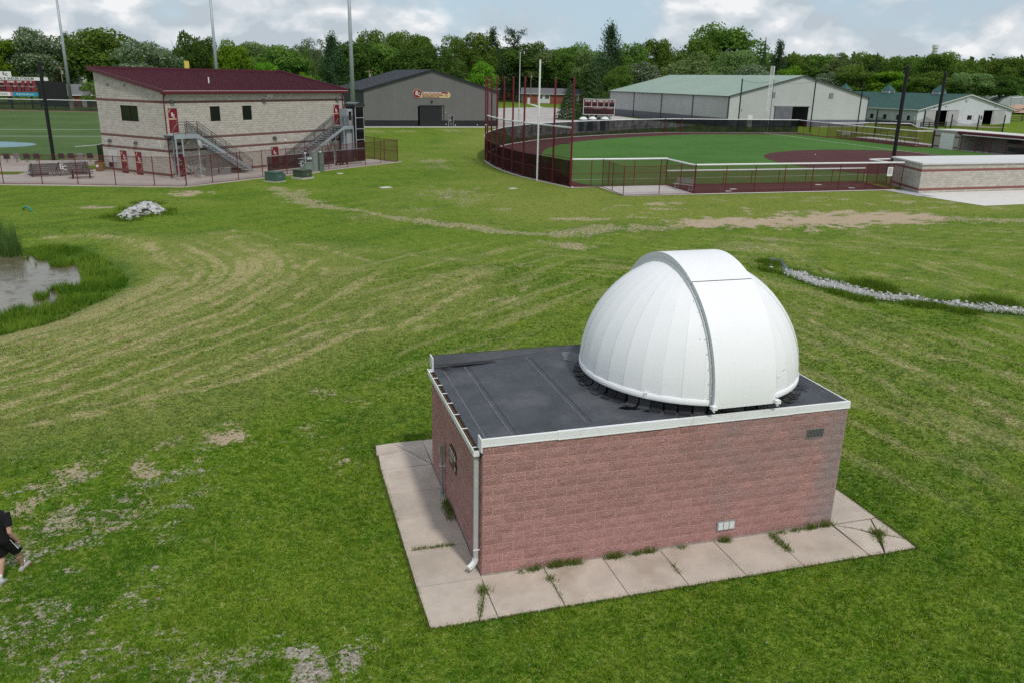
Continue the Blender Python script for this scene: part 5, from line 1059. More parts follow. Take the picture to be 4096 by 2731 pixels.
def build_club():
    T = thing('club_building', 'two storey buff block building with maroon sloping metal roof', 'building', tuple(BA), TH)
    L_, Dp, He, Hb = 22.2, 9.4, 7.1, 8.9
    opL = [(.34, 1.27, 3.85, 5.98), (4.71, 5.83, 4.69, 6.0), (8.38, 9.5, 4.69, 6.0), (20.54, 21.42, 3.85, 5.94), (.55, 1.5, 0.0, 2.13), (11.55, 12.5, 0.0, 2.13)]
    opS = [(Dp-6.1, Dp-3.61, 4.64, 6.0), (Dp-6.9, Dp-5.92, 0.0, 2.08), (Dp-4.79, Dp-3.8, 0.0, 2.08), (Dp-8.57, Dp-7.36, 1.0, 2.17)]
    fL = lambda x, y, z: (x, y, z); fS = lambda x, y, z: (y, Dp-x, z)        # side wall runs from back (x=0) to front (x=Dp), outside is -x
    slope = lambda x: Hb + (He-Hb)*x/Dp
    wall_sheet(M_BUFFM, L_, 0, He, opL, T, place=fL); wall_sheet(M_BUFFM, Dp, 0, He, opS, T, top=slope, place=fS)
    q = MB(); q.quad((L_, 0, 0), (L_, Dp, 0), (L_, Dp, Hb), (L_, 0, He)); q.quad((0, Dp, 0), (0, Dp, Hb), (L_, Dp, Hb), (L_, Dp, 0)); q.build('wall', M_BUFF, T)
    bands = [(6.299, 6.502), (3.251, 3.454), (2.235, 2.438), (.203, .406)]
    meshes = [block_mesh(40+i, M_BUFF, .018) for i in range(6)]
    lay_blocks(T, [((0, 0, 0), 0, block_rows(L_, 0, 34, opL, bands)), ((0, Dp, 0), -math.pi/2, block_rows(Dp, 0, 44, opS, bands, 1, top=slope))], meshes, M_BUFF, 300, (-46, -63))
    for a, b in bands: soldier(T, L_, a+.006, fL); soldier(T, Dp, a+.006, fS)
    for o in opL[1:3]: window(T, (o[0], .1, o[2]), 0, o[1]-o[0], o[3]-o[2])
    window(T, (.1, 6.1, 4.64), -math.pi/2, 2.49, 1.36, 2)
    for o in (opL[0], opL[3], opL[4], opL[5]): door(T, (o[0]+.06, .06, o[2]), 0, o[1]-o[0]-.12, o[3]-o[2]-.06, M_MAROOND)
    for y in (6.9, 4.79): door(T, (.06, y-.05, 0), -math.pi/2, .88, 2.02, M_MAROOND)
    q = MB(); q.box(.03, .06, Dp-8.57+.9-.9+.0, 0, 0, 0) if False else q.quad((.05, 8.57, 1.0), (.05, 7.36, 1.0), (.05, 7.36, 2.17), (.05, 8.57, 2.17)); q.build('counter_shutter', mat('shutter_grey', (.50, .50, .49), .5, .05, 2), T); q = MB(); q.box(-.16, .05, 7.3, 8.62, .94, 1.0); q.build('counter', M_SILVER, T)
    q = MB(); q.box(-.03, -.001, 8.1, 8.7, .45, .85); q.build('notice_frame', M_FRAMEK, T)
    for s in (.79, 11.02, 21.08): wall_lamp(T, (s, 0, 6.36), 0)
    for s, z in ((1.1, 2.82), (12.08, 2.82)): wall_lamp(T, (s, 0, z), 0)
    for y in (8.14, 4.37): wall_lamp(T, (0, y, 2.74), -math.pi/2)
    def louvre(O, ang, w, h, m_):
        e = link('vent', MB().box(0, w, -.02, 0, 0, h).mesh('vent', m_), T, O, (0, 0, ang)); n = int(h/.07)
        for k in range(n): f = MB(); f.bar((.02, -.03, h*(k+.5)/n), (w-.02, -.03, h*(k+.5)/n), .02, .03); f.build('slat', M_GALVD if m_ is M_GALV else M_SILVER, e)
    louvre((11.5, 0, 6.72), 0, .34, .34, M_PRINTW); louvre((11.9, 0, 6.72), 0, .34, .34, M_PRINTW); louvre((0, 7.6, 7.55), -math.pi/2, .32, .26, M_GALV); louvre((0, 5.2, 7.55), -math.pi/2, .32, .26, M_GALV); louvre((0, 1.4, 2.6), -math.pi/2, .38, .5, M_PRINTW)
    q = MB(); q.box(13.35, 13.5, -.1, 0, 2.55, 2.75); q.build('camera_box', M_PRINTW, T)
    # roof: standing-seam panels, each a part
    zy = lambda y: 7.34 + (y+.35)*.1735; roofE = T; n = 56; x0, x1 = -.25, L_+.15; w = (x1-x0)/n; yA, yB = -.35, Dp+.3
    pm = MB(); pm.slab([(0, yA, zy(yA)), (w, yA, zy(yA)), (w, yB, zy(yB)), (0, yB, zy(yB))], .03); pm.bar((0, yA, zy(yA)+.035), (0, yB, zy(yB)+.035), .035, .07); pmesh = pm.mesh('roof_panel', M_MROOF)
    for k in range(n): link('roof_panel', pmesh, T, (x0+k*w, 0, 0))
    for nm, P, w_, h_ in (('eave_gutter', ((x0-.05, yA-.08, 7.22), (x1+.05, yA-.08, 7.22)), .16, .2), ('rake_trim', ((x0-.02, yA-.1, zy(yA)-.06), (x0-.02, yB, zy(yB)-.06)), .10, .30), ('rake_trim', ((x1+.02, yA-.1, zy(yA)+.02), (x1+.02, yB, zy(yB)+.08)), .10, .34), ('ridge_cap', ((x0-.05, yB, zy(yB)), (x1+.05, yB, zy(yB))), .3, .34)):
        q = MB(); q.bar(P[0], P[1], w_, h_); q.build(nm, M_MROOF if nm != 'eave_gutter' else M_MAROON, T)
    q = MB(); q.box(x0-.02, x1+.02, yA-.155, yA+.0, 7.325, 7.345); q.build('drip_edge', M_PRINTW, T)
    q = MB(); q.box(x0, x1, yA, 0, 7.08, 7.12); q.build('soffit', M_MAROON, T)
    for s in (-.02, 21.9):
        q = MB(); q.tube((s, yA-.05, 7.15), (s, -.09, 6.8), .055, 6); q.tube((s, -.09, 6.8), (s, -.09, .1), .055, 6); q.box(s-.14, s+.14, yA-.15, -.12, 7.05, 7.32); q.build('downspout', M_MAROON, T)
    q = MB(); q.tube((7.3, 3.0, zy(3)), (7.3, 3.0, zy(3)+.55), .06, 8); q.build('vent_pipe', M_PRINTW, T)
build_club()

def stair(name, label, s_top, s_bot, va, vb, zt, lands, posts, brace):
    T = thing(name, label, 'staircase', bw(0, 0), TH); n = 19; zb = .12
    for v in (va, vb): q = MB(); q.slab([(s_top, v-.02, zt-.33), (s_bot, v-.02, zb-.02), (s_bot, v-.02, zb+.25), (s_top, v-.02, zt-.02)], .05) if True else 0; q.build('stringer', M_GALV, T)
    d = 1 if s_bot > s_top else -1
    tm = MB().box(-.15, .15, va+.03, vb-.03, -.04, 0).mesh('tread', M_GALV)
    for k in range(n): t = (k+.6)/n; link('tread', tm, T, (s_top+(s_bot-s_top)*t, 0, zt+(zb-zt)*t))
    q = MB(); q.box(lands[0], lands[1], va, vb, zt-.06, zt-.0); q.box(lands[0], lands[1], va-.03, va+.03, zt-.34, zt-.05); q.box(lands[0], lands[1], vb-.03, vb+.03, zt-.34, zt-.05); q.build('landing', M_GALV, T)
    for s, v in posts:
        p = link('support_post', MB().tube((0, 0, .25), (0, 0, zt-.3), .065, 8).mesh('support_post', M_GALV), T, (s, v, 0)); q = MB(); q.box(-.22, .22, -.22, .22, 0, .27); q.build('pedestal', M_PAD, p)
    for a, b in brace: q = MB(); q.tube(a, b, .035, 6); q.build('brace', M_GALVD, T)
    MR = M_GALVD
    def rail(P0, P1, vv):
        A_ = Vector((P0[0], vv, P0[1])); B_ = Vector((P1[0], vv, P1[1])); L_ = (B_-A_).length; up = Vector((0, 0, 1))
        q = MB(); q.tube(A_+up*1.05, B_+up*1.05, .026, 6); q.build('handrail', MR, T); q = MB(); q.tube(A_+up*.1, B_+up*.1, .02, 6); q.build('handrail', MR, T); q = MB(); q.tube(A_+up*.86, B_+up*.86, .018, 6); q.build('handrail', MR, T)
        m = max(2, int(L_/1.5)); 
        for k in range(m+1): c = A_.lerp(B_, k/m); link('rail_post', MB().tube((0, 0, -.25), (0, 0, 1.06), .026, 6).mesh('rail_post', MR), T, tuple(c))
        q = MB(); m = int(L_/.13)
        for k in range(m): c = A_.lerp(B_, (k+.5)/m); q.tube(c+up*.1, c+up*.86, .011, 4, caps=False)
        o = q.build('balusters', MR, T); tag(o, kind='stuff')
    for vv in (va, vb): rail((s_top, zt), (s_bot, zb+.05), vv)
    rail((lands[0], zt), (lands[1], zt), va)
    T2 = T
    q = MB(); q.box(s_bot-.6 if d > 0 else s_bot-1.0, s_bot+1.0 if d > 0 else s_bot+.6, va-.15, vb+.1, 0, .16); st = q.build('concrete_step', M_PAD, T); q = MB(); xx = s_bot+(.55 if d > 0 else -.55); q.box(xx-.08, xx+.08, va-.1, vb, .161, .166); q.build('yellow_nosing', mat('safety_yellow', (.55, .42, .05), .6) if not bpy.data.materials.get('safety_yellow') else bpy.data.materials['safety_yellow'], st)
    return T
stair('steel_staircase', 'galvanised steel staircase by the near corner of the block building, dish beneath', 2.0, 7.8, -1.5, -.12, 3.78, (-.45, 2.0), ((-.3, -1.5), (.35, -1.5), (1.95, -1.5), (.35, -.2)), (((.4, -.25, 1.9), (1.9, -.25, 3.3)), ((.4, -.25, 1.8), (1.9, -.25, .5))))
stair('steel_staircase', 'galvanised steel staircase climbing to the far upper door beside the lift tower', 20.3, 13.1, -1.5, -.12, 3.78, (20.3, 21.85), ((20.35, -1.5), (21.8, -1.5), (20.4, -.2), (21.8, -.2)), (((20.4, -.25, .4), (21.7, -.25, 3.2)), ((19.0, -.25, .4), (20.4, -.25, 3.2))))

def build_club_yard():
    # lift tower
    T = thing('lift_tower', 'glazed wheelchair lift tower with arched black canopy', 'lift tower', bw(21.95, -1.75), TH); w, d, h = 1.35, 1.4, 5.75
    q = MB(); q.box(.03, w-.03, .03, d, 0, h-.05); q.build('shaft', mat('shaft_dark', (.02, .02, .021), .6), T)
    for x, y in ((0, 0), (w-.06, 0), (0, d-.06), (w-.06, d-.06)): q = MB(); q.box(x, x+.06, y, y+.06, 0, h); q.build('frame_post', M_SILVER, T)
    for k in range(6):
        z = .0+k*1.14
        for (a, b, c, e) in ((.06, w-.06, 0, .06), (w-.06, w, .06, d-.06)): q = MB(); q.box(a, b, c, e, z, z+.06); q.build('frame_rail', M_SILVER, T)
        if k < 5:
            q = MB(); q.box(.06, w-.06, .012, .02, z+.06, z+1.14); q.build('pane', M_GLASS, T); q = MB(); q.box(w-.022, w-.014, .06, d-.06, z+.06, z+1.14); q.build('pane', M_GLASS, T)
    q = MB(); n = 12
    for k in range(n+1):
        t = math.pi*k/n; q.v += [(w/2-(w/2+.12)*math.cos(t), -.12, h+.42*math.sin(t)), (w/2-(w/2+.12)*math.cos(t), d+.1, h+.42*math.sin(t))]
    q.f = [(2*k, 2*k+2, 2*k+3, 2*k+1) for k in range(n)] + [tuple(2*k for k in range(n+1)), tuple(2*k+1 for k in range(n, -1, -1))]; q.build('canopy', mat('canopy_smoke', (.03, .034, .036), .15, spec=.6), T)
    q = MB(); q.box(-.9, -.02, .35, d, 3.7, 5.5); q.build('door_wall', M_GALV, T); q = MB(); q.box(-.75, -.2, .33, .348, 3.78, 5.4); dd = q.build('upper_door', M_SILVER, T); q = MB(); q.box(-.68, -.27, .322, .329, 4.35, 5.25); q.build('pane', M_GLASS, dd)
    q = MB(); q.box(-.9, -.02, .5, d, 0, 3.4); q.build('back_panel', mat('panel_grey', (.33, .35, .37), .6), T)
    # paved yard
    q = [bw(-2.9, -5.55), bw(25.2, -5.2), bw(25.2, -1.0), bw(22.3, 0.0), bw(-.0, .2), bw(-.0, 12), (-24.0, 80.0, 0), (-32, 80.0, 0), (-32, 64.0, 0)]
    sheet('paved_yard', [(p[0], p[1]) for p in q], .03, M_PAD); 
    q = MB(); q.bar(bw(-2.9, -5.55, .0), bw(25.2, -5.25, .0), .18, .14); o = q.build('kerb', M_PAD); tag(o, kind='structure'); q = MB(); q.bar(bw(-2.9, -5.55, .0), (-32, 64.0, .0), .18, .14); o = q.build('kerb', M_PAD); tag(o, kind='structure')
    sheet('grass_patch', [(-32, 69.8), (-24.5, 69.3), (-24.2, 71.5), (-32, 72.5)], .036, M_LAWN)
    # fences
    fpts = [(-32.5, 64.3), (-29.6, 63.7), (-26.7, 63.1), (-23.8, 62.47), (-20.86, 61.83), (-18.13, 61.22), (-15.2, 60.3), (-12.2, 59.5), (-9.75, 58.9)]
    fence('yard_fence', 'maroon chain link fence in front of the bleachers and picnic table', fpts, 2.34, posts=True)
    fence('yard_fence', 'maroon chain link fence running past both staircases with brown screen', [(-9.72, 58.84)]+[bw(s, -5.1)[:2] for s in (.2, 2.95, 5.7, 8.6, 11.4, 14.1, 16.8, 19.45, 21.9, 24.7)], 2.34, posts=True)
    o = thing('fence_screen', 'brown mesh windscreen hung low behind the staircase fence', 'windscreen', bw(8.0, -3.2), TH)
    for s0, s1 in ((.0, 4.6), (4.6, 8.9), (9.2, 13.6)):
        q = MB(); q.quad((s0, 0, .25), (s1, 0, .25), (s1, 0, 1.55), (s0, 0, 1.55)); q.build('screen_cloth', M_SCREENB, o); q = MB(); q.tube((s0, 0, 1.56), (s1, 0, 1.56), .03, 6); q.build('top_pipe', M_GALV, o)
    for s in (0, 4.6, 8.9, 13.6): q = MB(); q.tube((s, 0, 0), (s, 0, 1.6), .03, 6); q.build('screen_post', M_GALV, o)
    fence('yard_fence', 'short maroon fence closing the far end of the yard', [bw(24.7, -5.1)[:2], (9.06, 78.89), (8.26, 81.1), (7.46, 83.78)], 2.34, posts=True, mid=[1.2])
    # air conditioners
    for i, (s, lab) in enumerate(((2.15, 'grey air conditioner closest to the near building corner'), (3.45, 'middle grey air conditioner under the near staircase'), (4.9, 'grey air conditioner nearest the stair foot, slightly apart'))):
        A = thing('air_conditioner', lab, 'air conditioner', bw(s, -1.1, .03), TH, 'air conditioners under the near staircase')
        q = MB(); q.box(-.36, .36, -.36, .36, .05, .62); q.build('housing', M_AC, A); q = MB(); q.box(-.38, .38, -.38, .38, .62, .68); q.build('top_plate', M_AC, A); q = MB(); q.lathe([(.0, .685), (.29, .685), (.29, .68)], 18); q.build('fan_grille', M_GALVD, A)
        for sx in range(8): q = MB(); x = -.33+sx*.09; q.box(x, x+.03, -.372, -.36, .08, .6); q.build('coil_guard', M_GALVD, A)
        q = MB(); q.box(-.42, .42, -.42, .42, 0, .05); q.build('pad', M_PAD, A)
    for s in (2.0, 2.35, 3.6):
        t = thing('disconnect_conduit', {2.0: 'left wall conduit with switch box above the air conditioners', 2.35: 'middle wall conduit with switch box above the air conditioners', 3.6: 'wall conduit with switch box closest to the stair foot'}[s], 'conduit', bw(s, -.06), TH); q = MB(); q.tube((0, 0, .2), (0, 0, 1.2), .025, 6); q.tube((.09, 0, .2), (.09, 0, 1.0), .025, 6); q.build('pipe', M_GALV, t); q = MB(); q.box(-.06, .14, -.06, .02, 1.15, 1.4); q.build('switch_box', M_AC, t)
    # satellite dish on the stair post
    t = thing('satellite_dish', 'round grey satellite dish mounted under the near staircase', 'satellite dish', bw(2.0, -1.75, 2.95), TH+math.radians(25)); q = MB(); q.lathe([(.02, .06), (.15, .045), (.28, .015), (.36, -.03)], 20)
    dsh = q.build('dish', M_AC, t, True); dsh.rotation_euler = (math.radians(75), 0, 0); q = MB(); q.tube((0, 0, 0), (.3, -.45, -.18), .02, 6); q.box(.26, .34, -.5, -.42, -.22, -.14); q.build('feed_arm', M_SILVER, t); q = MB(); q.tube((0, .05, -.05), (0, .25, -.1), .03, 6); q.build('bracket', M_GALV, t)
    # electrical cabinets and transformers on the grass side
    def cab(name, lab, s, v, w, d, h, m_, pad=0.0, z=0.0, extra=None):
        t = thing(name, lab, 'cabinet' if 'cab' in name or 'panel' in name else 'transformer', bw(s, v, z), TH); q = MB(); q.box(0, w, 0, d, pad, h); bd = q.build('housing', m_, t); q = MB(); q.box(.04, w-.04, -.02, 0, pad+.06, h-.08); q.build('door', m_, t); q = MB(); q.box(-.03, w+.03, -.03, d+.03, h, h+.05); q.build('lid', m_, t)
        q = MB(); q.box(w*.5, w*.5+.05, -.05, -.02, h*.5, h*.5+.12); q.build('handle', M_SILVER, t)
        if pad: q = MB(); q.box(-.12, w+.12, -.12, d+.12, 0, pad); q.build('pad', M_PAD, t)
        if extra: extra(t, w, d, h, bd)
        return t
    def fins(t, w, d, h, bd):
        for k in range(14): q = MB(); x = w+.0+.0; y = .08+k*(d-.16)/13; q.box(w, w+.3, y-.012, y+.012, .12, h-.15); q.build('cooling_fin', M_TGREEN, t)
    cab('transformer', 'dark green finned pad transformer at the head of the bare dirt', 3.9, -8.6, .95, 1.3, .78, M_TGREEN, .06, 0, fins)
    cab('transformer', 'olive green box transformer on a concrete pad beside the meter cabinets', 6.9, -8.8, 1.15, 1.2, .72, mat('olive_green', (.055, .075, .050), .55, .1, 3), .14)
    lab = {'red': mat('label_red', (.45, .03, .03), .5)}
    def redlabel(t, w, d, h, bd): q = MB(); q.box(w*.3, w*.75, -.028, -.02, h*.76, h*.79); q.build('warning_label', lab['red'], t)
    cab('meter_cabinet', 'tall pale grey electrical cabinet in front of the staircase fence', 11.35, -5.75, .62, .45, 1.86, M_TGREY, .1, 0, redlabel); 
    cab('meter_cabinet', 'short grey electrical cabinet left of the tall one', 10.05, -6.0, 1.0, .6, .98, M_TGREY, .08)
    t = cab('panel_cabinet', 'grey panel box on conduits right of the tall cabinet', 12.25, -5.7, .6, .28, 1.72, mat('panel_green', (.13, .16, .145), .55, .08, 3), 0, 0, redlabel); t.children[0].data.transform(Matrix.Translation((0, 0, .6)) @ Matrix.Diagonal((1, 1, .65, 1))); 
    for k in range(6): q = MB(); q.tube((.06+k*.09, .1, 0), (.06+k*.09, .1, .62), .03, 6); q.build('conduit', M_GALV, t)
    t = thing('meter_rack', 'pipe rack with electric meters left of the tall cabinet', 'electric meter', bw(10.6, -5.5), TH)
    for x in (0, 2.0): q = MB(); q.tube((x, 0, 0), (x, 0, 1.85), .055, 8); q.build('rack_post', M_GALV, t); q = MB(); q.lathe([(0, 1.93), (.08, 1.9), (.085, 1.82)], 10, (x, 0, 0)); q.build('post_cap', M_PRINTW, t)
    for z in (1.25, 1.7): q = MB(); q.tube((-.9, .02, z-.3), (2.1, .02, z-.3), .03, 6); q.build('cross_pipe', M_GALV, t)
    for x in (.15, .45): q = MB(); q.box(x, x+.22, -.14, .0, 1.2, 1.5); b = q.build('meter_box', M_GALV, t); q = MB(); q.tube((x+.11, -.14, 1.35), (x+.11, -.2, 1.35), .08, 12); q.build('meter_glass', M_PRINTW, b)
    t = thing('meter_post', 'small meter box on a thin post left of the meter rack', 'electric meter', bw(9.4, -6.2), TH); q = MB(); q.tube((0, 0, 0), (0, 0, .8), .025, 6); q.build('post', M_GALV, t); q = MB(); q.box(-.14, .16, -.1, .06, .78, 1.28); b = q.build('meter_box', M_GALV, t); q = MB(); q.tube((.03, -.1, 1.1), (.03, -.15, 1.1), .08, 12); q.build('meter_glass', M_GLASS, b)
    t = thing('equipment_cart', 'small dark equipment cart behind the staircase fence', 'cart', bw(18.6, -2.6, .03), TH); q = MB(); q.box(-.6, .6, -.35, .35, .3, .36); q.build('deck', M_GALVD, t)
    for x, y in ((-.5, -.3), (.5, -.3), (-.5, .3), (.5, .3)): q = MB(); q.tube((x, y-.03, .12), (x, y+.03, .12), .12, 12); q.build('wheel', M_FRAMEK, t); q = MB(); q.tube((x, y, .12), (x, y, .32), .02, 6); q.build('fork', M_GALVD, t)
    q = MB(); q.path([(-.55, -.3, .36), (-.55, -.3, .75), (-.55, .3, .75), (-.55, .3, .36)], .02); q.build('handle', M_GALVD, t)
    # covers in the lawn
    for (x, y, w, lab_, m_) in ((6.0, 56.1, 1.0, 'pale concrete utility cover in the grass before the grey building', M_PADW), (16.4, 54.0, .7, 'small pale utility cover in the grass near the maroon net fence', M_PADW), (9.9, 49.9, .55, 'dark round utility lid in the grass by the bullpen', M_GALVD), (3.2, 66.9, .6, 'flat concrete pad in the grass right of the panel box', M_PADW)):
        t = thing('utility_cover', lab_, 'utility cover', (x, y, 0), .3); q = MB(); q.box(-w/2, w/2, -w*.35, w*.35, -.05, .05); q.build('frame', M_PAD, t); q = MB(); q.box(-w*.38, w*.38, -w*.24, w*.24, .05, .06); q.build('lid', m_, t)
    # bleachers
    t = thing('bleachers', 'small aluminium bleachers with dark skirt seen from behind', 'bleachers', (-20.9, 68.2, .03), math.radians(20.5)); n = 5; Lb = 4.6
    for k in range(n):
        y = 1.9-k*.55; z = .45+k*.22-.12
        s = MB(); s.box(-Lb/2, Lb/2, y-.12, y+.12, z, z+.05); s.build('seat_plank', M_SILVER, t); s = MB(); s.box(-Lb/2, Lb/2, y+.2, y+.42, z-.25, z-.21); s.build('foot_plank', M_SILVER, t)
    for x in (-Lb/2+.2, 0, Lb/2-.2):
        s = MB(); s.bar((x, 2.0, .05), (x, -.45, .05), .05, .05); s.bar((x, 2.0, .2), (x, -.35, 1.15), .05, .05); s.bar((x, -.4, 0), (x, -.4, 1.2), .05, .05); s.bar((x, 1.0, 0), (x, 1.0, .6), .05, .05); s.build('frame', M_GALVD, t)
    s = MB(); s.quad((-Lb/2, -.46, .1), (Lb/2, -.46, .1), (Lb/2, -.46, 1.12), (-Lb/2, -.46, 1.12)); sk = s.build('back_skirt', film('skirt_cloth', (.06, .055, .058), .72), t)
    text('lettering', 'E', .62, M_PRINTW, sk, (.15, -.475, .78), (math.pi/2, 0, 0), bold=.012); text('lettering', 'C', .52, M_PRINTW, sk, (.38, -.48, .66), (math.pi/2, 0, 0), bold=.012); text('lettering', 'BASEBALL', .3, M_SILVER, sk, (.1, -.475, .25), (math.pi/2, 0, 0), sx=1.5)
    # picnic table
    t = thing('picnic_table', 'dark brown picnic table with bent tube legs by the maroon fence', 'picnic table', (-18.75, 66.0, .03), math.radians(8)); MPT = mat('picnic_brown', (.075, .045, .04), .6, .15, 6)
    s = MB(); s.box(-.95, .95, -.36, .36, .70, .75); s.build('table_top', MPT, t)
    for sg in (-1, 1): s = MB(); s.box(-.95, .95, sg*.72-.13, sg*.72+.13, .42, .46); s.build('seat', MPT, t)
    for x in (-.65, .65):
        s = MB(); s.path([(x, -.74, .42), (x, -.74, .05), (x, -.55, .03), (x, .55, .03), (x, .74, .05), (x, .74, .42)], .03); s.build('leg_frame', M_FRAMEK, t); s = MB(); s.path([(x, -.25, .70), (x, -.25, .04)], .03); s.path([(x, .25, .70), (x, .25, .04)], .03); s.build('leg_frame', M_FRAMEK, t)
    # slatted barrel
    t = thing('waste_barrel', 'round wooden slatted waste barrel with white emblem by the building corner', 'waste bin', (-18.2, 71.4, .03)); MWS = mat('barrel_wood', (.26, .15, .07), .7, .25, 8)
    s = MB(); s.lathe([(.0, .05), (.27, .05), (.27, .85), (0, .85)], 16); s.build('liner', M_FRAMEK, t)
    sm_ = MB().box(-.045, .045, -.32, -.285, .05, .88).mesh('slat', MWS)
    for k in range(18): link('slat', sm_, t, (0, 0, 0), (0, 0, 2*math.pi*k/18))
    s = MB(); s.lathe([(.33, .86), (.33, .92), (.22, .92), (.22, .86)], 20); s.build('rim', M_MAROON, t); s = MB(); s.tube((-.12, -.31, .5), (-.125, -.345, .5), .13, 16); s.build('emblem', M_PRINTW, t)
    # row of stadium seats
    sx = [-29.9, -29.0, -28.15, -27.3, -26.45, -25.6, -24.75, -22.6, -21.75, -20.9, -20.05]; MSG = mat('seat_grey', (.20, .20, .21), .6, .05, 4); MSK = mat('seat_black', (.03, .03, .033), .6)
    labs = ['grey stadium seat at the image edge, first of the row', 'second stadium seat of the row, grey', 'third stadium seat of the row, grey', 'fourth stadium seat of the row, black', 'fifth stadium seat of the row, grey', 'sixth stadium seat of the row, black', 'black stadium seat left of the black pole foot', 'black stadium seat right of the black pole foot', 'second seat right of the black pole foot', 'third seat right of the black pole, grey', 'last stadium seat before the building corner']
    for i, x in enumerate(sx):
        m_ = MSK if i in (3, 5, 6, 7, 8, 10) else MSG; c = thing('stadium_seat', labs[i], 'seat', (x, 77.5+.02*i, .3), 0, 'row of stadium seats by the ball field')
        s = MB(); s.box(-.25, .25, -.05, .03, .32, .82); s.build('backrest', m_, c); s = MB(); s.box(-.24, .24, .0, .42, .34, .42); s.build('seat', m_, c)
        for q_ in (-.27, .27): s = MB(); s.box(q_-.02, q_+.02, 0, .4, .5, .55); s.build('armrest', MSK, c)
        s = MB(); s.box(-.05, .05, -.04, .06, -.27, .34); s.build('leg', MSG, c)
    s = MB(); s.box(-34, -19.6, 77.0, 79.2, 0, .3); o = s.build('seat_platform', M_PAD); tag(o, kind='structure')
    s = MB(); s.box(-34, -26.6, 79.3, 79.5, .0, .75); o = s.build('low_wall', M_BUFF); tag(o, 'low buff block wall behind the stadium seats', 'wall')
    # black corner net post group at the building corner
    t = thing('backstop_pole', 'tall black net pole leaning over the picnic area left of the building', 'pole', (-23.81, 80.06, 0)); s = MB(); s.tube((0, 0, 0), (0, 0, 9.5), .17, 12); s.build('shaft', M_BLKPOLE, t); s = MB(); s.lathe([(0, 9.6), (.19, 9.56), (.19, 9.5)], 12); s.build('cap', M_BLKPOLE, t)
    t = thing('dugout_screen', 'dark screen frame with pale top rail beside the building corner', 'screen', (-19.4, 79.6, 0)); s = MB(); s.path([(-2.2, 0, 1.6), (-.2, 0, 1.75), (1.2, 4, 2.0)], .035); s.build('top_rail', M_SILVER, t); s = MB(); s.quad((-.2, .02, 0), (1.2, 4.02, 0), (1.2, 4.02, 2.0), (-.2, .02, 1.75)); s.build('net', M_SCREEN, t)
    s = MB(); s.tube((-.2, 0, 0), (-.2, 0, 1.75), .05, 8); s.build('post', M_BLKPOLE, t)
build_club_yard()

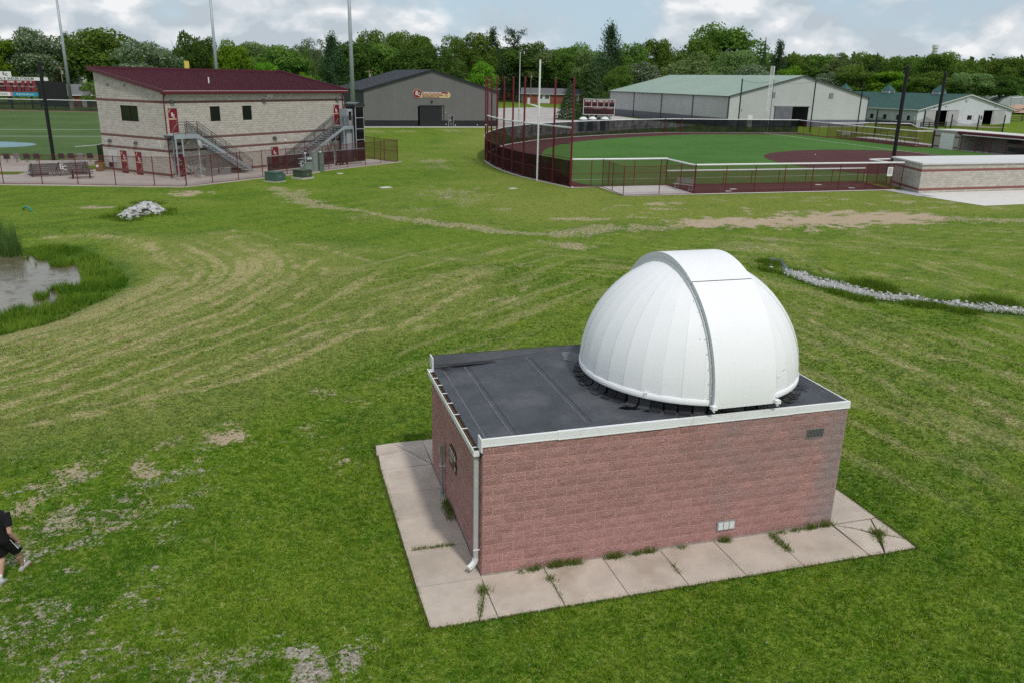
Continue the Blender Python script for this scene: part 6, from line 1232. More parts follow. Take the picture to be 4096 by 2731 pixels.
# ------------------------------------------------------------------ baseball field behind the building
def build_baseball():
    sheet('baseball_turf', [(-120, 83), (-19, 83), (-18.0, 86), (2, 104), (4, 188), (-20, 190), (-39.7, 197.6), (-61, 203.8), (-120, 218)], .012, M_TURF2)
    sheet('baseball_warning_track', [(-120, 216), (-61, 202.0), (-39.7, 195.8), (-20, 188), (-20, 191), (-39.7, 199.65), (-61.1, 205.94), (-120, 221)], .018, mat('track_brown', (.20, .12, .09), .95, .15, 1))
    sheet('baseball_dirt', [(-24, 83.2), (-16.5, 83.2), (-11, 90), (-16, 92), (-21, 88.5)], .018, mat('dirt_brown', (.20, .125, .095), .95, .15, 1))
    for y0, y1 in ((133.8, 132.6), (119.1, 117.5)): strip_sheet('field_line', [(-60, y0), (-8, y1)], .32, .022, M_LINE)
    t = thing('mound_tarp', 'pale blue round tarp covering the pitcher mound', 'tarp', (-34.8, 103.0, .0)); q = MB(); q.lathe([(0, .34), (1.5, .30), (3.0, .14), (4.0, .03), (4.15, .015)], 28); q.build('cloth', mat('tarp_blue', (.17, .28, .32), .6, .12, 1.2, .01, 6), t, True)
    fence('outfield_fence', 'long black screened outfield fence with white cap behind the baseball turf', [(-110, 219), (-85, 212.5), (-61.1, 205.94), (-50, 203.0), (-39.74, 199.65), (-20, 190)], 2.4, post_m=M_BLKPOLE, cap=True, mid=True, screen=(.1, 2.3, film('far_screen', (.035, .045, .045), .72)), spacing=3.2, film_m=M_LINKK)
    # scoreboard
    B0 = Vector((-56.0, 212.4, 0)); t = thing('scoreboard', 'large maroon baseball scoreboard with white stadium name panel', 'scoreboard', tuple(B0), math.radians(-11.3)); MSB = mat('board_maroon', (.20, .035, .045), .5, .05, .5)
    xl, xr = -13.0, 1.6
    for x in (-9.2, -4.6, .1): q = MB(); q.box(x-.2, x+.2, .2, .5, 0, 7.0); q.build('post', M_BLKPOLE, t)
    q = MB(); q.box(xl, xr, 0, .25, 3.8, 6.4); bd = q.build('score_panel', MSB, t); q = MB(); q.box(xl, xr+2.9, -.02, .25, 6.42, 7.15); nb = q.build('name_panel', M_PRINTW, t); q = MB(); q.box(-6.4, -3.6, -.02, .2, 7.15, 8.35); lg = q.build('logo_panel', M_PRINTW, t)
    q = MB(); q.box(-2.9-1, 1.9, -.01, .25, 2.85, 3.75); ad = q.build('advert_panel', mat('ad_blue', (.02, .28, .42), .5), t); q = MB(); q.box(xl, -4.4, -.01, .25, 2.85, 3.75); ad2 = q.build('advert_panel', M_PRINTW, t); q = MB(); q.box(-4.4, -3.9, -.012, .25, 2.85, 3.75); q.build('advert_panel', mat('ad_pink', (.6, .2, .25), .5), t)
    FK = mat('print_black', (.02, .018, .022), .6); fr = (math.pi/2, 0, 0)
    text('lettering', 'RANDAL R. SADLER STADIUM', .72, FK, nb, (-3.55, -.03, 6.78), fr, bold=.02, sx=1.03); text('lettering', 'E', 1.0, FK, lg, (-5.2, -.03, 7.85), fr, bold=.03); text('lettering', 'C', .8, FK, lg, (-4.6, -.035, 7.6), fr, bold=.03)
    for s_, x in (('AT BAT', -8.5), ('BALL', -6.0), ('STRIKE', -3.9), ('OUT', -2.0), ('H', -.6), ('E', .6)): text('lettering', s_, .5, M_PRINTW, bd, (x, -.01, 6.05), fr, bold=.02)
    for x in (-8.5, -6.0, -3.9, -2.0, -.6, .6): q = MB(); q.box(x-.3, x+.3, -.012, 0, 5.05, 5.7); q.build('digit_window', M_BLKPOLE, bd)
    for x in [-9.8+.5*k for k in range(10)] + [-3.6, -2.9, -1.7, -1.1, .4]: 
        for z in (4.05, 4.55): q = MB(); q.box(x-.18, x+.18, -.012, 0, z, z+.42); q.build('digit_window', M_BLKPOLE, bd)
    for s_, x in (('RUNS', -3.2), ('HITS', -1.4), ('ERRORS', .6)): text('lettering', s_, .28, M_PRINTW, bd, (x, -.01, 5.0-.02), fr)
    text('lettering', '1 2 3 4 5 6 7 8 9 10', .3, M_PRINTW, bd, (-7.5, -.01, 4.99), fr, sx=1.5)
    q = MB(); q.box(xl, xr, -.015, 0, 4.93+.2, 4.96+.2) ; q.build('divider', M_PRINTW, bd)
    text('lettering', 'Right beside you.', .62, M_PRINTW, ad, (-1.0, -.02, 3.3), fr, sx=.95); text('lettering', 'eld Health', .66, FK, ad2, (-6.4, -.02, 3.3), fr)
    t = thing('batters_eye', 'plain black batters eye screen right of the baseball scoreboard', 'screen', (-52.3, 211.5, 0), math.radians(-11.3)); q = MB(); q.box(-1.9, 4.6, .1, .2, .6, 6.3); q.build('panel', mat('eye_black', (.018, .02, .02), .8), t)
    for x in (-1.7, 1.4, 4.5): q = MB(); q.box(x-.1, x+.1, .2, .4, 0, 6.3); q.build('post', M_BLKPOLE, t)
    t = thing('foul_pole', 'yellow foul pole screen peeking over the maroon roof', 'foul pole', (-16.7, 156.7, 0)); MY = mat('foul_yellow', (.62, .50, .10), .5); q = MB(); q.tube((0, 0, 0), (0, 0, 11.0), .1, 8); q.build('pole', MY, t); q = MB(); q.box(.1, .75, -.02, .02, 4, 10.9); q.build('wing_screen', MY, t)
    for x, y, r0, lab in ((-46.2, 206.0, .42, 'first tall light mast from the left edge, by the outfield fence'), (-12.2, 177.0, .40, 'second tall light mast, rising behind the middle of the maroon roof'), (9.6, 116.0, .36, 'third tall light mast between the block building and grey building')):
        t = thing('light_mast', lab, 'light mast', (x, y, 0), 0, 'tall galvanised sports light masts'); q = MB(); q.tube((0, 0, 1.8), (0, 0, 27), r0, 16, r0*.5); q.build('shaft', M_GALV, t, True); q = MB(); q.tube((0, 0, 0), (0, 0, 2.0), r0*1.15, 16); q.build('sleeve', M_PAD, t); q = MB(); q.box(-2.2, 2.2, -.1, .1, 26, 26.2); q.build('crossarm', M_GALV, t)
        for k in range(5): q = MB(); q.tube((-1.9+k*.95, -.1, 26.5), (-1.9+k*.95, -.5, 26.3), .25, 10, .32); q.build('floodlight', M_AC, t)
build_baseball()
# ------------------------------------------------------------------ metal-clad buildings
def panel_wall(T, L_, zfun0, zfun1, place, m, name='wall_panel', w=.914, rib=.025, nrib=3, gap=(), start=0.0):
    """vertical ribbed metal sheets, each one a part; place(x, out, z); gap: (x0,x1,z0,z1) openings"""
    n = max(1, round(L_/w)); w = L_/n
    for k in range(n):
        a, b = k*w, (k+1)*w; xm = (a+b)/2; pieces = [(zfun0(xm), None)]
        lo, hi = zfun0(xm), None; cuts = [(lo, hi)]
        for (x0, x1, z0, z1) in gap:
            if x0-.02 < xm < x1+.02:
                new = []
                for c, d in cuts:
                    if z0 > c+.05: new.append((c, z0))
                    if (d is None and z1 < zfun1(xm)-.05) or (d is not None and z1 < d): new.append((z1, d))
                cuts = new
        for c, d in cuts:
            q = MB(); ta = zfun1(a) if d is None else d; tb = zfun1(b) if d is None else d
            q.quad(place(a, 0, c), place(b, 0, c), place(b, 0, tb), place(a, 0, ta))
            for j in range(nrib):
                x = a + (j+.5)*w/nrib; t = (ta+(tb-ta)*(x-a)/w)-.01; h = .022
                q.quad(place(x-h, 0, c), place(x-h*.5, rib, c), place(x-h*.5, rib, t), place(x-h, 0, t)); q.quad(place(x-h*.5, rib, c), place(x+h*.5, rib, c), place(x+h*.5, rib, t), place(x-h*.5, rib, t)); q.quad(place(x+h*.5, rib, c), place(x+h, 0, c), place(x+h, 0, t), place(x+h*.5, rib, t))
            link(name, new_mesh(name, q.v, q.f, m), T)
def roof_panels(T, y0, y1, A, B, m, name='roof_panel', w=.914, ribs=3):
    """one slope: from eave line (x=A[0], z=A[1]) to ridge line (x=B[0], z=B[1]), panels set along y"""
    n = max(1, round(abs(y1-y0)/w)); w = (y1-y0)/n; q = MB(); q.quad((A[0], 0, A[1]), (A[0], w, A[1]), (B[0], w, B[1]), (B[0], 0, B[1]))
    for j in range(ribs): yy = w*(j+.5)/ribs; q.bar((A[0], yy, A[1]+.02), (B[0], yy, B[1]+.02), .05, .05)
    me = q.mesh(name, m)
    for k in range(n): link(name, me, T, (0, y0+k*w, 0))
def shell(T, W, D_, He, Hp, m):
    q = MB(); i = .06
    q.quad((i, i, 0), (i, D_-i, 0), (i, D_-i, He), (i, i, He)); q.quad((W-i, i, 0), (W-i, i, He), (W-i, D_-i, He), (W-i, D_-i, 0))
    for y in (D_-i,): q.quad((i, y, 0), (W-i, y, 0), (W-i, y, He), (W/2, y, Hp-.05), (i, y, He))
    q.build('frame_shell', m, T)

def build_grey():
    T = thing('training_hall', 'dark grey metal clad training hall with low gable and roller door', 'building', (14.03, 142.12, 0), math.radians(2.7)); W, D_, He, Hp = 25.55, 34.0, 6.5, 10.15
    MG = mat('grey_cladding', (.155, .152, .150), .5, .05, .6, rnd=.03); MK = mat('black_cladding', (.020, .022, .027), .5, .05, 1); MRF = mat('charcoal_roof', (.055, .062, .074), .4, .06, .5)
    top = lambda x: He + (Hp-He)*(1-abs(x-W/2)/(W/2)); fr = lambda x, o, z: (x, -o, z); lf = lambda x, o, z: (-o, D_-x, z)
    gap = [(10.5, 14.9, 0, 3.78)]
    panel_wall(T, W, lambda x: 1.22, top, fr, MG, gap=[(10.5, 14.9, 0, 3.78)]); panel_wall(T, W, lambda x: .12, lambda x: 1.2, fr, MK, 'wainscot_panel', gap=[(10.5, 14.9, 0, 3.78)])
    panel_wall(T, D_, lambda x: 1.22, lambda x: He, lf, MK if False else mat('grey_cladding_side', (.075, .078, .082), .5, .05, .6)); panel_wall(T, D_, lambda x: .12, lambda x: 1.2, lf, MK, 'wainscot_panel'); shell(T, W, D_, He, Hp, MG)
    roof_panels(T, -.25, D_+.2, (-.35, He-.05), (W/2, Hp+.08), MRF); roof_panels(T, -.25, D_+.2, (W+.35, He-.05), (W/2, Hp+.08), MRF)
    for a, b in (((-.35, -.3, He-.1), (W/2, -.3, Hp+.03)), ((W/2, -.3, Hp+.03), (W+.35, -.3, He-.1))): q = MB(); q.bar(a, b, .08, .26); q.build('rake_trim', MK, T)
    q = MB(); q.bar((-.35, -.3, He-.08), (-.35, D_, He-.08), .12, .2); q.build('eave_trim', MK, T)
    for x in (0, W): q = MB(); q.box(x-.1, x+.1, -.05, .05, .1, He); q.build('corner_trim', MK, T)
    q = MB(); q.box(-.5, W+.5, -1.0, .3, -.02, .12); q.build('slab', M_PADW, T)
    MD = mat('roller_black', (.022, .023, .026), .45)
    d = link('roller_door', MB().box(10.5, 14.9, .05, .1, .1, 3.78).mesh('roller_door', MD), T)
    for k in range(9): q = MB(); q.box(10.52, 14.88, .03, .05, .12+k*.405, .12+k*.405+.38); q.build('door_section', MD, d)
    for a, b, c, e in ((10.35, 10.5, .1, 3.9), (14.9, 15.05, .1, 3.9), (10.35, 15.05, 3.78, 3.93)): q = MB(); q.box(a, b, -.06, .06, c, e); q.build('door_trim', MK, T)
    d = link('side_door', MB().box(15.85, 16.84, -.05, -.028, .1, 2.16).mesh('side_door', mat('door_charcoal', (.03, .03, .035), .5)), T)
    for a, b, c, e in ((15.82, 15.87, .1, 2.2), (16.82, 16.87, .1, 2.2), (15.87, 16.82, 2.14, 2.2)): q = MB(); q.box(a, b, -.07, -.05, c, e); q.build('frame', M_SILVER, d)
    text('lettering', 'E', .22, M_PRINTW, d, (16.14, -.06, 1.92), (math.pi/2, 0, 0), bold=.01); text('lettering', 'C', .2, M_PRINTW, d, (16.24, -.062, 1.86), (math.pi/2, 0, 0), bold=.01)
    for z, w in ((1.62, .26), (1.5, .26), (1.36, .4), (1.27, .4), (1.18, .45), (1.09, .3)): q = MB(); q.box(16.0, 16.0+w, -.056, -.051, z, z+.05); q.build('lettering', M_SILVER, d)
    for k in range(7): q = MB(); h = (.05, .1, .25, .45, .28, .12, .05)[k]; q.box(15.95+k*.12, 15.97+k*.12, -.056, -.051, .65-h/2, .65+h/2); q.build('lettering', M_SILVER, d)
    # sign: red disc with logo plus a pill of maroon over cream
    y = -.06; S = link('name_sign', MB().box(9.9, 15.7, y, y+.04, 5.05, 6.05).mesh('name_sign', mat('sign_tan', (.62, .45, .25), .5, .04, 1)), T)
    q = MB(); q.tube((15.7, y, 5.55), (15.7, y+.04, 5.55), .5, 24); q.tube((15.7, y+.01, 5.55), (15.7, y+.045, 5.55), .56, 24); q.build('pill_end', bpy.data.materials['sign_tan'], S)
    q = MB(); q.box(9.95, 15.75, y-.012, y, 5.95-.12, 6.06); q.build('red_band', M_MAROOND, S)
    q = MB(); q.tube((9.95, y-.05, 5.77), (9.95, y+.02, 5.77), .80, 32); q.build('logo_rim', bpy.data.materials['sign_tan'], S); q = MB(); q.tube((9.95, y-.06, 5.77), (9.95, y+.0, 5.77), .74, 32); q.build('logo_disc', M_MAROOND, S)
    R = (math.pi/2, 0, 0); FK = bpy.data.materials['print_black']
    S.location = (0, 0, .22)
    text('lettering', 'E', .95, M_PRINTW, S, (9.78, y-.07, 5.85), R, bold=.02, shear=.15); text('lettering', 'C', .72, M_PRINTW, S, (10.2, y-.075, 5.6), R, bold=.02)
    text('lettering', 'THE BUD McCOLLUM', .30, M_PRINTW, S, (10.85, y-.02, 5.945), R, 'LEFT', .25, .012, 1.25); text('lettering', 'EARLHAM COLLEGE BASEBALL', .215, mat('print_red', (.40, .03, .04), .6), S, (10.85, y-.01, 5.70), R, 'LEFT', .0, .006, 1.28)
    text('lettering', 'HITTING AND PITCHING', .32, FK, S, (10.85, y-.01, 5.45), R, 'LEFT', .2, .008, 1.12); text('lettering', 'PERFORMANCE LAB', .32, FK, S, (10.85, y-.01, 5.18), R, 'LEFT', .2, .008, 1.12)
    q = MB(); q.box(12.5, 12.85, -.3, -.03, 4.5, 4.75); q.build('wall_light', M_FRAMEK, T)
    for x, z in ((15.3, 2.6), (15.35, .45), (17.2, .3), (21.5, .35)): q = MB(); q.box(x-.05, x+.05, -.12, -.03, z, z+.18); q.build('outlet', M_PRINTW, T)
build_grey()

def build_barn():
    fr_ = math.radians(4.0); T = thing('riding_barn', 'big pale grey steel barn with light green roof and open sliding door', 'barn', (91.17, 146.81, 0), fr_); W, D_, He, Hp = 37.05, 55.6, 6.3, 10.7
    MG = mat('pale_cladding', (.50, .51, .515), .5, .04, .4, rnd=.02); MW = mat('slate_wainscot', (.155, .155, .185), .55, .05, .5); MT = mat('dark_trim', (.075, .07, .09), .5); MR = mat('mint_roof', (.27, .355, .285), .5, .06, .1)
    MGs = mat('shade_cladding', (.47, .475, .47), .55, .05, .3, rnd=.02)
    top = lambda x: He + (Hp-He)*(1-abs(x-W/2)/(W/2)); fr = lambda x, o, z: (x, -o, z); lf = lambda x, o, z: (-o, D_-x, z)
    x0, x1 = W-25.3, W-16.1; dgap = [(x0, x1, 0, 4.3)]; sd = (W-34.5+.0, W-33.2)
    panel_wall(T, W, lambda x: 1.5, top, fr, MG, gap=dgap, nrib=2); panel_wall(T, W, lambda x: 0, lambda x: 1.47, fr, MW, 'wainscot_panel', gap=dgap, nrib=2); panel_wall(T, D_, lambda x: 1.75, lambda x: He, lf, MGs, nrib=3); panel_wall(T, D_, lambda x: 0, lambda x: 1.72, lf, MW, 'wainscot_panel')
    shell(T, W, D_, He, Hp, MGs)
    roof_panels(T, -.3, D_+.3, (-.4, He-.02), (W/2, Hp+.1), MR, ribs=0); roof_panels(T, -.3, D_+.3, (W+.4, He-.02), (W/2, Hp+.1), MR, ribs=0)
    for a, b in (((-.4, -.35, He-.05), (W/2, -.35, Hp+.05)), ((W/2, -.35, Hp+.05), (W+.4, -.35, He-.05))): q = MB(); q.bar(a, b, .08, .2); q.build('rake_trim', MT, T)
    q = MB(); q.bar((-.45, -.3, He-.08), (-.45, D_, He-.08), .15, .14); q.build('gutter', MT, T)
    for y in (0.05, 13.9, 27.8, 41.7, D_-.05): q = MB(); q.box(-.14, .0, y-.12, y+.12, 0, He-.1); q.build('pilaster', MT, T)
    for x in (0, W): q = MB(); q.box(x-.1, x+.1, -.07, .03, 0, He); q.build('corner_trim', MT, T)
    q = MB(); q.box(x0, x1, .3, 8, 0, 4.3); 
    q2 = MB(); q2.quad((x0, 9, 0), (x1, 9, 0), (x1, 9, 4.4), (x0, 9, 4.4)); q2.build('interior', M_BLACK, T)
    q = MB(); q.quad((x0, 0, 4.3), (x1, 0, 4.3), (x1, 9, 4.4), (x0, 9, 4.4)); q.quad((x0, 0, 0), (x0, 9, 0), (x0, 9, 4.4), (x0, 0, 4.3)); q.quad((x1, 0, 0), (x1, 0, 4.3), (x1, 9, 4.4), (x1, 9, 0)); q.build('interior', M_BLACK, T)
    q = MB(); q.box(x0-.3, x1+.2, -.16, -.05, 4.3, 4.55); q.build('door_track', M_SILVER, T)
    d = link('sliding_door', MB().box(x0+.1, x0+4.65, -.13, -.07, .1, 4.28).mesh('sliding_door', mat('door_slate', (.17, .17, .205), .6, .25, .9)), T)
    for k in range(10): q = MB(); x = x0+.25+k*.43; q.box(x, x+.05, -.15, -.13, .1, 4.28); q.build('door_rib', MT, d)
    q = MB(); q.box(W-32.05-.0, W-30.8, -.09, -.03, 0, 2.42); q.build('walk_door', M_PRINTW, T)
    for x in (W-26.1, W-10.6):
        v = link('gable_vent', MB().box(x-.55, x+.55, -.08, -.03, 6.1, 7.15).mesh('gable_vent', M_GALVD), T)
        for k in range(6): q = MB(); q.box(x-.5, x+.5, -.11, -.08, 6.15+k*.16, 6.25+k*.16); q.build('slat', M_GALV, v)
    q = MB(); q.tube((W-33.7, -.05, 3.6), (W-33.7, -.35, 3.7), .12, 8); q.build('wall_light', M_SILVER, T)
    q = MB(); q.box(W-13.6, W-.2, -1.2, -.3, -.02, .03); q.build('slab', M_PADW, T)
build_barn()

def build_stable():
    T = thing('horse_stable', 'white horse stable with dark green roof and three green cupolas', 'stable', (143.3, 150.6, 0), math.radians(12.55)); W, D_, He, Hp = 37.2, 46.0, 3.85, 7.3
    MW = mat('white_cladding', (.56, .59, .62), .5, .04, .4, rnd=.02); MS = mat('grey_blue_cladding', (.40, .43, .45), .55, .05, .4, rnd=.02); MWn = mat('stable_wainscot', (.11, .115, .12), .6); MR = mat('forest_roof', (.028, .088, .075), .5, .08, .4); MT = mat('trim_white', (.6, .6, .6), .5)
    top = lambda x: He + (Hp-He)*(1-abs(x-W/2)/(W/2)); fr = lambda x, o, z: (x, -o, z); lf = lambda x, o, z: (-o, D_-x, z)
    gf = [(6.4, 11.3, 0, 3.65), (25.7, 29.4, 0, 3.65), (19.5, 21.2, 1.4, 2.47)]
    wl = [(D_-y-.55, D_-y+.55, 1.3, 2.4) for y in (2.0, 5.2, 8.9, 12.6)]
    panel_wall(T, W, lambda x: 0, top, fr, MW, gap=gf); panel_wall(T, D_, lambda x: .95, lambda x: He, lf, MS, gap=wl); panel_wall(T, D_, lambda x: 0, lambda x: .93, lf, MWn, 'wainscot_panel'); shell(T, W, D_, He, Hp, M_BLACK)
    roof_panels(T, -.4, D_+.3, (-.5, He-.08), (W/2, Hp+.1), MR, ribs=2); roof_panels(T, -.4, D_+.3, (W+.5, He-.08), (W/2, Hp+.1), MR, ribs=2)
    for a, b in (((-.5, -.45, He-.14), (W/2, -.45, Hp+.02)), ((W/2, -.45, Hp+.02), (W+.5, -.45, He-.14))):
        q = MB(); q.bar(a, b, .06, .3); q.build('rake_trim', MT, T); q = MB(); q.bar((a[0], -.5, a[2]+.17), (b[0], -.5, b[2]+.17), .06, .1); q.build('rake_trim', MR, T)
    q = MB(); q.bar((-.55, -.4, He-.1), (-.55, D_, He-.1), .14, .18); q.build('gutter', MT, T)
    for y in (.5, 6.5, 11.0): q = MB(); q.path([(-.55, y, He-.15), (-.1, y, He-.5), (-.1, y, .3)], .07); q.build('downspout', MT, T)
    for y in (2.0, 5.2, 8.9, 12.6):
        d = link('window', MB().box(.12, .14, y-.55, y+.55, 1.3, 2.4).mesh('window', M_BLACK), T)
        q = MB(); q.box(-.06, -.03, y+.6, y+1.7, 1.25, 2.45); q.build('shutter', MS, d)
    for (a, b, c, e) in ((2.43, 6.5, 11.2, 15.35), (29.3, 34.3, None, None)):
        for (x0, x1) in ((a, b), (c, e)):
            if x0 is None: continue
            d = link('sliding_door', MB().box(x0, x1, -.14, -.06, .05, 3.6).mesh('sliding_door', mat('stable_door', (.42, .41, .42), .6, .1, .8)), T)
            for k in range(int((x1-x0)/.5)): q = MB(); x = x0+.2+k*.5; q.box(x, x+.07, -.165, -.14, .05, 3.6); q.build('door_rib', M_SILVER, d)
    for x0, x1 in ((2.4, 15.4), (25.4, 34.5)): q = MB(); q.box(x0, x1, -.2, -.06, 3.65, 3.82); q.build('door_track', M_SILVER, T)
    d = link('window', MB().box(19.5, 21.2, .02, .05, 1.4, 2.47).mesh('window', M_BLACK), T); q = MB(); q.box(21.4, 22.7, -.08, -.04, 1.4, 2.4); q.build('shutter', MT, d)
    d = link('hatch', MB().box(14.7, 16.5, -.07, -.04, 1.4, 2.7).mesh('hatch', MT), T); q = MB(); q.bar((14.9, -.08, 1.5), (16.3, -.08, 2.6), .03, .1); q.build('brace', M_GALV, d)
    d = link('walk_door', MB().box(24.2, 25.2, -.07, -.04, 0, 2.7).mesh('walk_door', MT), T); q = MB(); q.box(24.4, 25.0, -.08, -.07, 1.4, 2.4); q.build('pane', M_GLASS, d)
    q = MB(); q.tube((17.65, -.05, 6.2), (17.65, -.13, 6.2), .55, 24); em = q.build('round_emblem', M_CREAM if False else mat('emblem_tan', (.42, .38, .32), .6), T); q = MB(); q.tube((17.65, -.12, 6.2), (17.65, -.15, 6.2), .42, 24); q.build('emblem_face', M_SILVER, em)
    for x, z in ((5.6, 4.3), (10.0, 4.5), (29.5, 4.4)): q = MB(); q.tube((x, -.05, z), (x, -.3, z+.05), .1, 8); q.build('wall_light', M_GALVD, T)
    for y in (8.3, 23.0, 37.0):
        c = link('cupola', MB().box(-1.15, 1.15, -1.15, 1.15, Hp-.25, Hp+.62).mesh('cupola', MT), T, (W/2, y, 0))
        for k in range(3):
            for sx in (-1, 1): q = MB(); q.box(-1.0, 1.0, sx*1.16-.02, sx*1.16+.02, Hp-.05+k*.22, Hp+.05+k*.22); q.build('louvre', M_GALV, c); q = MB(); q.box(sx*1.16-.02, sx*1.16+.02, -1.0, 1.0, Hp-.05+k*.22, Hp+.05+k*.22); q.build('louvre', M_GALV, c)
        for k in range(8):
            t0 = math.pi/4*k; t1 = t0+math.pi/4; R_ = 1.75; q = MB(); q.quad((R_*math.cos(t0), R_*math.sin(t0), Hp+.62), (R_*math.cos(t1), R_*math.sin(t1), Hp+.62), (0, 0, Hp+2.2)); q.bar((R_*math.cos(t0), R_*math.sin(t0), Hp+.64), (0, 0, Hp+2.22), .05, .05); q.build('cupola_roof', MR, c)
    # small hip porch where the stable meets the barn
    q = MB(); q.quad((-3.2, 14.6, 3.5), (-.4, 14.6, 3.5), (-.4, 18, 4.4), (-3.2, 18, 4.4)); q.build('lean_to_roof', MR, T)
build_stable()

# ------------------------------------------------------------------ softball ground
def smooth_curve(pts, n=8):
    P = [Vector((*p, 0)) for p in pts]; out = []
    for i in range(len(P)-1):
        p0, p1, p2, p3 = P[max(0, i-1)], P[i], P[i+1], P[min(len(P)-1, i+2)]
        for k in range(n):
            t = k/n; out.append(.5*((2*p1)+(p2-p0)*t+(2*p0-5*p1+4*p2-p3)*t*t+(3*p1-p0-3*p2+p3)*t**3))
    out.append(P[-1]); return [(p.x, p.y) for p in out]
TALL = [(21.6, 54.05), (20.96, 56.9), (20.3, 59.6), (19.85, 62.2), (19.6, 65.1), (19.5, 67.9), (19.55, 70.7), (19.75, 73.6), (20.05, 76.4), (20.35, 78.4)]
OUTF = [(20.35, 78.4), (23.0, 88.2), (27.85, 98.7), (30.98, 103.45), (37.57, 110.9), (45.2, 116.9), (55.5, 122.85), (67.06, 127.7), (72.5, 128.2), (80.43, 127.2), (95.0, 127.25)]
RFL = [(95.0, 127.25), (94.19, 124.25), (93.79, 121.36), (93.48, 118.57), (93.26, 115.87)]
def arc_resample(pts, d):
    c = smooth_curve(pts, 10); out = [c[0]]; acc = 0
    for a, b in zip(c, c[1:]):
        acc += math.hypot(b[0]-a[0], b[1]-a[1])
        if acc >= d: out.append(b); acc = 0
    if math.hypot(out[-1][0]-c[-1][0], out[-1][1]-c[-1][1]) < d*.5: out.pop()
    out.append(c[-1]); return out
def build_softball():
    edge = [(21.7, 54.2)] + smooth_curve(TALL[1:], 2)[1:] + smooth_curve(OUTF, 4)[1:] + RFL[1:] + [(92.4, 105.5), (92.4, 93.3), (94.7, 92.2), (94.8, 80), (95.5, 58), (53.5, 54.3)]
    sheet('softball_track', edge, .012, M_CLAY)
    cx, cy = 60, 88
    inner = []
    oc = smooth_curve(TALL[1:], 2)+smooth_curve(OUTF, 4)[1:]
    inner = [(24.0, 54.35), (23.3, 58.5)] + smooth_curve([(24.2, 62.0), (25.6, 72), (28.9, 84), (33.5, 95.0), (41.0, 105.0), (50.0, 112.6), (60.0, 118.0), (70, 122.3), (80, 122.6), (91.2, 122.6)], 4) + [(91.8, 116), (92.1, 105.5), (92.1, 93.2), (94.4, 92), (94.5, 80), (95.2, 58), (53.5, 54.4)]
    sheet('softball_turf', inner, .018, M_TURF)
    c0, r0 = (74.2, 70.0), 19.6
    arc = [(c0[0]+r0*math.cos(t), c0[1]+r0*math.sin(t)) for t in np.linspace(math.radians(210), math.radians(55), 40)]
    sheet('softball_infield', arc + [(85.6, 82), (85.3, 60.5), (58, 59.9)], .024, M_CLAY)
    strip_sheet('foul_line', [(23.4, 59.3), (58, 59.9), (84.8, 60.4)], .13, .03, M_LINE); strip_sheet('foul_line', [(84.6, 60.4), (84.6, 88.1), (87.35, 127.0)], .16, .03, M_LINE)
    # tall netting fence at left field: each post, rails, dark lower screen
    T = thing('net_fence', 'tall curved maroon netting fence with dark lower screen at left field', 'fence', (TALL[0][0], TALL[0][1], 0)); o0 = Vector((TALL[0][0], TALL[0][1], 0))
    pm = MB().tube((0, 0, 0), (0, 0, 8.95), .085, 10).mesh('post', M_MAROON); pc = MB().lathe([(0, 9.08), (.08, 9.04), (.1, 8.95)], 10).mesh('post_cap', M_MAROON)
    P = [Vector((*p, 0))-o0 for p in TALL]; sel = [0, 1, 3, 4, 5, 6, 7, 8, 9]
    P2 = [P[i] for i in sel]
    for p in P2: q = link('post', pm, T, tuple(p)); link('post_cap', pc, q)
    for i, (a, b) in enumerate(zip(P2, P2[1:])):
        d = b-a; L_ = d.length; rz = math.atan2(d.y, d.x)
        for z in (.06, 1.25, 2.45, 3.65): link('rail', MB().tube((0, 0, z), (L_, 0, z), .03, 6).mesh('rail', M_MAROON), T, tuple(a), (0, 0, rz))
        link('top_pad', MB().tube((0, 0, 5.0 if i < 7 else 4.0), (L_, 0, 5.0 if i < 7 else 3.9), .08, 8).mesh('top_pad', M_CAP), T, tuple(a), (0, 0, rz))
        link('chain_link_mesh', MB().quad((0, .015, .05), (L_, .015, .05), (L_, .015, 5.0), (0, .015, 5.0)).mesh('chain_link_mesh', M_LINK), T, tuple(a), (0, 0, rz))
        link('upper_net', MB().quad((0, .0, 5.0), (L_, .0, 5.0), (L_, .0, 8.7), (0, .0, 8.7)).mesh('upper_net', M_NETL), T, tuple(a), (0, 0, rz))
        link('windscreen', MB().quad((0, -.03, .05), (L_, -.03, .05), (L_, -.03, 2.28), (0, -.03, 2.28)).mesh('windscreen', film('maroon_screen', (.016, .006, .008), .985) if i == 0 else bpy.data.materials['maroon_screen']), T, tuple(a), (0, 0, rz))
        link('kerb', MB().box(0, L_, -.35, .15, -.02, .07).mesh('kerb', M_PADW), T, tuple(a), (0, 0, rz))
    MWP = mat('white_pole', (.74, .75, .75), .4)
    t = thing('foul_pole', 'plain white left field foul pole standing in the maroon net fence', 'foul pole', (20.3, 59.3, 0)); q = MB(); q.tube((0, 0, 0), (0, 0, 10.5), .08, 12); q.build('shaft', MWP, t)
    for k in range(8): q = MB(); q.box(.1, .16, -.03, .03, .5+k*.6, .56+k*.6); q.build('bracket', M_SILVER, t)
    t = thing('foul_pole', 'white right field foul pole with tall framed screen before the barn', 'foul pole', (90.4, 130.3, 0), math.radians(-20)); q = MB(); q.tube((0, 0, 0), (0, 0, 12.1), .09, 10); q.build('shaft', MWP, t)
    for z in (4.0, 6.0, 8.05, 10.1, 12.05): q = MB(); q.box(-.62, .05, -.03, .03, z-.03, z+.03); q.build('screen_bar', MWP, t)
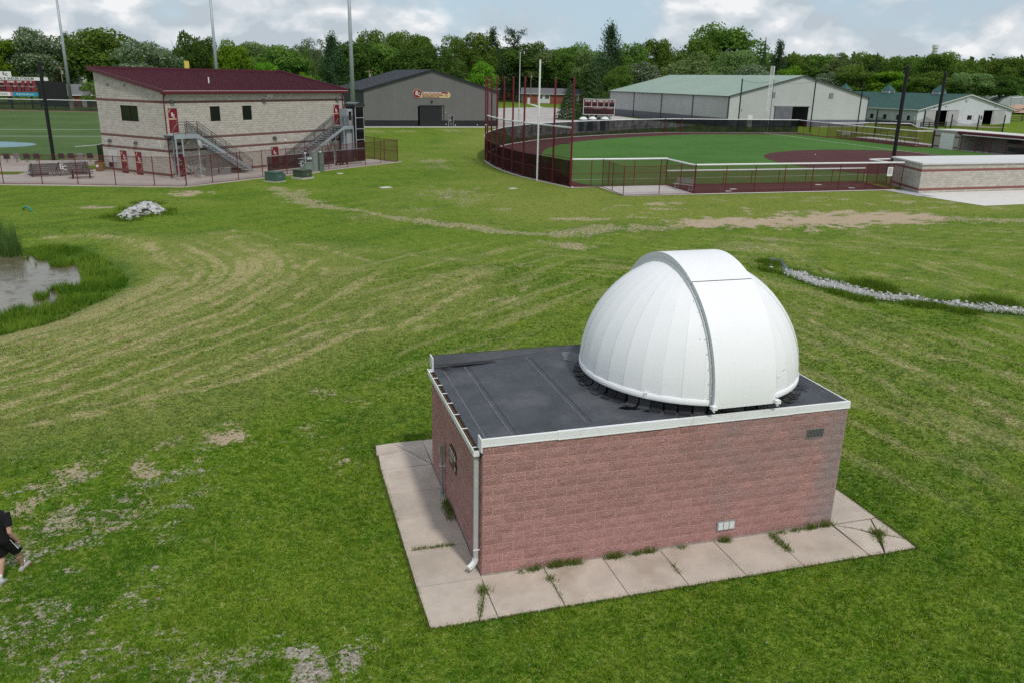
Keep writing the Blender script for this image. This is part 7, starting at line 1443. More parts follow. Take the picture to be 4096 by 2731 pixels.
    q = MB(); q.box(-.65, -.58, -.03, .03, 4.0, 12.1); q.build('screen_edge', MWP, t); q = MB(); q.quad((-.6, 0, 4), (0, 0, 4), (0, 0, 12.05), (-.6, 0, 12.05)); q.build('wing_screen', film('white_mesh', (.6, .6, .6), .5), t)
    t = thing('flagpole', 'silver flagpole with ball finial behind the maroon net fence', 'flagpole', (45.8, 149.9, 0)); q = MB(); q.tube((0, 0, 0), (0, 0, 13.6), .13, 12, .07); q.build('shaft', M_SILVER, t); q = MB(); q.lathe([(0, 13.9), (.12, 13.84), (.16, 13.74), (.12, 13.64), (0, 13.58)], 12); q.build('finial', M_SILVER, t)
    # outfield fence
    of = arc_resample(OUTF, 3.0)
    fence('softball_fence', 'curved black screened softball outfield fence with white cap', of, 2.42, post_m=mat('fence_black', (.02, .02, .024), .5), cap=True, mid=True, screen=(.1, 2.36, M_SCREEN), posts=True, film_m=M_LINKK)
    sheet('fence_kerb', [(x, y) for x, y in smooth_curve(OUTF, 3)] + [(x+.15, y-.45) for x, y in reversed(smooth_curve(OUTF, 3))], .03, M_PADW)
    for x, y, lab in ((67.0, 127.6, 'maroon gate post left in the black outfield fence'), (70.6, 128.05, 'maroon gate post right in the black outfield fence')): t = thing('gate_post', lab, 'post', (x, y-.1, 0)); q = MB(); q.tube((0, 0, 0), (0, 0, 2.5), .07, 8); q.build('shaft', M_MAROON, t); q = MB(); q.lathe([(0, 2.56), (.08, 2.5)], 8); q.build('cap', M_MAROON, t)
    fence('softball_fence', 'maroon fence with white cap along the right field line', RFL+[(93.2, 112), (92.3, 105.5), (92.25, 99.5), (92.3, 93.33), (95.24, 92.93)], 2.42, cap=True, spacing=2.9)
    fence('bullpen_fence', 'far maroon bullpen fence beyond the right field line', [(93.26, 115.87), (99.16, 115.83), (103.05, 117.6), (110.4, 115.3), (102.0, 104.0), (98.5, 93.0)], 2.42, cap=True, spacing=2.9)
    fence('bullpen_rail', 'low white capped inner rail of the far bullpen', [(93.3, 113.3), (93.2, 105.5), (93.1, 93.5)], 1.25, cap=True, spacing=3.0)
    sheet('far_bullpen_clay', [(93.4, 113), (99, 113), (98.5, 94), (92.6, 94)], .02, M_CLAY); sheet('far_bullpen_path', [(99, 116), (103, 116), (101, 93), (98.3, 93)], .02, M_PADW)
    def bench(lab, x, y, rz, s=1.0):
        t = thing('bench', lab, 'bench', (x, y, .03), rz)
        for k in range(3): q = MB(); q.box(-.95*s, .95*s, -.2+k*.14, -.09+k*.14, .43, .47); q.build('seat_slat', M_SILVER, t)
        for k in range(3): q = MB(); q.box(-.95*s, .95*s, .24+k*.03, .27+k*.03, .55+k*.14, .66+k*.14); q.build('back_slat', M_SILVER, t)
        for sx in (-.75*s, .75*s): q = MB(); q.bar((sx, -.2, 0), (sx, -.1, .43), .05, .05); q.bar((sx, .25, 0), (sx, .3, .95), .05, .05); q.bar((sx, -.2, .41), (sx, .25, .41), .05, .05); q.bar((sx, -.3, .03), (sx, .4, .03), .05, .05); q.build('leg_frame', M_SILVER, t)
        return t
    bench('grey slatted bench facing the near bullpen clay', 30.9, 51.2, math.radians(-65)); bench('white bench inside the far bullpen fence', 95.7, 114.2, math.radians(180))
    # near bullpen: concrete pad, clay strip, gates
    sheet('bullpen_pad', [(24.2, 48.4), (30.6, 48.5), (30.75, 54.2), (24.5, 54.05)], .05, M_PADW); sheet('bullpen_clay', [(30.6, 48.75), (50.4, 48.75), (51.8, 54.3), (30.75, 54.2)], .02, M_CLAY)
    strip_sheet('fence_kerb', [(21.5, 54.0), (24.4, 53.95), (24.1, 48.4), (50.6, 48.5)], .35, .03, M_PADW)
    fence('field_fence', 'maroon fence with white cap and gates along third base side', [(21.75, 54.2), (23.55, 54.13), (25.2, 54.15), (27.6, 54.15), (30.2, 54.25), (30.75, 54.25)], 2.38, cap=True, posts=True, mid=[1.15])
    fence('field_fence', 'long inner maroon fence with white cap beside the bullpen clay', [(30.75, 54.25)]+[(30.75+2.9*k, 54.25+.0*k) for k in range(1, 8)]+[(51.8, 54.3)], 1.3, cap=True, posts=True)
    fence('bullpen_fence', 'maroon chain link pen around the concrete pad', [(24.55, 54.0), (24.31, 51.2), (24.1, 48.45), (27.3, 48.5), (30.57, 48.6)], 2.34, posts=True)
    fence('bullpen_fence', 'white capped short fence between concrete pad and bullpen clay', [(30.75, 54.2), (30.65, 51.3), (30.57, 48.7)], 2.34, posts=True, cap=True)
    fence('bullpen_fence', 'long near maroon bullpen fence with white cap facing the lawn', [(30.57, 48.65), (33.5, 48.7), (36.31, 48.75), (39.23, 48.8), (42.0, 48.8), (44.75, 48.8), (47.6, 48.8), (50.26, 48.8), (51.3, 48.7)], 2.38, posts=True, cap=True)
    fence('bullpen_fence', 'short capped maroon fence at the dugout end of the bullpen', [(50.4, 48.9), (50.6, 52.4), (51.9, 52.6), (53.2, 52.8)], 2.3, posts=True, cap=True)
    t = thing('notice_sign', 'small white notice sign on the maroon fence by the near dugout', 'sign', (49.9, 48.72, 0)); q = MB(); q.box(-.28, .28, -.04, -.02, 1.2, 2.0); b = q.build('panel', M_PRINTW, t)
    for k in range(6): q = MB(); q.box(-.2, .2-.05*(k % 2), -.045, -.04, 1.85-k*.09, 1.88-k*.09); q.build('lettering', M_GALVD, b)
    for x, y, lab in ((35.6, 50.9, 'white pitching plate nearest the bench'), (34.4, 49.7, 'white plate at the near fence'), (47.2, 50.1, 'white home plate near the notice sign'), (45.6, 52.7, 'white plate beside the inner fence'), (95.4, 96.5, 'white plate in the far bullpen'), (96.6, 95.0, 'second white plate in the far bullpen')): t = thing('plate', lab, 'base plate', (x, y, .02)); q = MB(); q.prism([(-.3, -.12), (.3, -.12), (.3, .12), (0, .2), (-.3, .12)], 0, .03); q.build('rubber', M_PRINTW, t)
    t = thing('softball', 'white softball lying on the red infield', 'ball', (66.0, 81.5, .1)); q = MB(); q.lathe([(0, .07), (.05, .05), (.07, 0), (.05, -.05), (0, -.07)], 10); q.build('cover', M_PRINTW, t, True)
    # scoreboard
    t = thing('scoreboard', 'maroon softball scoreboard on three black posts behind the outfield fence', 'scoreboard', (57.5, 133.5, 0), math.radians(-26)); MSB = bpy.data.materials['board_maroon']
    t.scale = (.75, 1, .77); t.location.z = .66
    for x in (-4.4, -2.0, .5): q = MB(); q.box(x-.2, x+.2, .15, .45, -1, 6.0); q.build('post', M_BLKPOLE, t)
    q = MB(); q.box(-5.3, 2.3, -.05, .22, 2.85, 6.4); bd = q.build('score_panel', mat('board_dark', (.10, .022, .030), .5, .05, .5), t); fr = (math.pi/2, 0, 0)
    for a, b, c, e in ((-5.38, 2.38, 2.77, 2.88), (-5.38, 2.38, 6.35, 6.46), (-5.38, -5.28, 2.88, 6.35), (2.28, 2.38, 2.88, 6.35), (-5.28, 2.28, 4.55, 4.65)): q = MB(); q.box(a, b, -.09, -.05, c, e); q.build('panel_frame', M_PRINTW, t)
    for x in (-3.35, -1.9, -.3, .9): q = MB(); q.box(x-.04, x+.04, -.08, -.05, 4.65, 6.35); q.build('divider', M_PRINTW, bd)
    for s_, x in (('AT BAT', -4.3), ('BALL', -2.62), ('STRIKE', -1.1), ('OUT', .3), ('H', 1.3), ('E', 1.95)): text('lettering', s_, .62, M_PRINTW, bd, (x, -.06, 5.95), fr, bold=.02, sx=.62); q = MB(); q.box(x-.28, x+.28, -.06, -.05, 4.75, 5.4); q.build('digit_window', M_BLKPOLE, bd)
    for k in range(10): q = MB(); x = -3.2+k*.3; q.box(x, x+.22, -.06, -.05, 3.0, 4.0); q.build('digit_window', M_BLKPOLE, bd)
    q = MB(); q.box(-5.2, -3.4, -.06, -.05, 3.55, 4.0); q.build('digit_window', M_BLKPOLE, bd); q = MB(); q.box(-5.2, -3.4, -.06, -.05, 3.0, 3.4); q.build('digit_window', M_BLKPOLE, bd)
    for x in (.15, .55, 1.05, 1.75): q = MB(); q.box(x-.15, x+.15, -.06, -.05, 3.0, 4.0); q.build('digit_window', M_BLKPOLE, bd)
    text('lettering', '1 2 3 4 5 6 7 8 9 10', .3, M_PRINTW, bd, (-1.75, -.06, 4.3), fr, sx=.95); text('lettering', 'RUNS HITS ERRORS', .3, M_PRINTW, bd, (1.2, -.06, 4.3), fr, sx=.55)
    for i, x in enumerate((49.8, 51.9, 54.6)):
        t = thing('portable_toilet', ('leftmost portable toilet with white domed roof behind the outfield fence', 'middle portable toilet with white domed roof behind the outfield fence', 'rightmost portable toilet with white domed roof by the scoreboard post')[i], 'portable toilet', (x+2.6, 131.2+.7*i, 0), math.radians(25), 'portable toilets'); q = MB(); q.box(-.6, .6, -.6, .6, 0, 2.1); q.build('cabin', mat('toilet_blue', (.12, .14, .19), .5) if i == 0 else bpy.data.materials['toilet_blue'], t); q = MB(); q.lathe([(0, 2.58), (.35, 2.53), (.65, 2.35), (.76, 2.1)], 16); q.build('roof', M_CAP, t, True); q = MB(); q.box(-.4, .4, -.63, -.6, .1, 1.9); q.build('door', M_AC, t)
    # near dugout (walls of buff block, white flat roof)
    A_, B_, C_, D__ = (51.07, 46.25), (84.0, 47.35), (86.0, 53.35), (53.12, 52.24); T = thing('dugout', 'near buff block dugout with white flat concrete roof', 'dugout', (0, 0, 0))
    m = MB(); m.prism([A_, B_, C_, D__], 0, 2.44); m.build('wall', M_BUFFM, T)
    def wall_of(p, q): 
        d = Vector((q[0]-p[0], q[1]-p[1], 0)); return d.length, math.atan2(d.y, d.x)
    meshes = [block_mesh(60+i, M_BUFF, .016) for i in range(5)]; bands = [(1.829, 2.032), (.203, .406)]
    L1, a1 = wall_of(A_, B_); L2, a2 = wall_of(D__, A_)
    lay_blocks(T, [((*A_, 0), a1, block_rows(L1, 0, 12, (), bands)), ((*D__, 0), a2, block_rows(L2, 0, 12, (), bands, 1))], meshes, M_BUFF, 300)
    MSOLD = M_SOLDIER; r1 = mat('soldier_red', (.26, .095, .08), .9, .5, 14, detail=2)
    for z, _ in bands:
        for P0, L_, an in ((A_, L1, a1), (D__, L2, a2)):
            c, s = math.cos(an), math.sin(an); pl = lambda x, y, zz, P0=P0, c=c, s=s: (P0[0]+x*c-y*s, P0[1]+x*s+y*c, zz)
            q = MB(); n = int(L_/.1)
            for k in range(n): a, b = k*L_/n+.008, (k+1)*L_/n-.008; q.quad(pl(a, -.014, z+.006), pl(b, -.014, z+.006), pl(b, -.014, z+.196), pl(a, -.014, z+.196))
            o = q.build('soldier_course', r1, T); tag(o, kind='stuff'); q = MB(); q.quad(pl(0, -.004, z), pl(L_, -.004, z), pl(L_, -.004, z+.203), pl(0, -.004, z+.203)); q.build('band_mortar', M_SOLDMORT, T)
    g = .14; m = MB(); m.prism([(A_[0]-g, A_[1]-g), (B_[0]+g, B_[1]-g), (C_[0]+g, C_[1]+g), (D__[0]-g*.6, D__[1]+g)], 2.44, 2.58); m.build('roof_slab', mat('roof_concrete', (.60, .60, .59), .8, .06, .4), T)
    sheet('dugout_apron', [(49.77, 48.35), (49.85, 44.0), (50.65, 38.65), (54.78, 38.9), (85, 40), (85, 47.2), (51.0, 46.2)], .02, M_PADW)
    sheet('dugout_gravel', [(49.3, 48.5), (49.4, 44.3), (50.9, 43.8), (51.0, 46.3), (51.6, 48.5)], .026, mat('grey_gravel', (.36, .37, .38), .95, .3, 6))
    # far dugout
    T = thing('dugout', 'far dugout with maroon roof edge, open front and white garage door', 'dugout', (94.75, 92.2, 0), math.radians(-88)); L_ = 24; MDK = mat('dugout_inside', (.30, .255, .235), .9, .1, 3)
    q = MB(); q.box(0, 4.6, .0, .25, 0, 2.65); q.build('front_wall', M_BUFF, T); q = MB(); q.box(0, L_, 4.0, 4.2, 0, 2.65); q.build('back_wall', MDK, T); q = MB(); q.box(4.5, 4.7, .25, 4, 0, 2.6); q.build('side_wall', M_BUFF, T); q = MB(); q.box(0, .2, .25, 4, 0, 2.6); q.build('side_wall', M_BUFF, T); q = MB(); q.box(4.7, L_, 0, 4, -.02, .05); q.build('floor', M_PAD, T)
    q = MB(); q.box(-.2, L_+.2, -.1, 4.4, 2.62, 2.8); q.build('roof_slab', M_PADW, T); q = MB(); q.box(4.3, L_+.2, -.16, -.1, 2.36, 2.72); q.build('roof_edge', M_MAROON, T); q = MB(); q.tube((5.2, -.1, 2.3), (L_, -.1, 2.3), .08, 8); q.build('front_pad', M_CAP, T)
    d = link('garage_door', MB().box(1.2, 3.7, -.03, 0, 0, 2.3).mesh('garage_door', M_PRINTW), T)
    for k in range(5): q = MB(); q.box(1.22, 3.68, -.045, -.03, .03+k*.45, .44+k*.45); q.build('door_section', M_PRINTW, d)
    for z in (.25, 1.75): q = MB(); q.box(3.85, 4.6, -.02, 0, z, z+.2); q.build('brick_band', M_SOLDIER, T); q = MB(); q.box(0, 1.1, -.02, 0, z, z+.2); q.build('brick_band', M_SOLDIER, T)
    for x in (5.1, 7.7, 9.1, 10.3, 12.9, 15.0, 17.5): q = MB(); q.tube((x, 0, 0), (x, 0, 2.36), .05, 8); q.build('front_post', M_MAROON, T)
    q = MB(); q.box(10.5, L_-2, 2.6, 3.2, .4, .46); q.box(10.5, L_-2, 3.1, 3.2, .46, .9); q.build('player_bench', M_GALVD, T)
    q = MB(); q.box(9.5, 11.8, 3.7, 3.95, 1.4, 2.0); q.build('bat_rack', M_GALVD, T)
    # tall black backstop poles and net
    for x, y, h, lab in ((70.35, 72.1, 11.2, 'thick tall black net pole rising behind the near dugout roof'), (95.24, 92.72, 11.0, 'tall black net pole at the corner of the far dugout')):
        t = thing('net_pole', lab, 'pole', (x, y, 0), 0, 'black backstop net poles'); q = MB(); q.tube((0, 0, 0), (0, 0, h), .22, 14); q.build('shaft', M_BLKPOLE, t); q = MB(); q.lathe([(0, h+.1), (.2, h+.05), (.23, h)], 12); q.build('cap', M_BLKPOLE, t)
    for i, (x, y, h, lab) in enumerate(((86.9, 125.6, 9.7, 'black net pole left of the white foul pole screen'), (90.9, 130.9, 9.7, 'black net pole right against the white foul pole screen'), (99.05, 129.06, 9.7, 'black net pole standing before the middle of the barn gable'), (108.5, 127.3, 9.6, 'black net pole before the right edge of the barn'))): 
        if i == 0: x, y = 84.5, 131.5
        t = thing('net_pole', lab, 'pole', (x, y, 0), 0, 'thin black net poles before the barn'); q = MB(); q.tube((0, 0, 0), (0, 0, h), .12, 10); q.build('shaft', M_BLKPOLE, t); q = MB(); q.lathe([(0, h+.06), (.13, h)], 10); q.build('cap', M_BLKPOLE, t)
    t = thing('barrier_net', 'faint high net strung between the thin black poles', 'net', (0, 0, 0)); pts = [(84.5, 131.5), (90.9, 130.9), (99.05, 129.06)]
    for a, b in zip(pts, pts[1:]):
        q = MB(); q.quad((*a, 2.5), (*b, 2.5), (*b, 9.5), (*a, 9.5)); q.build('net_bay', M_NETL, t); q = MB(); n = 8
        q.path([(a[0]+(b[0]-a[0])*k/n, a[1]+(b[1]-a[1])*k/n, 9.5-.5*math.sin(math.pi*k/n)) for k in range(n+1)], .025, 4); q.build('top_cable', M_BLKPOLE, t)
    L3 = [(103.66, 116.28, 4.8), (133.8, 137.8, 3.95), (137.8, 134.3, 3.4), (139.2, 128.6, 3.5), (139.1, 122.1, 3.8)]; labs = ['short black net pole in front of the stable side wall', 'short black net pole at the left stable door', 'short black net pole between the two stable doors', 'short black net pole by the stable walk door', 'short black net pole at the right stable door']
    for (x, y, h), lab in zip(L3, labs): t = thing('net_pole', lab, 'pole', (x, y, 0), 0, 'short black net poles before the stable'); q = MB(); q.tube((0, 0, 0), (0, 0, h), .13, 10); q.build('shaft', M_BLKPOLE, t); q = MB(); q.lathe([(0, h+.06), (.14, h)], 10); q.build('cap', M_BLKPOLE, t)
    t = thing('sagging_net', 'sagging black net in front of the horse stable', 'net', (0, 0, 0))
    for (a, b) in zip(L3, L3[1:]):
        q = MB(); n = 10
        for k in range(n+1):
            f = k/n; x = a[0]+(b[0]-a[0])*f; y = a[1]+(b[1]-a[1])*f; s = math.sin(math.pi*f); q.v += [(x, y, .6), (x, y, (a[2]*.75+(b[2]*.6-a[2]*.75)*f)-.7*s)]
        q.f = [(2*k, 2*k+2, 2*k+3, 2*k+1) for k in range(n)]; q.build('net_bay', M_NET, t)
build_softball()
# ------------------------------------------------------------------ trees
def leaf_mat():
    m = bpy.data.materials.new('foliage'); m.use_nodes = True; nt = m.node_tree; N = nt.nodes; L = nt.links; N.clear()
    o = N.new('ShaderNodeOutputMaterial'); a = N.new('ShaderNodeAttribute'); a.attribute_name = 'Col'; oi = N.new('ShaderNodeObjectInfo'); hs = N.new('ShaderNodeHueSaturation')
    mr = N.new('ShaderNodeMapRange'); mr.inputs[3].default_value = .485; mr.inputs[4].default_value = .515; L.new(oi.outputs['Random'], mr.inputs[0]); L.new(mr.outputs[0], hs.inputs['Hue'])
    mr2 = N.new('ShaderNodeMapRange'); mr2.inputs[3].default_value = .85; mr2.inputs[4].default_value = 1.2; L.new(oi.outputs['Random'], mr2.inputs[0]); L.new(mr2.outputs[0], hs.inputs['Value'])
    L.new(a.outputs['Color'], hs.inputs['Color'])
    d = N.new('ShaderNodeBsdfDiffuse'); t = N.new('ShaderNodeBsdfTranslucent'); mx = N.new('ShaderNodeMixShader'); mx.inputs[0].default_value = .36
    L.new(hs.outputs[0], d.inputs[0]); L.new(hs.outputs[0], t.inputs[0]); L.new(d.outputs[0], mx.inputs[1]); L.new(t.outputs[0], mx.inputs[2]); L.new(mx.outputs[0], o.inputs[0]); return m
M_LEAF = leaf_mat(); M_BARK = mat('bark', (.13, .10, .08), .95, .3, 3)
def quads(P, Nn, S, C, rng, asp=.7):
    n = len(P); Nn = Nn/np.maximum(np.linalg.norm(Nn, axis=1, keepdims=True), 1e-6); r = rng.normal(size=(n, 3)); u = np.cross(Nn, r); u /= np.maximum(np.linalg.norm(u, axis=1, keepdims=True), 1e-6); v = np.cross(Nn, u)
    u *= S[:, None]; v *= (S*asp)[:, None]; V = np.stack([P-u, P-v*.9, P+u, P+v], 1).reshape(-1, 3); F = np.arange(4*n).reshape(-1, 4); return V, F, np.repeat(C, 4, 0)
TC = dict(maple=((.070, .150, .024), (.150, .235, .045)), dark=((.042, .098, .020), (.095, .165, .034)), lime=((.095, .215, .016), (.18, .32, .03)), silver=((.08, .14, .055), (.19, .255, .13)),
          pale=((.115, .19, .055), (.22, .30, .11)), sparse=((.09, .15, .06), (.17, .23, .10)), bush=((.09, .18, .03), (.18, .28, .06)), pine=((.042, .090, .040), (.090, .150, .066)), spruce=((.040, .088, .034), (.088, .145, .05)), cedar=((.042, .08, .044), (.08, .12, .07)))
def crown(kind, seed):
    rng = np.random.default_rng(seed); c0, c1 = map(np.array, TC[kind]); P = []; Nn = []; T_ = []
    if kind in ('maple', 'dark', 'lime', 'silver', 'pale', 'sparse', 'bush'):
        nl = {'sparse': 26, 'bush': 22, 'lime': 44}.get(kind, 52); n = {'sparse': 2600, 'bush': 4500, 'silver': 8200}.get(kind, 8600)
        zc, zh = (.56, .46) if kind != 'bush' else (.5, .5)
        if kind == 'lime': zc, zh = .54, .47
        L_ = []
        for i in range(nl):
            d = rng.normal(size=3); d /= np.linalg.norm(d); d[2] = d[2]*.95+.12; k = rng.uniform(.55, .95)
            if kind == 'lime': taper = 1-.38*max(0, d[2])
            else: taper = 1
            c = np.array([d[0]*.40*k*taper, d[1]*.40*k*taper, zc+d[2]*zh*.82*k]); r = rng.uniform(.085, .16)*(1.25 if i < nl*.25 else 1); L_.append((c, r, rng.random()))
        per = n//nl
        for c, r, tn in L_:
            m = max(10, int(per*(r/.12)**2)); q = rng.normal(size=(m, 3)); q /= np.linalg.norm(q, axis=1, keepdims=True); q[:, 2] = np.where(q[:, 2] < -.4, -q[:, 2], q[:, 2])
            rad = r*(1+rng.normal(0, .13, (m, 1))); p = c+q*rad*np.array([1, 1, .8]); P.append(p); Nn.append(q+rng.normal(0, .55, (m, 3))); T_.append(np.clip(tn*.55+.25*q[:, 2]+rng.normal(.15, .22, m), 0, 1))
        S = .017 if kind != 'sparse' else .016
    else:
        if kind == 'spruce':
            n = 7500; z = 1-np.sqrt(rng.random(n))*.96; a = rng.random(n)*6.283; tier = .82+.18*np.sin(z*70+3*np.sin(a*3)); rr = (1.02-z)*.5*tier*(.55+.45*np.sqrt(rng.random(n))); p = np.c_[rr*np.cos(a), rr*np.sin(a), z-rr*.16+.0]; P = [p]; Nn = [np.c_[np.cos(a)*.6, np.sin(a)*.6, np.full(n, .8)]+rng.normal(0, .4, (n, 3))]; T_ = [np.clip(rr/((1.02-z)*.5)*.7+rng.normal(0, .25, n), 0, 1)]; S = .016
        else:
            nb = 40 if kind == 'pine' else 22; 
            for i in range(nb):
                z = (.28+.70*(i/nb)) if kind == 'pine' else .42+.56*(i/nb); a = i*2.4+rng.normal(0, .4); env = (1.12-1.02*max(0, z-.32)/.66) if kind == 'pine' else (.95-.35*(z-.4)); ln = .5*max(.12, env)*rng.uniform(.6, 1.1)
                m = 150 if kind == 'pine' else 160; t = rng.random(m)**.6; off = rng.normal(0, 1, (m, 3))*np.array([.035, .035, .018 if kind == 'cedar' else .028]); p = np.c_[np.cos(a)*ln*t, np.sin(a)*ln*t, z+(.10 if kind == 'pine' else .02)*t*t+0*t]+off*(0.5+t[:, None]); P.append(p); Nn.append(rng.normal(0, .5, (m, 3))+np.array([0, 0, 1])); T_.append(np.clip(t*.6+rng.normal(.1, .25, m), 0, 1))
            S = .017
    P = np.concatenate(P); Nn = np.concatenate(Nn); T_ = np.concatenate(T_)[:, None]; n = len(P)
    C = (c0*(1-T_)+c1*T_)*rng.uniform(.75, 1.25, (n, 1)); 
    if kind == 'silver': w = (rng.random((n, 1)) < .16); C = np.where(w, np.array([[.40, .44, .36]])*rng.uniform(.7, 1.2, (n, 1)), C)
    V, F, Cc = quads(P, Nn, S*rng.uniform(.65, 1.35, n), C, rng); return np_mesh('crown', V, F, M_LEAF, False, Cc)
def trunk(kind, seed):
    r = random.Random(seed); q = MB(); 
    if kind in ('spruce', 'pine', 'cedar'):
        q.tube((0, 0, -.02), (0, 0, .95), .016, 7, .004)
        for i in range(14): z = .25+.7*i/14; a = i*2.4; ln = .3*(1-(z-.2)*.8); q.tube((0, 0, z), (math.cos(a)*ln, math.sin(a)*ln, z+.02), .004, 4, .0015)
    else:
        q.tube((0, 0, -.02), (0, 0, .3), .026, 8, .019)
        for i in range(9):
            a = i*2.4+r.uniform(-.3, .3); e = Vector((math.cos(a)*.28, math.sin(a)*.28, r.uniform(.5, .85))); m = Vector((0, 0, r.uniform(.2, .32))); k = m.lerp(e, .45)+Vector((0, 0, .05)); q.tube(m, k, .012, 5, .008); q.tube(k, e, .008, 5, .002)
        q.tube((0, 0, .3), (r.uniform(-.04, .04), r.uniform(-.04, .04), .85), .018, 6, .003)
    return q.mesh('trunk', M_BARK)
def build_trees():
    protos = {}
    for kind in TC:
        nv = {'maple': 4, 'dark': 3, 'pale': 2, 'silver': 2, 'lime': 2, 'pine': 2}.get(kind, 1)
        protos[kind] = [(crown(kind, hash_(kind)+i), trunk(kind, 3+i)) for i in range(nv)]
    r = random.Random(21); cnt = {}
    for kind, x, y, H, W, lab in TREES:
        k = cnt.get(kind, 0); cnt[kind] = k+1; cm, tm = protos[kind][k % len(protos[kind])]
        z = float(hfun(np.array([[x, y]]))[0]); h = max(2.0, H-z)
        name = {'pine': 'pine_tree', 'spruce': 'spruce_tree', 'cedar': 'cedar_tree', 'bush': 'shrub'}.get(kind, 'broadleaf_tree'); cat = {'pine': 'pine tree', 'spruce': 'spruce tree', 'cedar': 'conifer'}.get(kind, 'tree' if kind != 'bush' else 'shrub')
        t = thing(name, lab, cat, (x, y, z), r.uniform(0, 6.28), 'trees beyond the sports grounds'); wf = 1.15 if kind == 'spruce' else 1.32
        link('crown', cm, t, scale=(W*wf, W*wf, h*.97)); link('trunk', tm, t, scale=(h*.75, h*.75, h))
def build_far_row():
    r = random.Random(31); pr = [(crown('maple', 300+i), trunk('maple', 50+i)) for i in range(3)] + [(crown('pale', 330), trunk('pale', 55)), (crown('dark', 340), trunk('dark', 56))]
    for k in range(62):
        a = math.radians(-17+62*k/61+r.uniform(-.4, .4)); d = r.uniform(345, 366); x, y = -3.3+math.sin(a)*d, -12.8+math.cos(a)*d; z = float(hfun(np.array([[x, y]]))[0]); h = r.uniform(15.5, 20.5)-z*.6-(2.5 if math.degrees(a) > 30 else 0); w = r.uniform(11, 15); cm, tm = r.choice(pr)
        t = thing('broadleaf_tree', 'green tree in the dense far row closing the gaps behind the nearer trees', 'tree', (x, y, z), r.uniform(0, 6.28), 'far row of woodland trees'); link('crown', cm, t, scale=(w, w, h)); link('trunk', tm, t, scale=(h*.75, h*.75, h))
def hash_(s): return sum(ord(c)*(i+3) for i, c in enumerate(s))
build_trees(); build_far_row()
def build_wood():
    """far wood that reads as one mass behind the single trees"""
    rng = np.random.default_rng(77); n = 60000; az = rng.uniform(math.radians(-34), math.radians(62), n); d = rng.uniform(370, 470, n); P = np.c_[-3.3+np.sin(az)*d, -12.8+np.cos(az)*d]
    hgt = 14.5+9*(fbm(np.c_[az*60, d*.03], 1.0, 3, 5.)-.4); q = rng.random(n)**.7; z = hfun(P)+q*hgt
    col = np.array([.075, .15, .035])*rng.uniform(.6, 1.5, (n, 1))*(.8+.5*fbm(np.c_[az*45, d*.02], 1., 2, 9.)[:, None]); Nn = rng.normal(0, .6, (n, 3))+np.array([0, -.6, .7])
    V, F, C = quads(np.c_[P, z], Nn, rng.uniform(.7, 1.5, n), col, rng); o = link('far_wood', np_mesh('far_wood', V, F, M_LEAF, False, C)); tag(o, 'continuous dark green wood closing the horizon', 'wood', kind='stuff')
    # undergrowth filling the feet of the trees
    n = 42000; az = np.r_[rng.uniform(math.radians(-34), math.radians(-4), n//3), rng.uniform(math.radians(22), math.radians(62), n-n//3)]; d = rng.uniform(300, 350, n); P = np.c_[-3.3+np.sin(az)*d, -12.8+np.cos(az)*d]; hh = 3.0+4*fbm(np.c_[az*70, d*.05], 1., 3, 2.); z = hfun(P)+rng.random(n)*hh
    col = np.array([.10, .19, .04])*rng.uniform(.55, 1.5, (n, 1)); V, F, C = quads(np.c_[P, z], rng.normal(0, .6, (n, 3))+np.array([0, -.5, .8]), rng.uniform(.35, .8, n), col, rng); o = link('undergrowth', np_mesh('undergrowth', V, F, M_LEAF, False, C)); tag(o, 'low green undergrowth at the foot of the wood', 'undergrowth', kind='stuff')
build_wood()

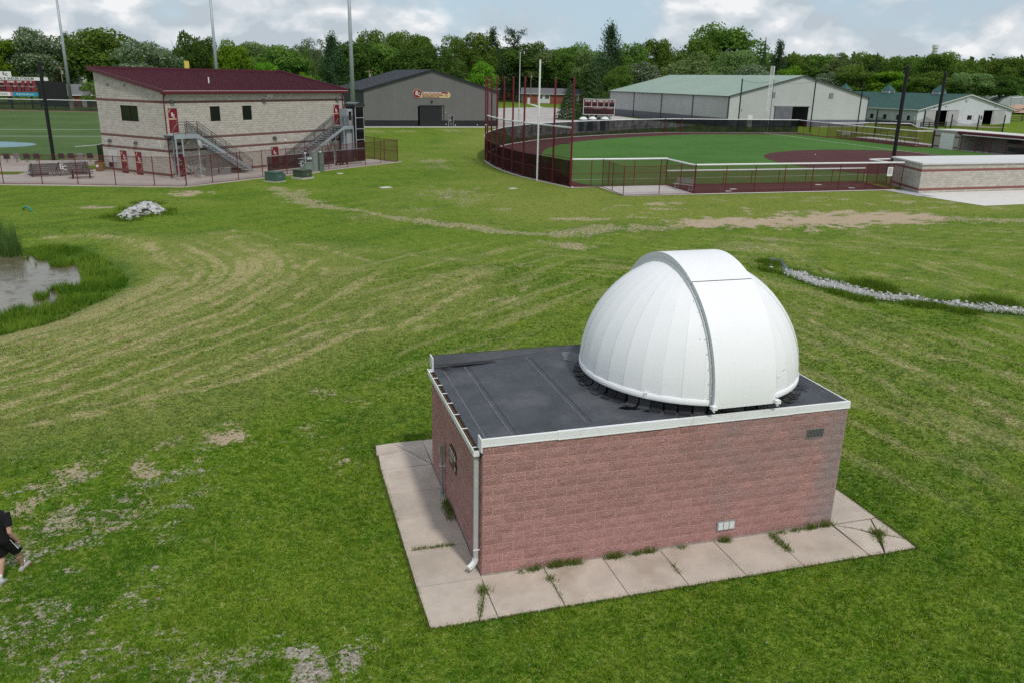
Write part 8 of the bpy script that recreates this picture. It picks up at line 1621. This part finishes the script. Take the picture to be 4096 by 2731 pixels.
# ------------------------------------------------------------------ houses, greenhouse, poles
M_RBRICK = mat('house_brick', (.26, .085, .055), .9, .25, 3, .01, 20); M_SHING = mat('grey_shingle', (.15, .15, .165), .9, .25, 2); M_SIDING = mat('white_siding', (.68, .69, .70), .6, .04, 2)
def house(name, lab, x, y, rz, W, D_, He, Hr, wall_m, wins=(), door=None, z=0.0, roof_m=None, chimney=False, gable_front=False, panels=()):
    T = thing(name, lab, 'house', (x, y, z), rz); roof_m = roof_m or M_SHING; o = .5
    if gable_front:
        q = MB(); q.v = [(0, 0, 0), (W, 0, 0), (W, D_, 0), (0, D_, 0), (0, 0, He), (W, 0, He), (W, D_, He), (0, D_, He), (W/2, 0, Hr-.1), (W/2, D_, Hr-.1)]; q.f = [(0, 1, 5, 8, 4), (1, 2, 6, 5), (2, 3, 7, 9, 6), (3, 0, 4, 7)]; q.build('wall', wall_m, T)
        for s in (0, 1): q = MB(); e = (-o if s == 0 else W+o); q.slab([(e, -o, He-.15), (W/2, -o, Hr), (W/2, D_+o, Hr), (e, D_+o, He-.15)], .15); q.build('roof', roof_m, T)
    else:
        q = MB(); q.v = [(0, 0, 0), (W, 0, 0), (W, D_, 0), (0, D_, 0), (0, 0, He), (W, 0, He), (W, D_, He), (0, D_, He), (0, D_/2, Hr-.1), (W, D_/2, Hr-.1)]; q.f = [(0, 1, 5, 4), (1, 2, 6, 9, 5), (2, 3, 7, 6), (3, 0, 4, 8, 7)]; q.build('wall', wall_m, T)
        for s in (0, 1): q = MB(); e = (-o if s == 0 else D_+o); q.slab([(-o, e, He-.15), (W+o, e, He-.15), (W+o, D_/2, Hr), (-o, D_/2, Hr)], .15); q.build('roof', roof_m, T)
        q = MB(); q.bar((-o, -o-.05, He-.12), (W+o, -o-.05, He-.12), .1, .18); q.build('gutter', M_SIDING, T)
    for a, b, c, d in panels: q = MB(); q.box(a, b, -.03, 0, c, d); q.build('white_panel', M_SIDING, T)
    for a, b, c, d in wins:
        w = link('window', MB().box(a, b, -.06, -.03, c, d).mesh('window', M_GLASS), T)
        for p in ((a, b, c-.08, c), (a, b, d, d+.08), (a-.08, a, c, d), (b, b+.08, c, d), (a, b, (c+d)/2-.03, (c+d)/2+.03)): q = MB(); q.box(p[0], p[1], -.08, -.03, p[2], p[3]); q.build('frame', M_SIDING, w)
    if door: q = MB(); q.box(door[0], door[1], -.07, -.02, 0, 2.1); dd = q.build('door', M_SIDING, T); q = MB(); q.box(door[1]-.15, door[1]-.08, -.1, -.07, 1.0, 1.08); q.build('handle', M_GALVD, dd)
    if chimney: q = MB(); q.box(W*.7, W*.7+.8, D_*.45, D_*.45+.8, He, Hr+1.2); q.build('chimney', M_RBRICK, T)
    for s in (.1, W-.1): q = MB(); q.tube((s, -.5, He-.2), (s, -.1, He-.5), .05, 6); q.tube((s, -.1, He-.5), (s, -.1, .2), .05, 6); q.build('downspout', M_SIDING, T)
    return T
house('ranch_house', 'long red brick ranch house with grey roof behind the gravel lot', 93.0, 302.9, math.radians(-19), 24, 9, 3.7, 5.65, M_RBRICK, wins=((6.4, 8.0, 1.9, 3.1), (9.0, 10.6, 1.9, 3.1), (17.4, 19.0, 1.9, 3.1), (20.0, 21.6, 1.9, 3.1)), door=(2.2, 3.2), panels=((6.2, 10.9, .2, 3.3), (17.2, 22.0, .2, 3.3)))
house('brick_house', 'two storey red brick house with grey hip roof beyond the ranch house', 112.5, 370.0, math.radians(-17), 10, 9, 8.4, 10.6, M_RBRICK, wins=((2.0, 3.4, 6.0, 7.6), (5.2, 6.8, 6.0, 7.6), (2, 3.4, 2.5, 4), (5.2, 6.8, 2.5, 4)), chimney=True)
house('brick_house', 'low red brick house with white door under the dark tree behind the net posts', 84.0, 350.0, math.radians(-12), 20, 9, 4.4, 6.4, M_RBRICK, wins=((4, 5.2, 1.6, 3.2), (12, 13.2, 1.6, 3.2)), door=(8.5, 9.7))
house('cottage', 'corner of a house with grey roof and white post right of the grey hall', 58.0, 244.0, math.radians(-15), 7.5, 9, 3.6, 6.0, M_RBRICK, wins=((2, 3.2, 1.2, 2.4),), gable_front=True)
house('white_house', 'white gabled house showing through the trees behind the scoreboard', -67.0, 272.0, math.radians(8), 12.5, 9, 7.8, 10.3, M_SIDING, wins=((3, 4.2, 4.5, 6), (8, 9.2, 4.5, 6)), gable_front=True, roof_m=mat('white_roof', (.6, .6, .62), .7))
house('brick_house', 'brick house with grey roof behind the batters eye and first mast', -52.0, 226.0, math.radians(12), 7.5, 7, 3.0, 5.4, M_RBRICK, wins=((1.2, 2.4, 1.2, 2.4),), door=(4.4, 5.4))
house('bungalow', 'low house with grey roof and brick chimney behind the right end of the maroon roof', 9.0, 247.0, math.radians(-3), 17, 9, 3.2, 5.2, M_RBRICK, chimney=True, wins=((3, 4.5, 1.2, 2.4),))
def hoop():
    f = Vector((205.0, 181.7, 0)); g_ = Vector((229.0, 221.0, 0)); d = (g_-f).normalized(); L_ = 42; z = float(hfun(np.array([[f.x, f.y]]))[0]); T = thing('greenhouse', 'arched plastic hoop greenhouse right of the stable', 'greenhouse', (f.x, f.y, z), math.atan2(d.y, d.x)); R_ = 4.5; H = 2.9
    MP = mat('poly_film', (.55, .60, .62), .35, .08, .8, alpha=.72); n = 12
    q = MB()
    for k in range(n+1): t = math.pi*k/n; q.v += [(0, -R_*math.cos(t), H*math.sin(t)), (L_, -R_*math.cos(t), H*math.sin(t))]
    q.f = [(2*k, 2*k+1, 2*k+3, 2*k+2) for k in range(n)]; q.build('film_cover', MP, T); q = MB(); q.v = [(0, -R_*math.cos(math.pi*k/n), H*math.sin(math.pi*k/n)) for k in range(n+1)]; q.f = [tuple(range(n+1))]; q.build('end_wall', MP, T)
    for j in range(0, 22):
        q = MB(); q.path([(j*2, -(R_+.03)*math.cos(math.pi*k/n), (H+.03)*math.sin(math.pi*k/n)) for k in range(n+1)], .05, 5); q.build('hoop', M_SILVER, T)
    for yy in (-1.3, 1.3): q = MB(); q.tube((-.05, yy, 0), (-.05, yy, 2.9), .06, 5); q.build('door_post', M_SILVER, T)
    q = MB(); q.tube((-.05, -1.3, 2.4), (-.05, 1.3, 2.4), .06, 5); q.build('door_head', M_SILVER, T)
hoop()
def poles():
    MWD = mat('pole_wood', (.24, .18, .13), .9, .2, 4)
    def up(x, y, h, lab, arms=1, lamp=False, grp='utility poles behind the fields'):
        z = float(hfun(np.array([[x, y]]))[0]); T = thing('utility_pole', lab, 'utility pole', (x, y, z), math.radians(-15), grp); q = MB(); q.tube((0, 0, 0), (0, 0, h), .16, 8, .11); q.build('shaft', MWD, T)
        for k in range(arms): q = MB(); q.box(-1.1, 1.1, -.06, .06, h-.6-k*.9, h-.45-k*.9); q.build('crossarm', MWD, T)
        q = MB(); q.tube((.25, 0, h-1.9), (.25, 0, h-1.1), .2, 10); q.build('transformer_can', M_AC, T)
        if lamp: q = MB(); q.path([(0, 0, h-.3), (1.6, 0, h+.25), (2.4, 0, h+.3)], .05); q.build('lamp_arm', M_SILVER, T); q = MB(); q.box(2.2, 2.9, -.12, .12, h+.2, h+.34); q.build('lamp_head', M_SILVER, T)
    up(94.7, 297.1, 11.4, 'utility pole in front of the brick ranch house'); up(108.0, 319.1, 11.9, 'utility pole above the ranch house roof'); up(108.4, 224.2, 10.2, 'street light pole behind the low end of the barn roof', lamp=True)
    up(25.3, 225.5, 10.6, 'utility pole behind the left slope of the grey hall'); up(35.1, 264.6, 12.1, 'utility pole with transformer behind the grey hall'); up(10.9, 248.8, 11.6, 'utility pole over the bungalow roof'); up(-49.7, 217.6, 9.9, 'slim utility pole beside the first light mast')
    T = thing('power_line', 'thin overhead power cables between the utility poles', 'cable', (0, 0, 0)); P = [(-49.7, 217.6, 9.5), (10.9, 248.8, 11.0), (35.1, 264.6, 11.5), (94.7, 297.1, 10.8), (108, 319, 11.2)]
    for a, b in zip(P, P[1:]):
        for dz in (0, -.5): q = MB(); n = 8; q.path([(a[0]+(b[0]-a[0])*k/n, a[1]+(b[1]-a[1])*k/n, a[2]+(b[2]-a[2])*k/n+dz-1.0*math.sin(math.pi*k/n)) for k in range(n+1)], .03, 4); q.build('cable_span', M_FRAMEK, T)
    T = thing('smokestack', 'distant pale concrete smokestack above the right treeline', 'smokestack', (602.2, 653.1, 0)); q = MB(); q.tube((0, 0, 0), (0, 0, 44.5), 2.9, 20, 2.1); q.build('shaft', mat('stack_concrete', (.52, .52, .52), .9, .1, .2), T); q = MB(); q.tube((0, 0, 43.6), (0, 0, 46.6), 2.7, 20, 2.7); q.build('crown_ring', M_PADW, T)
    for z in (38, 41): q = MB(); q.tube((0, 0, z), (0, 0, z+.4), 2.6, 20); q.build('platform', M_GALV, T)
    # board fences by the stable
    MB_ = mat('board_dark_wood', (.045, .038, .034), .8, .2, 4)
    def board(lab, pts):
        T = thing('board_fence', lab, 'fence', (pts[0][0], pts[0][1], 0))
        o = Vector((pts[0][0], pts[0][1], 0)); P = [Vector((*p, float(hfun(np.array([p]))[0])))-o for p in pts]
        for p in P: q = MB(); q.box(-.09, .09, -.09, .09, 0, 1.5); q.build('post', MB_, T, False, tuple(p))
        for a, b in zip(P, P[1:]):
            for z in (.4, .85, 1.3): q = MB(); q.bar(a+Vector((0, -.1, z)), b+Vector((0, -.1, z)), .05, .16); q.build('board', MB_, T)
    board('dark board fence right of the stable', [(181.5, 160.5), (184.6, 159.9), (187.8, 159.2), (191, 158.6), (194.2, 158.0)]); board('dark board paddock fence behind the first one', [(183.0, 168), (187, 168.6), (191, 169), (195, 169.5), (199, 170)]); board('dark board fence in front of the left stable door', [(136.5, 141.5), (139.5, 142.3), (142.5, 143.0), (145.5, 143.8)])
    # soil heap
    x, y = 197.5, 173.5; z = float(hfun(np.array([[x, y]]))[0]); T = thing('soil_heap', 'pinkish bare soil heap beside the greenhouse', 'soil heap', (x, y, z)); q = MB(); q.lathe([(0, 1.9), (1.5, 1.6), (3.5, .8), (6, .1), (7, -.3)], 20); ob = q.build('heap', mat('pink_soil', (.42, .29, .21), .95, .15, 1, .05, 3), T, True)
    # gravel lot, path
    sheet('gravel_lot', [(40.6, 143.6), (38.0, 132), (33.5, 113), (36.5, 115.5), (45.0, 123), (55.5, 130), (66, 138), (80, 146), (86.5, 152), (85.5, 176), (87, 198), (98, 232), (96, 248), (86, 259), (66, 246), (48, 215), (39.5, 178)], .015, mat('pale_gravel', (.46, .43, .41), .95, .16, .35, .01, 30, stain=((.38, .35, .33), .12, .5, .7)))
    strip_sheet('house_path', [(86, 258), (92, 285), (95, 301)], 1.6, .02, M_PADW)
    sheet('stable_path', [(160, 146), (178, 148), (186, 158), (172, 157.5), (158, 154.0)], .012, mat('pale_dirt', (.40, .33, .26), .95, .15, .5))
poles()

# ------------------------------------------------------------------ lettering to plain meshes
def bake_text():
    bpy.context.view_layer.update(); dg = bpy.context.evaluated_depsgraph_get()
    for o in [o for o in SC.objects if o.type == 'FONT']:
        me = bpy.data.meshes.new_from_object(o.evaluated_get(dg)); n = o.name; p = o.parent; loc, rot, sc_ = o.location.copy(), o.rotation_euler.copy(), o.scale.copy(); bpy.data.objects.remove(o); link('lettering', me, p, loc, rot, sc_)
bake_text()
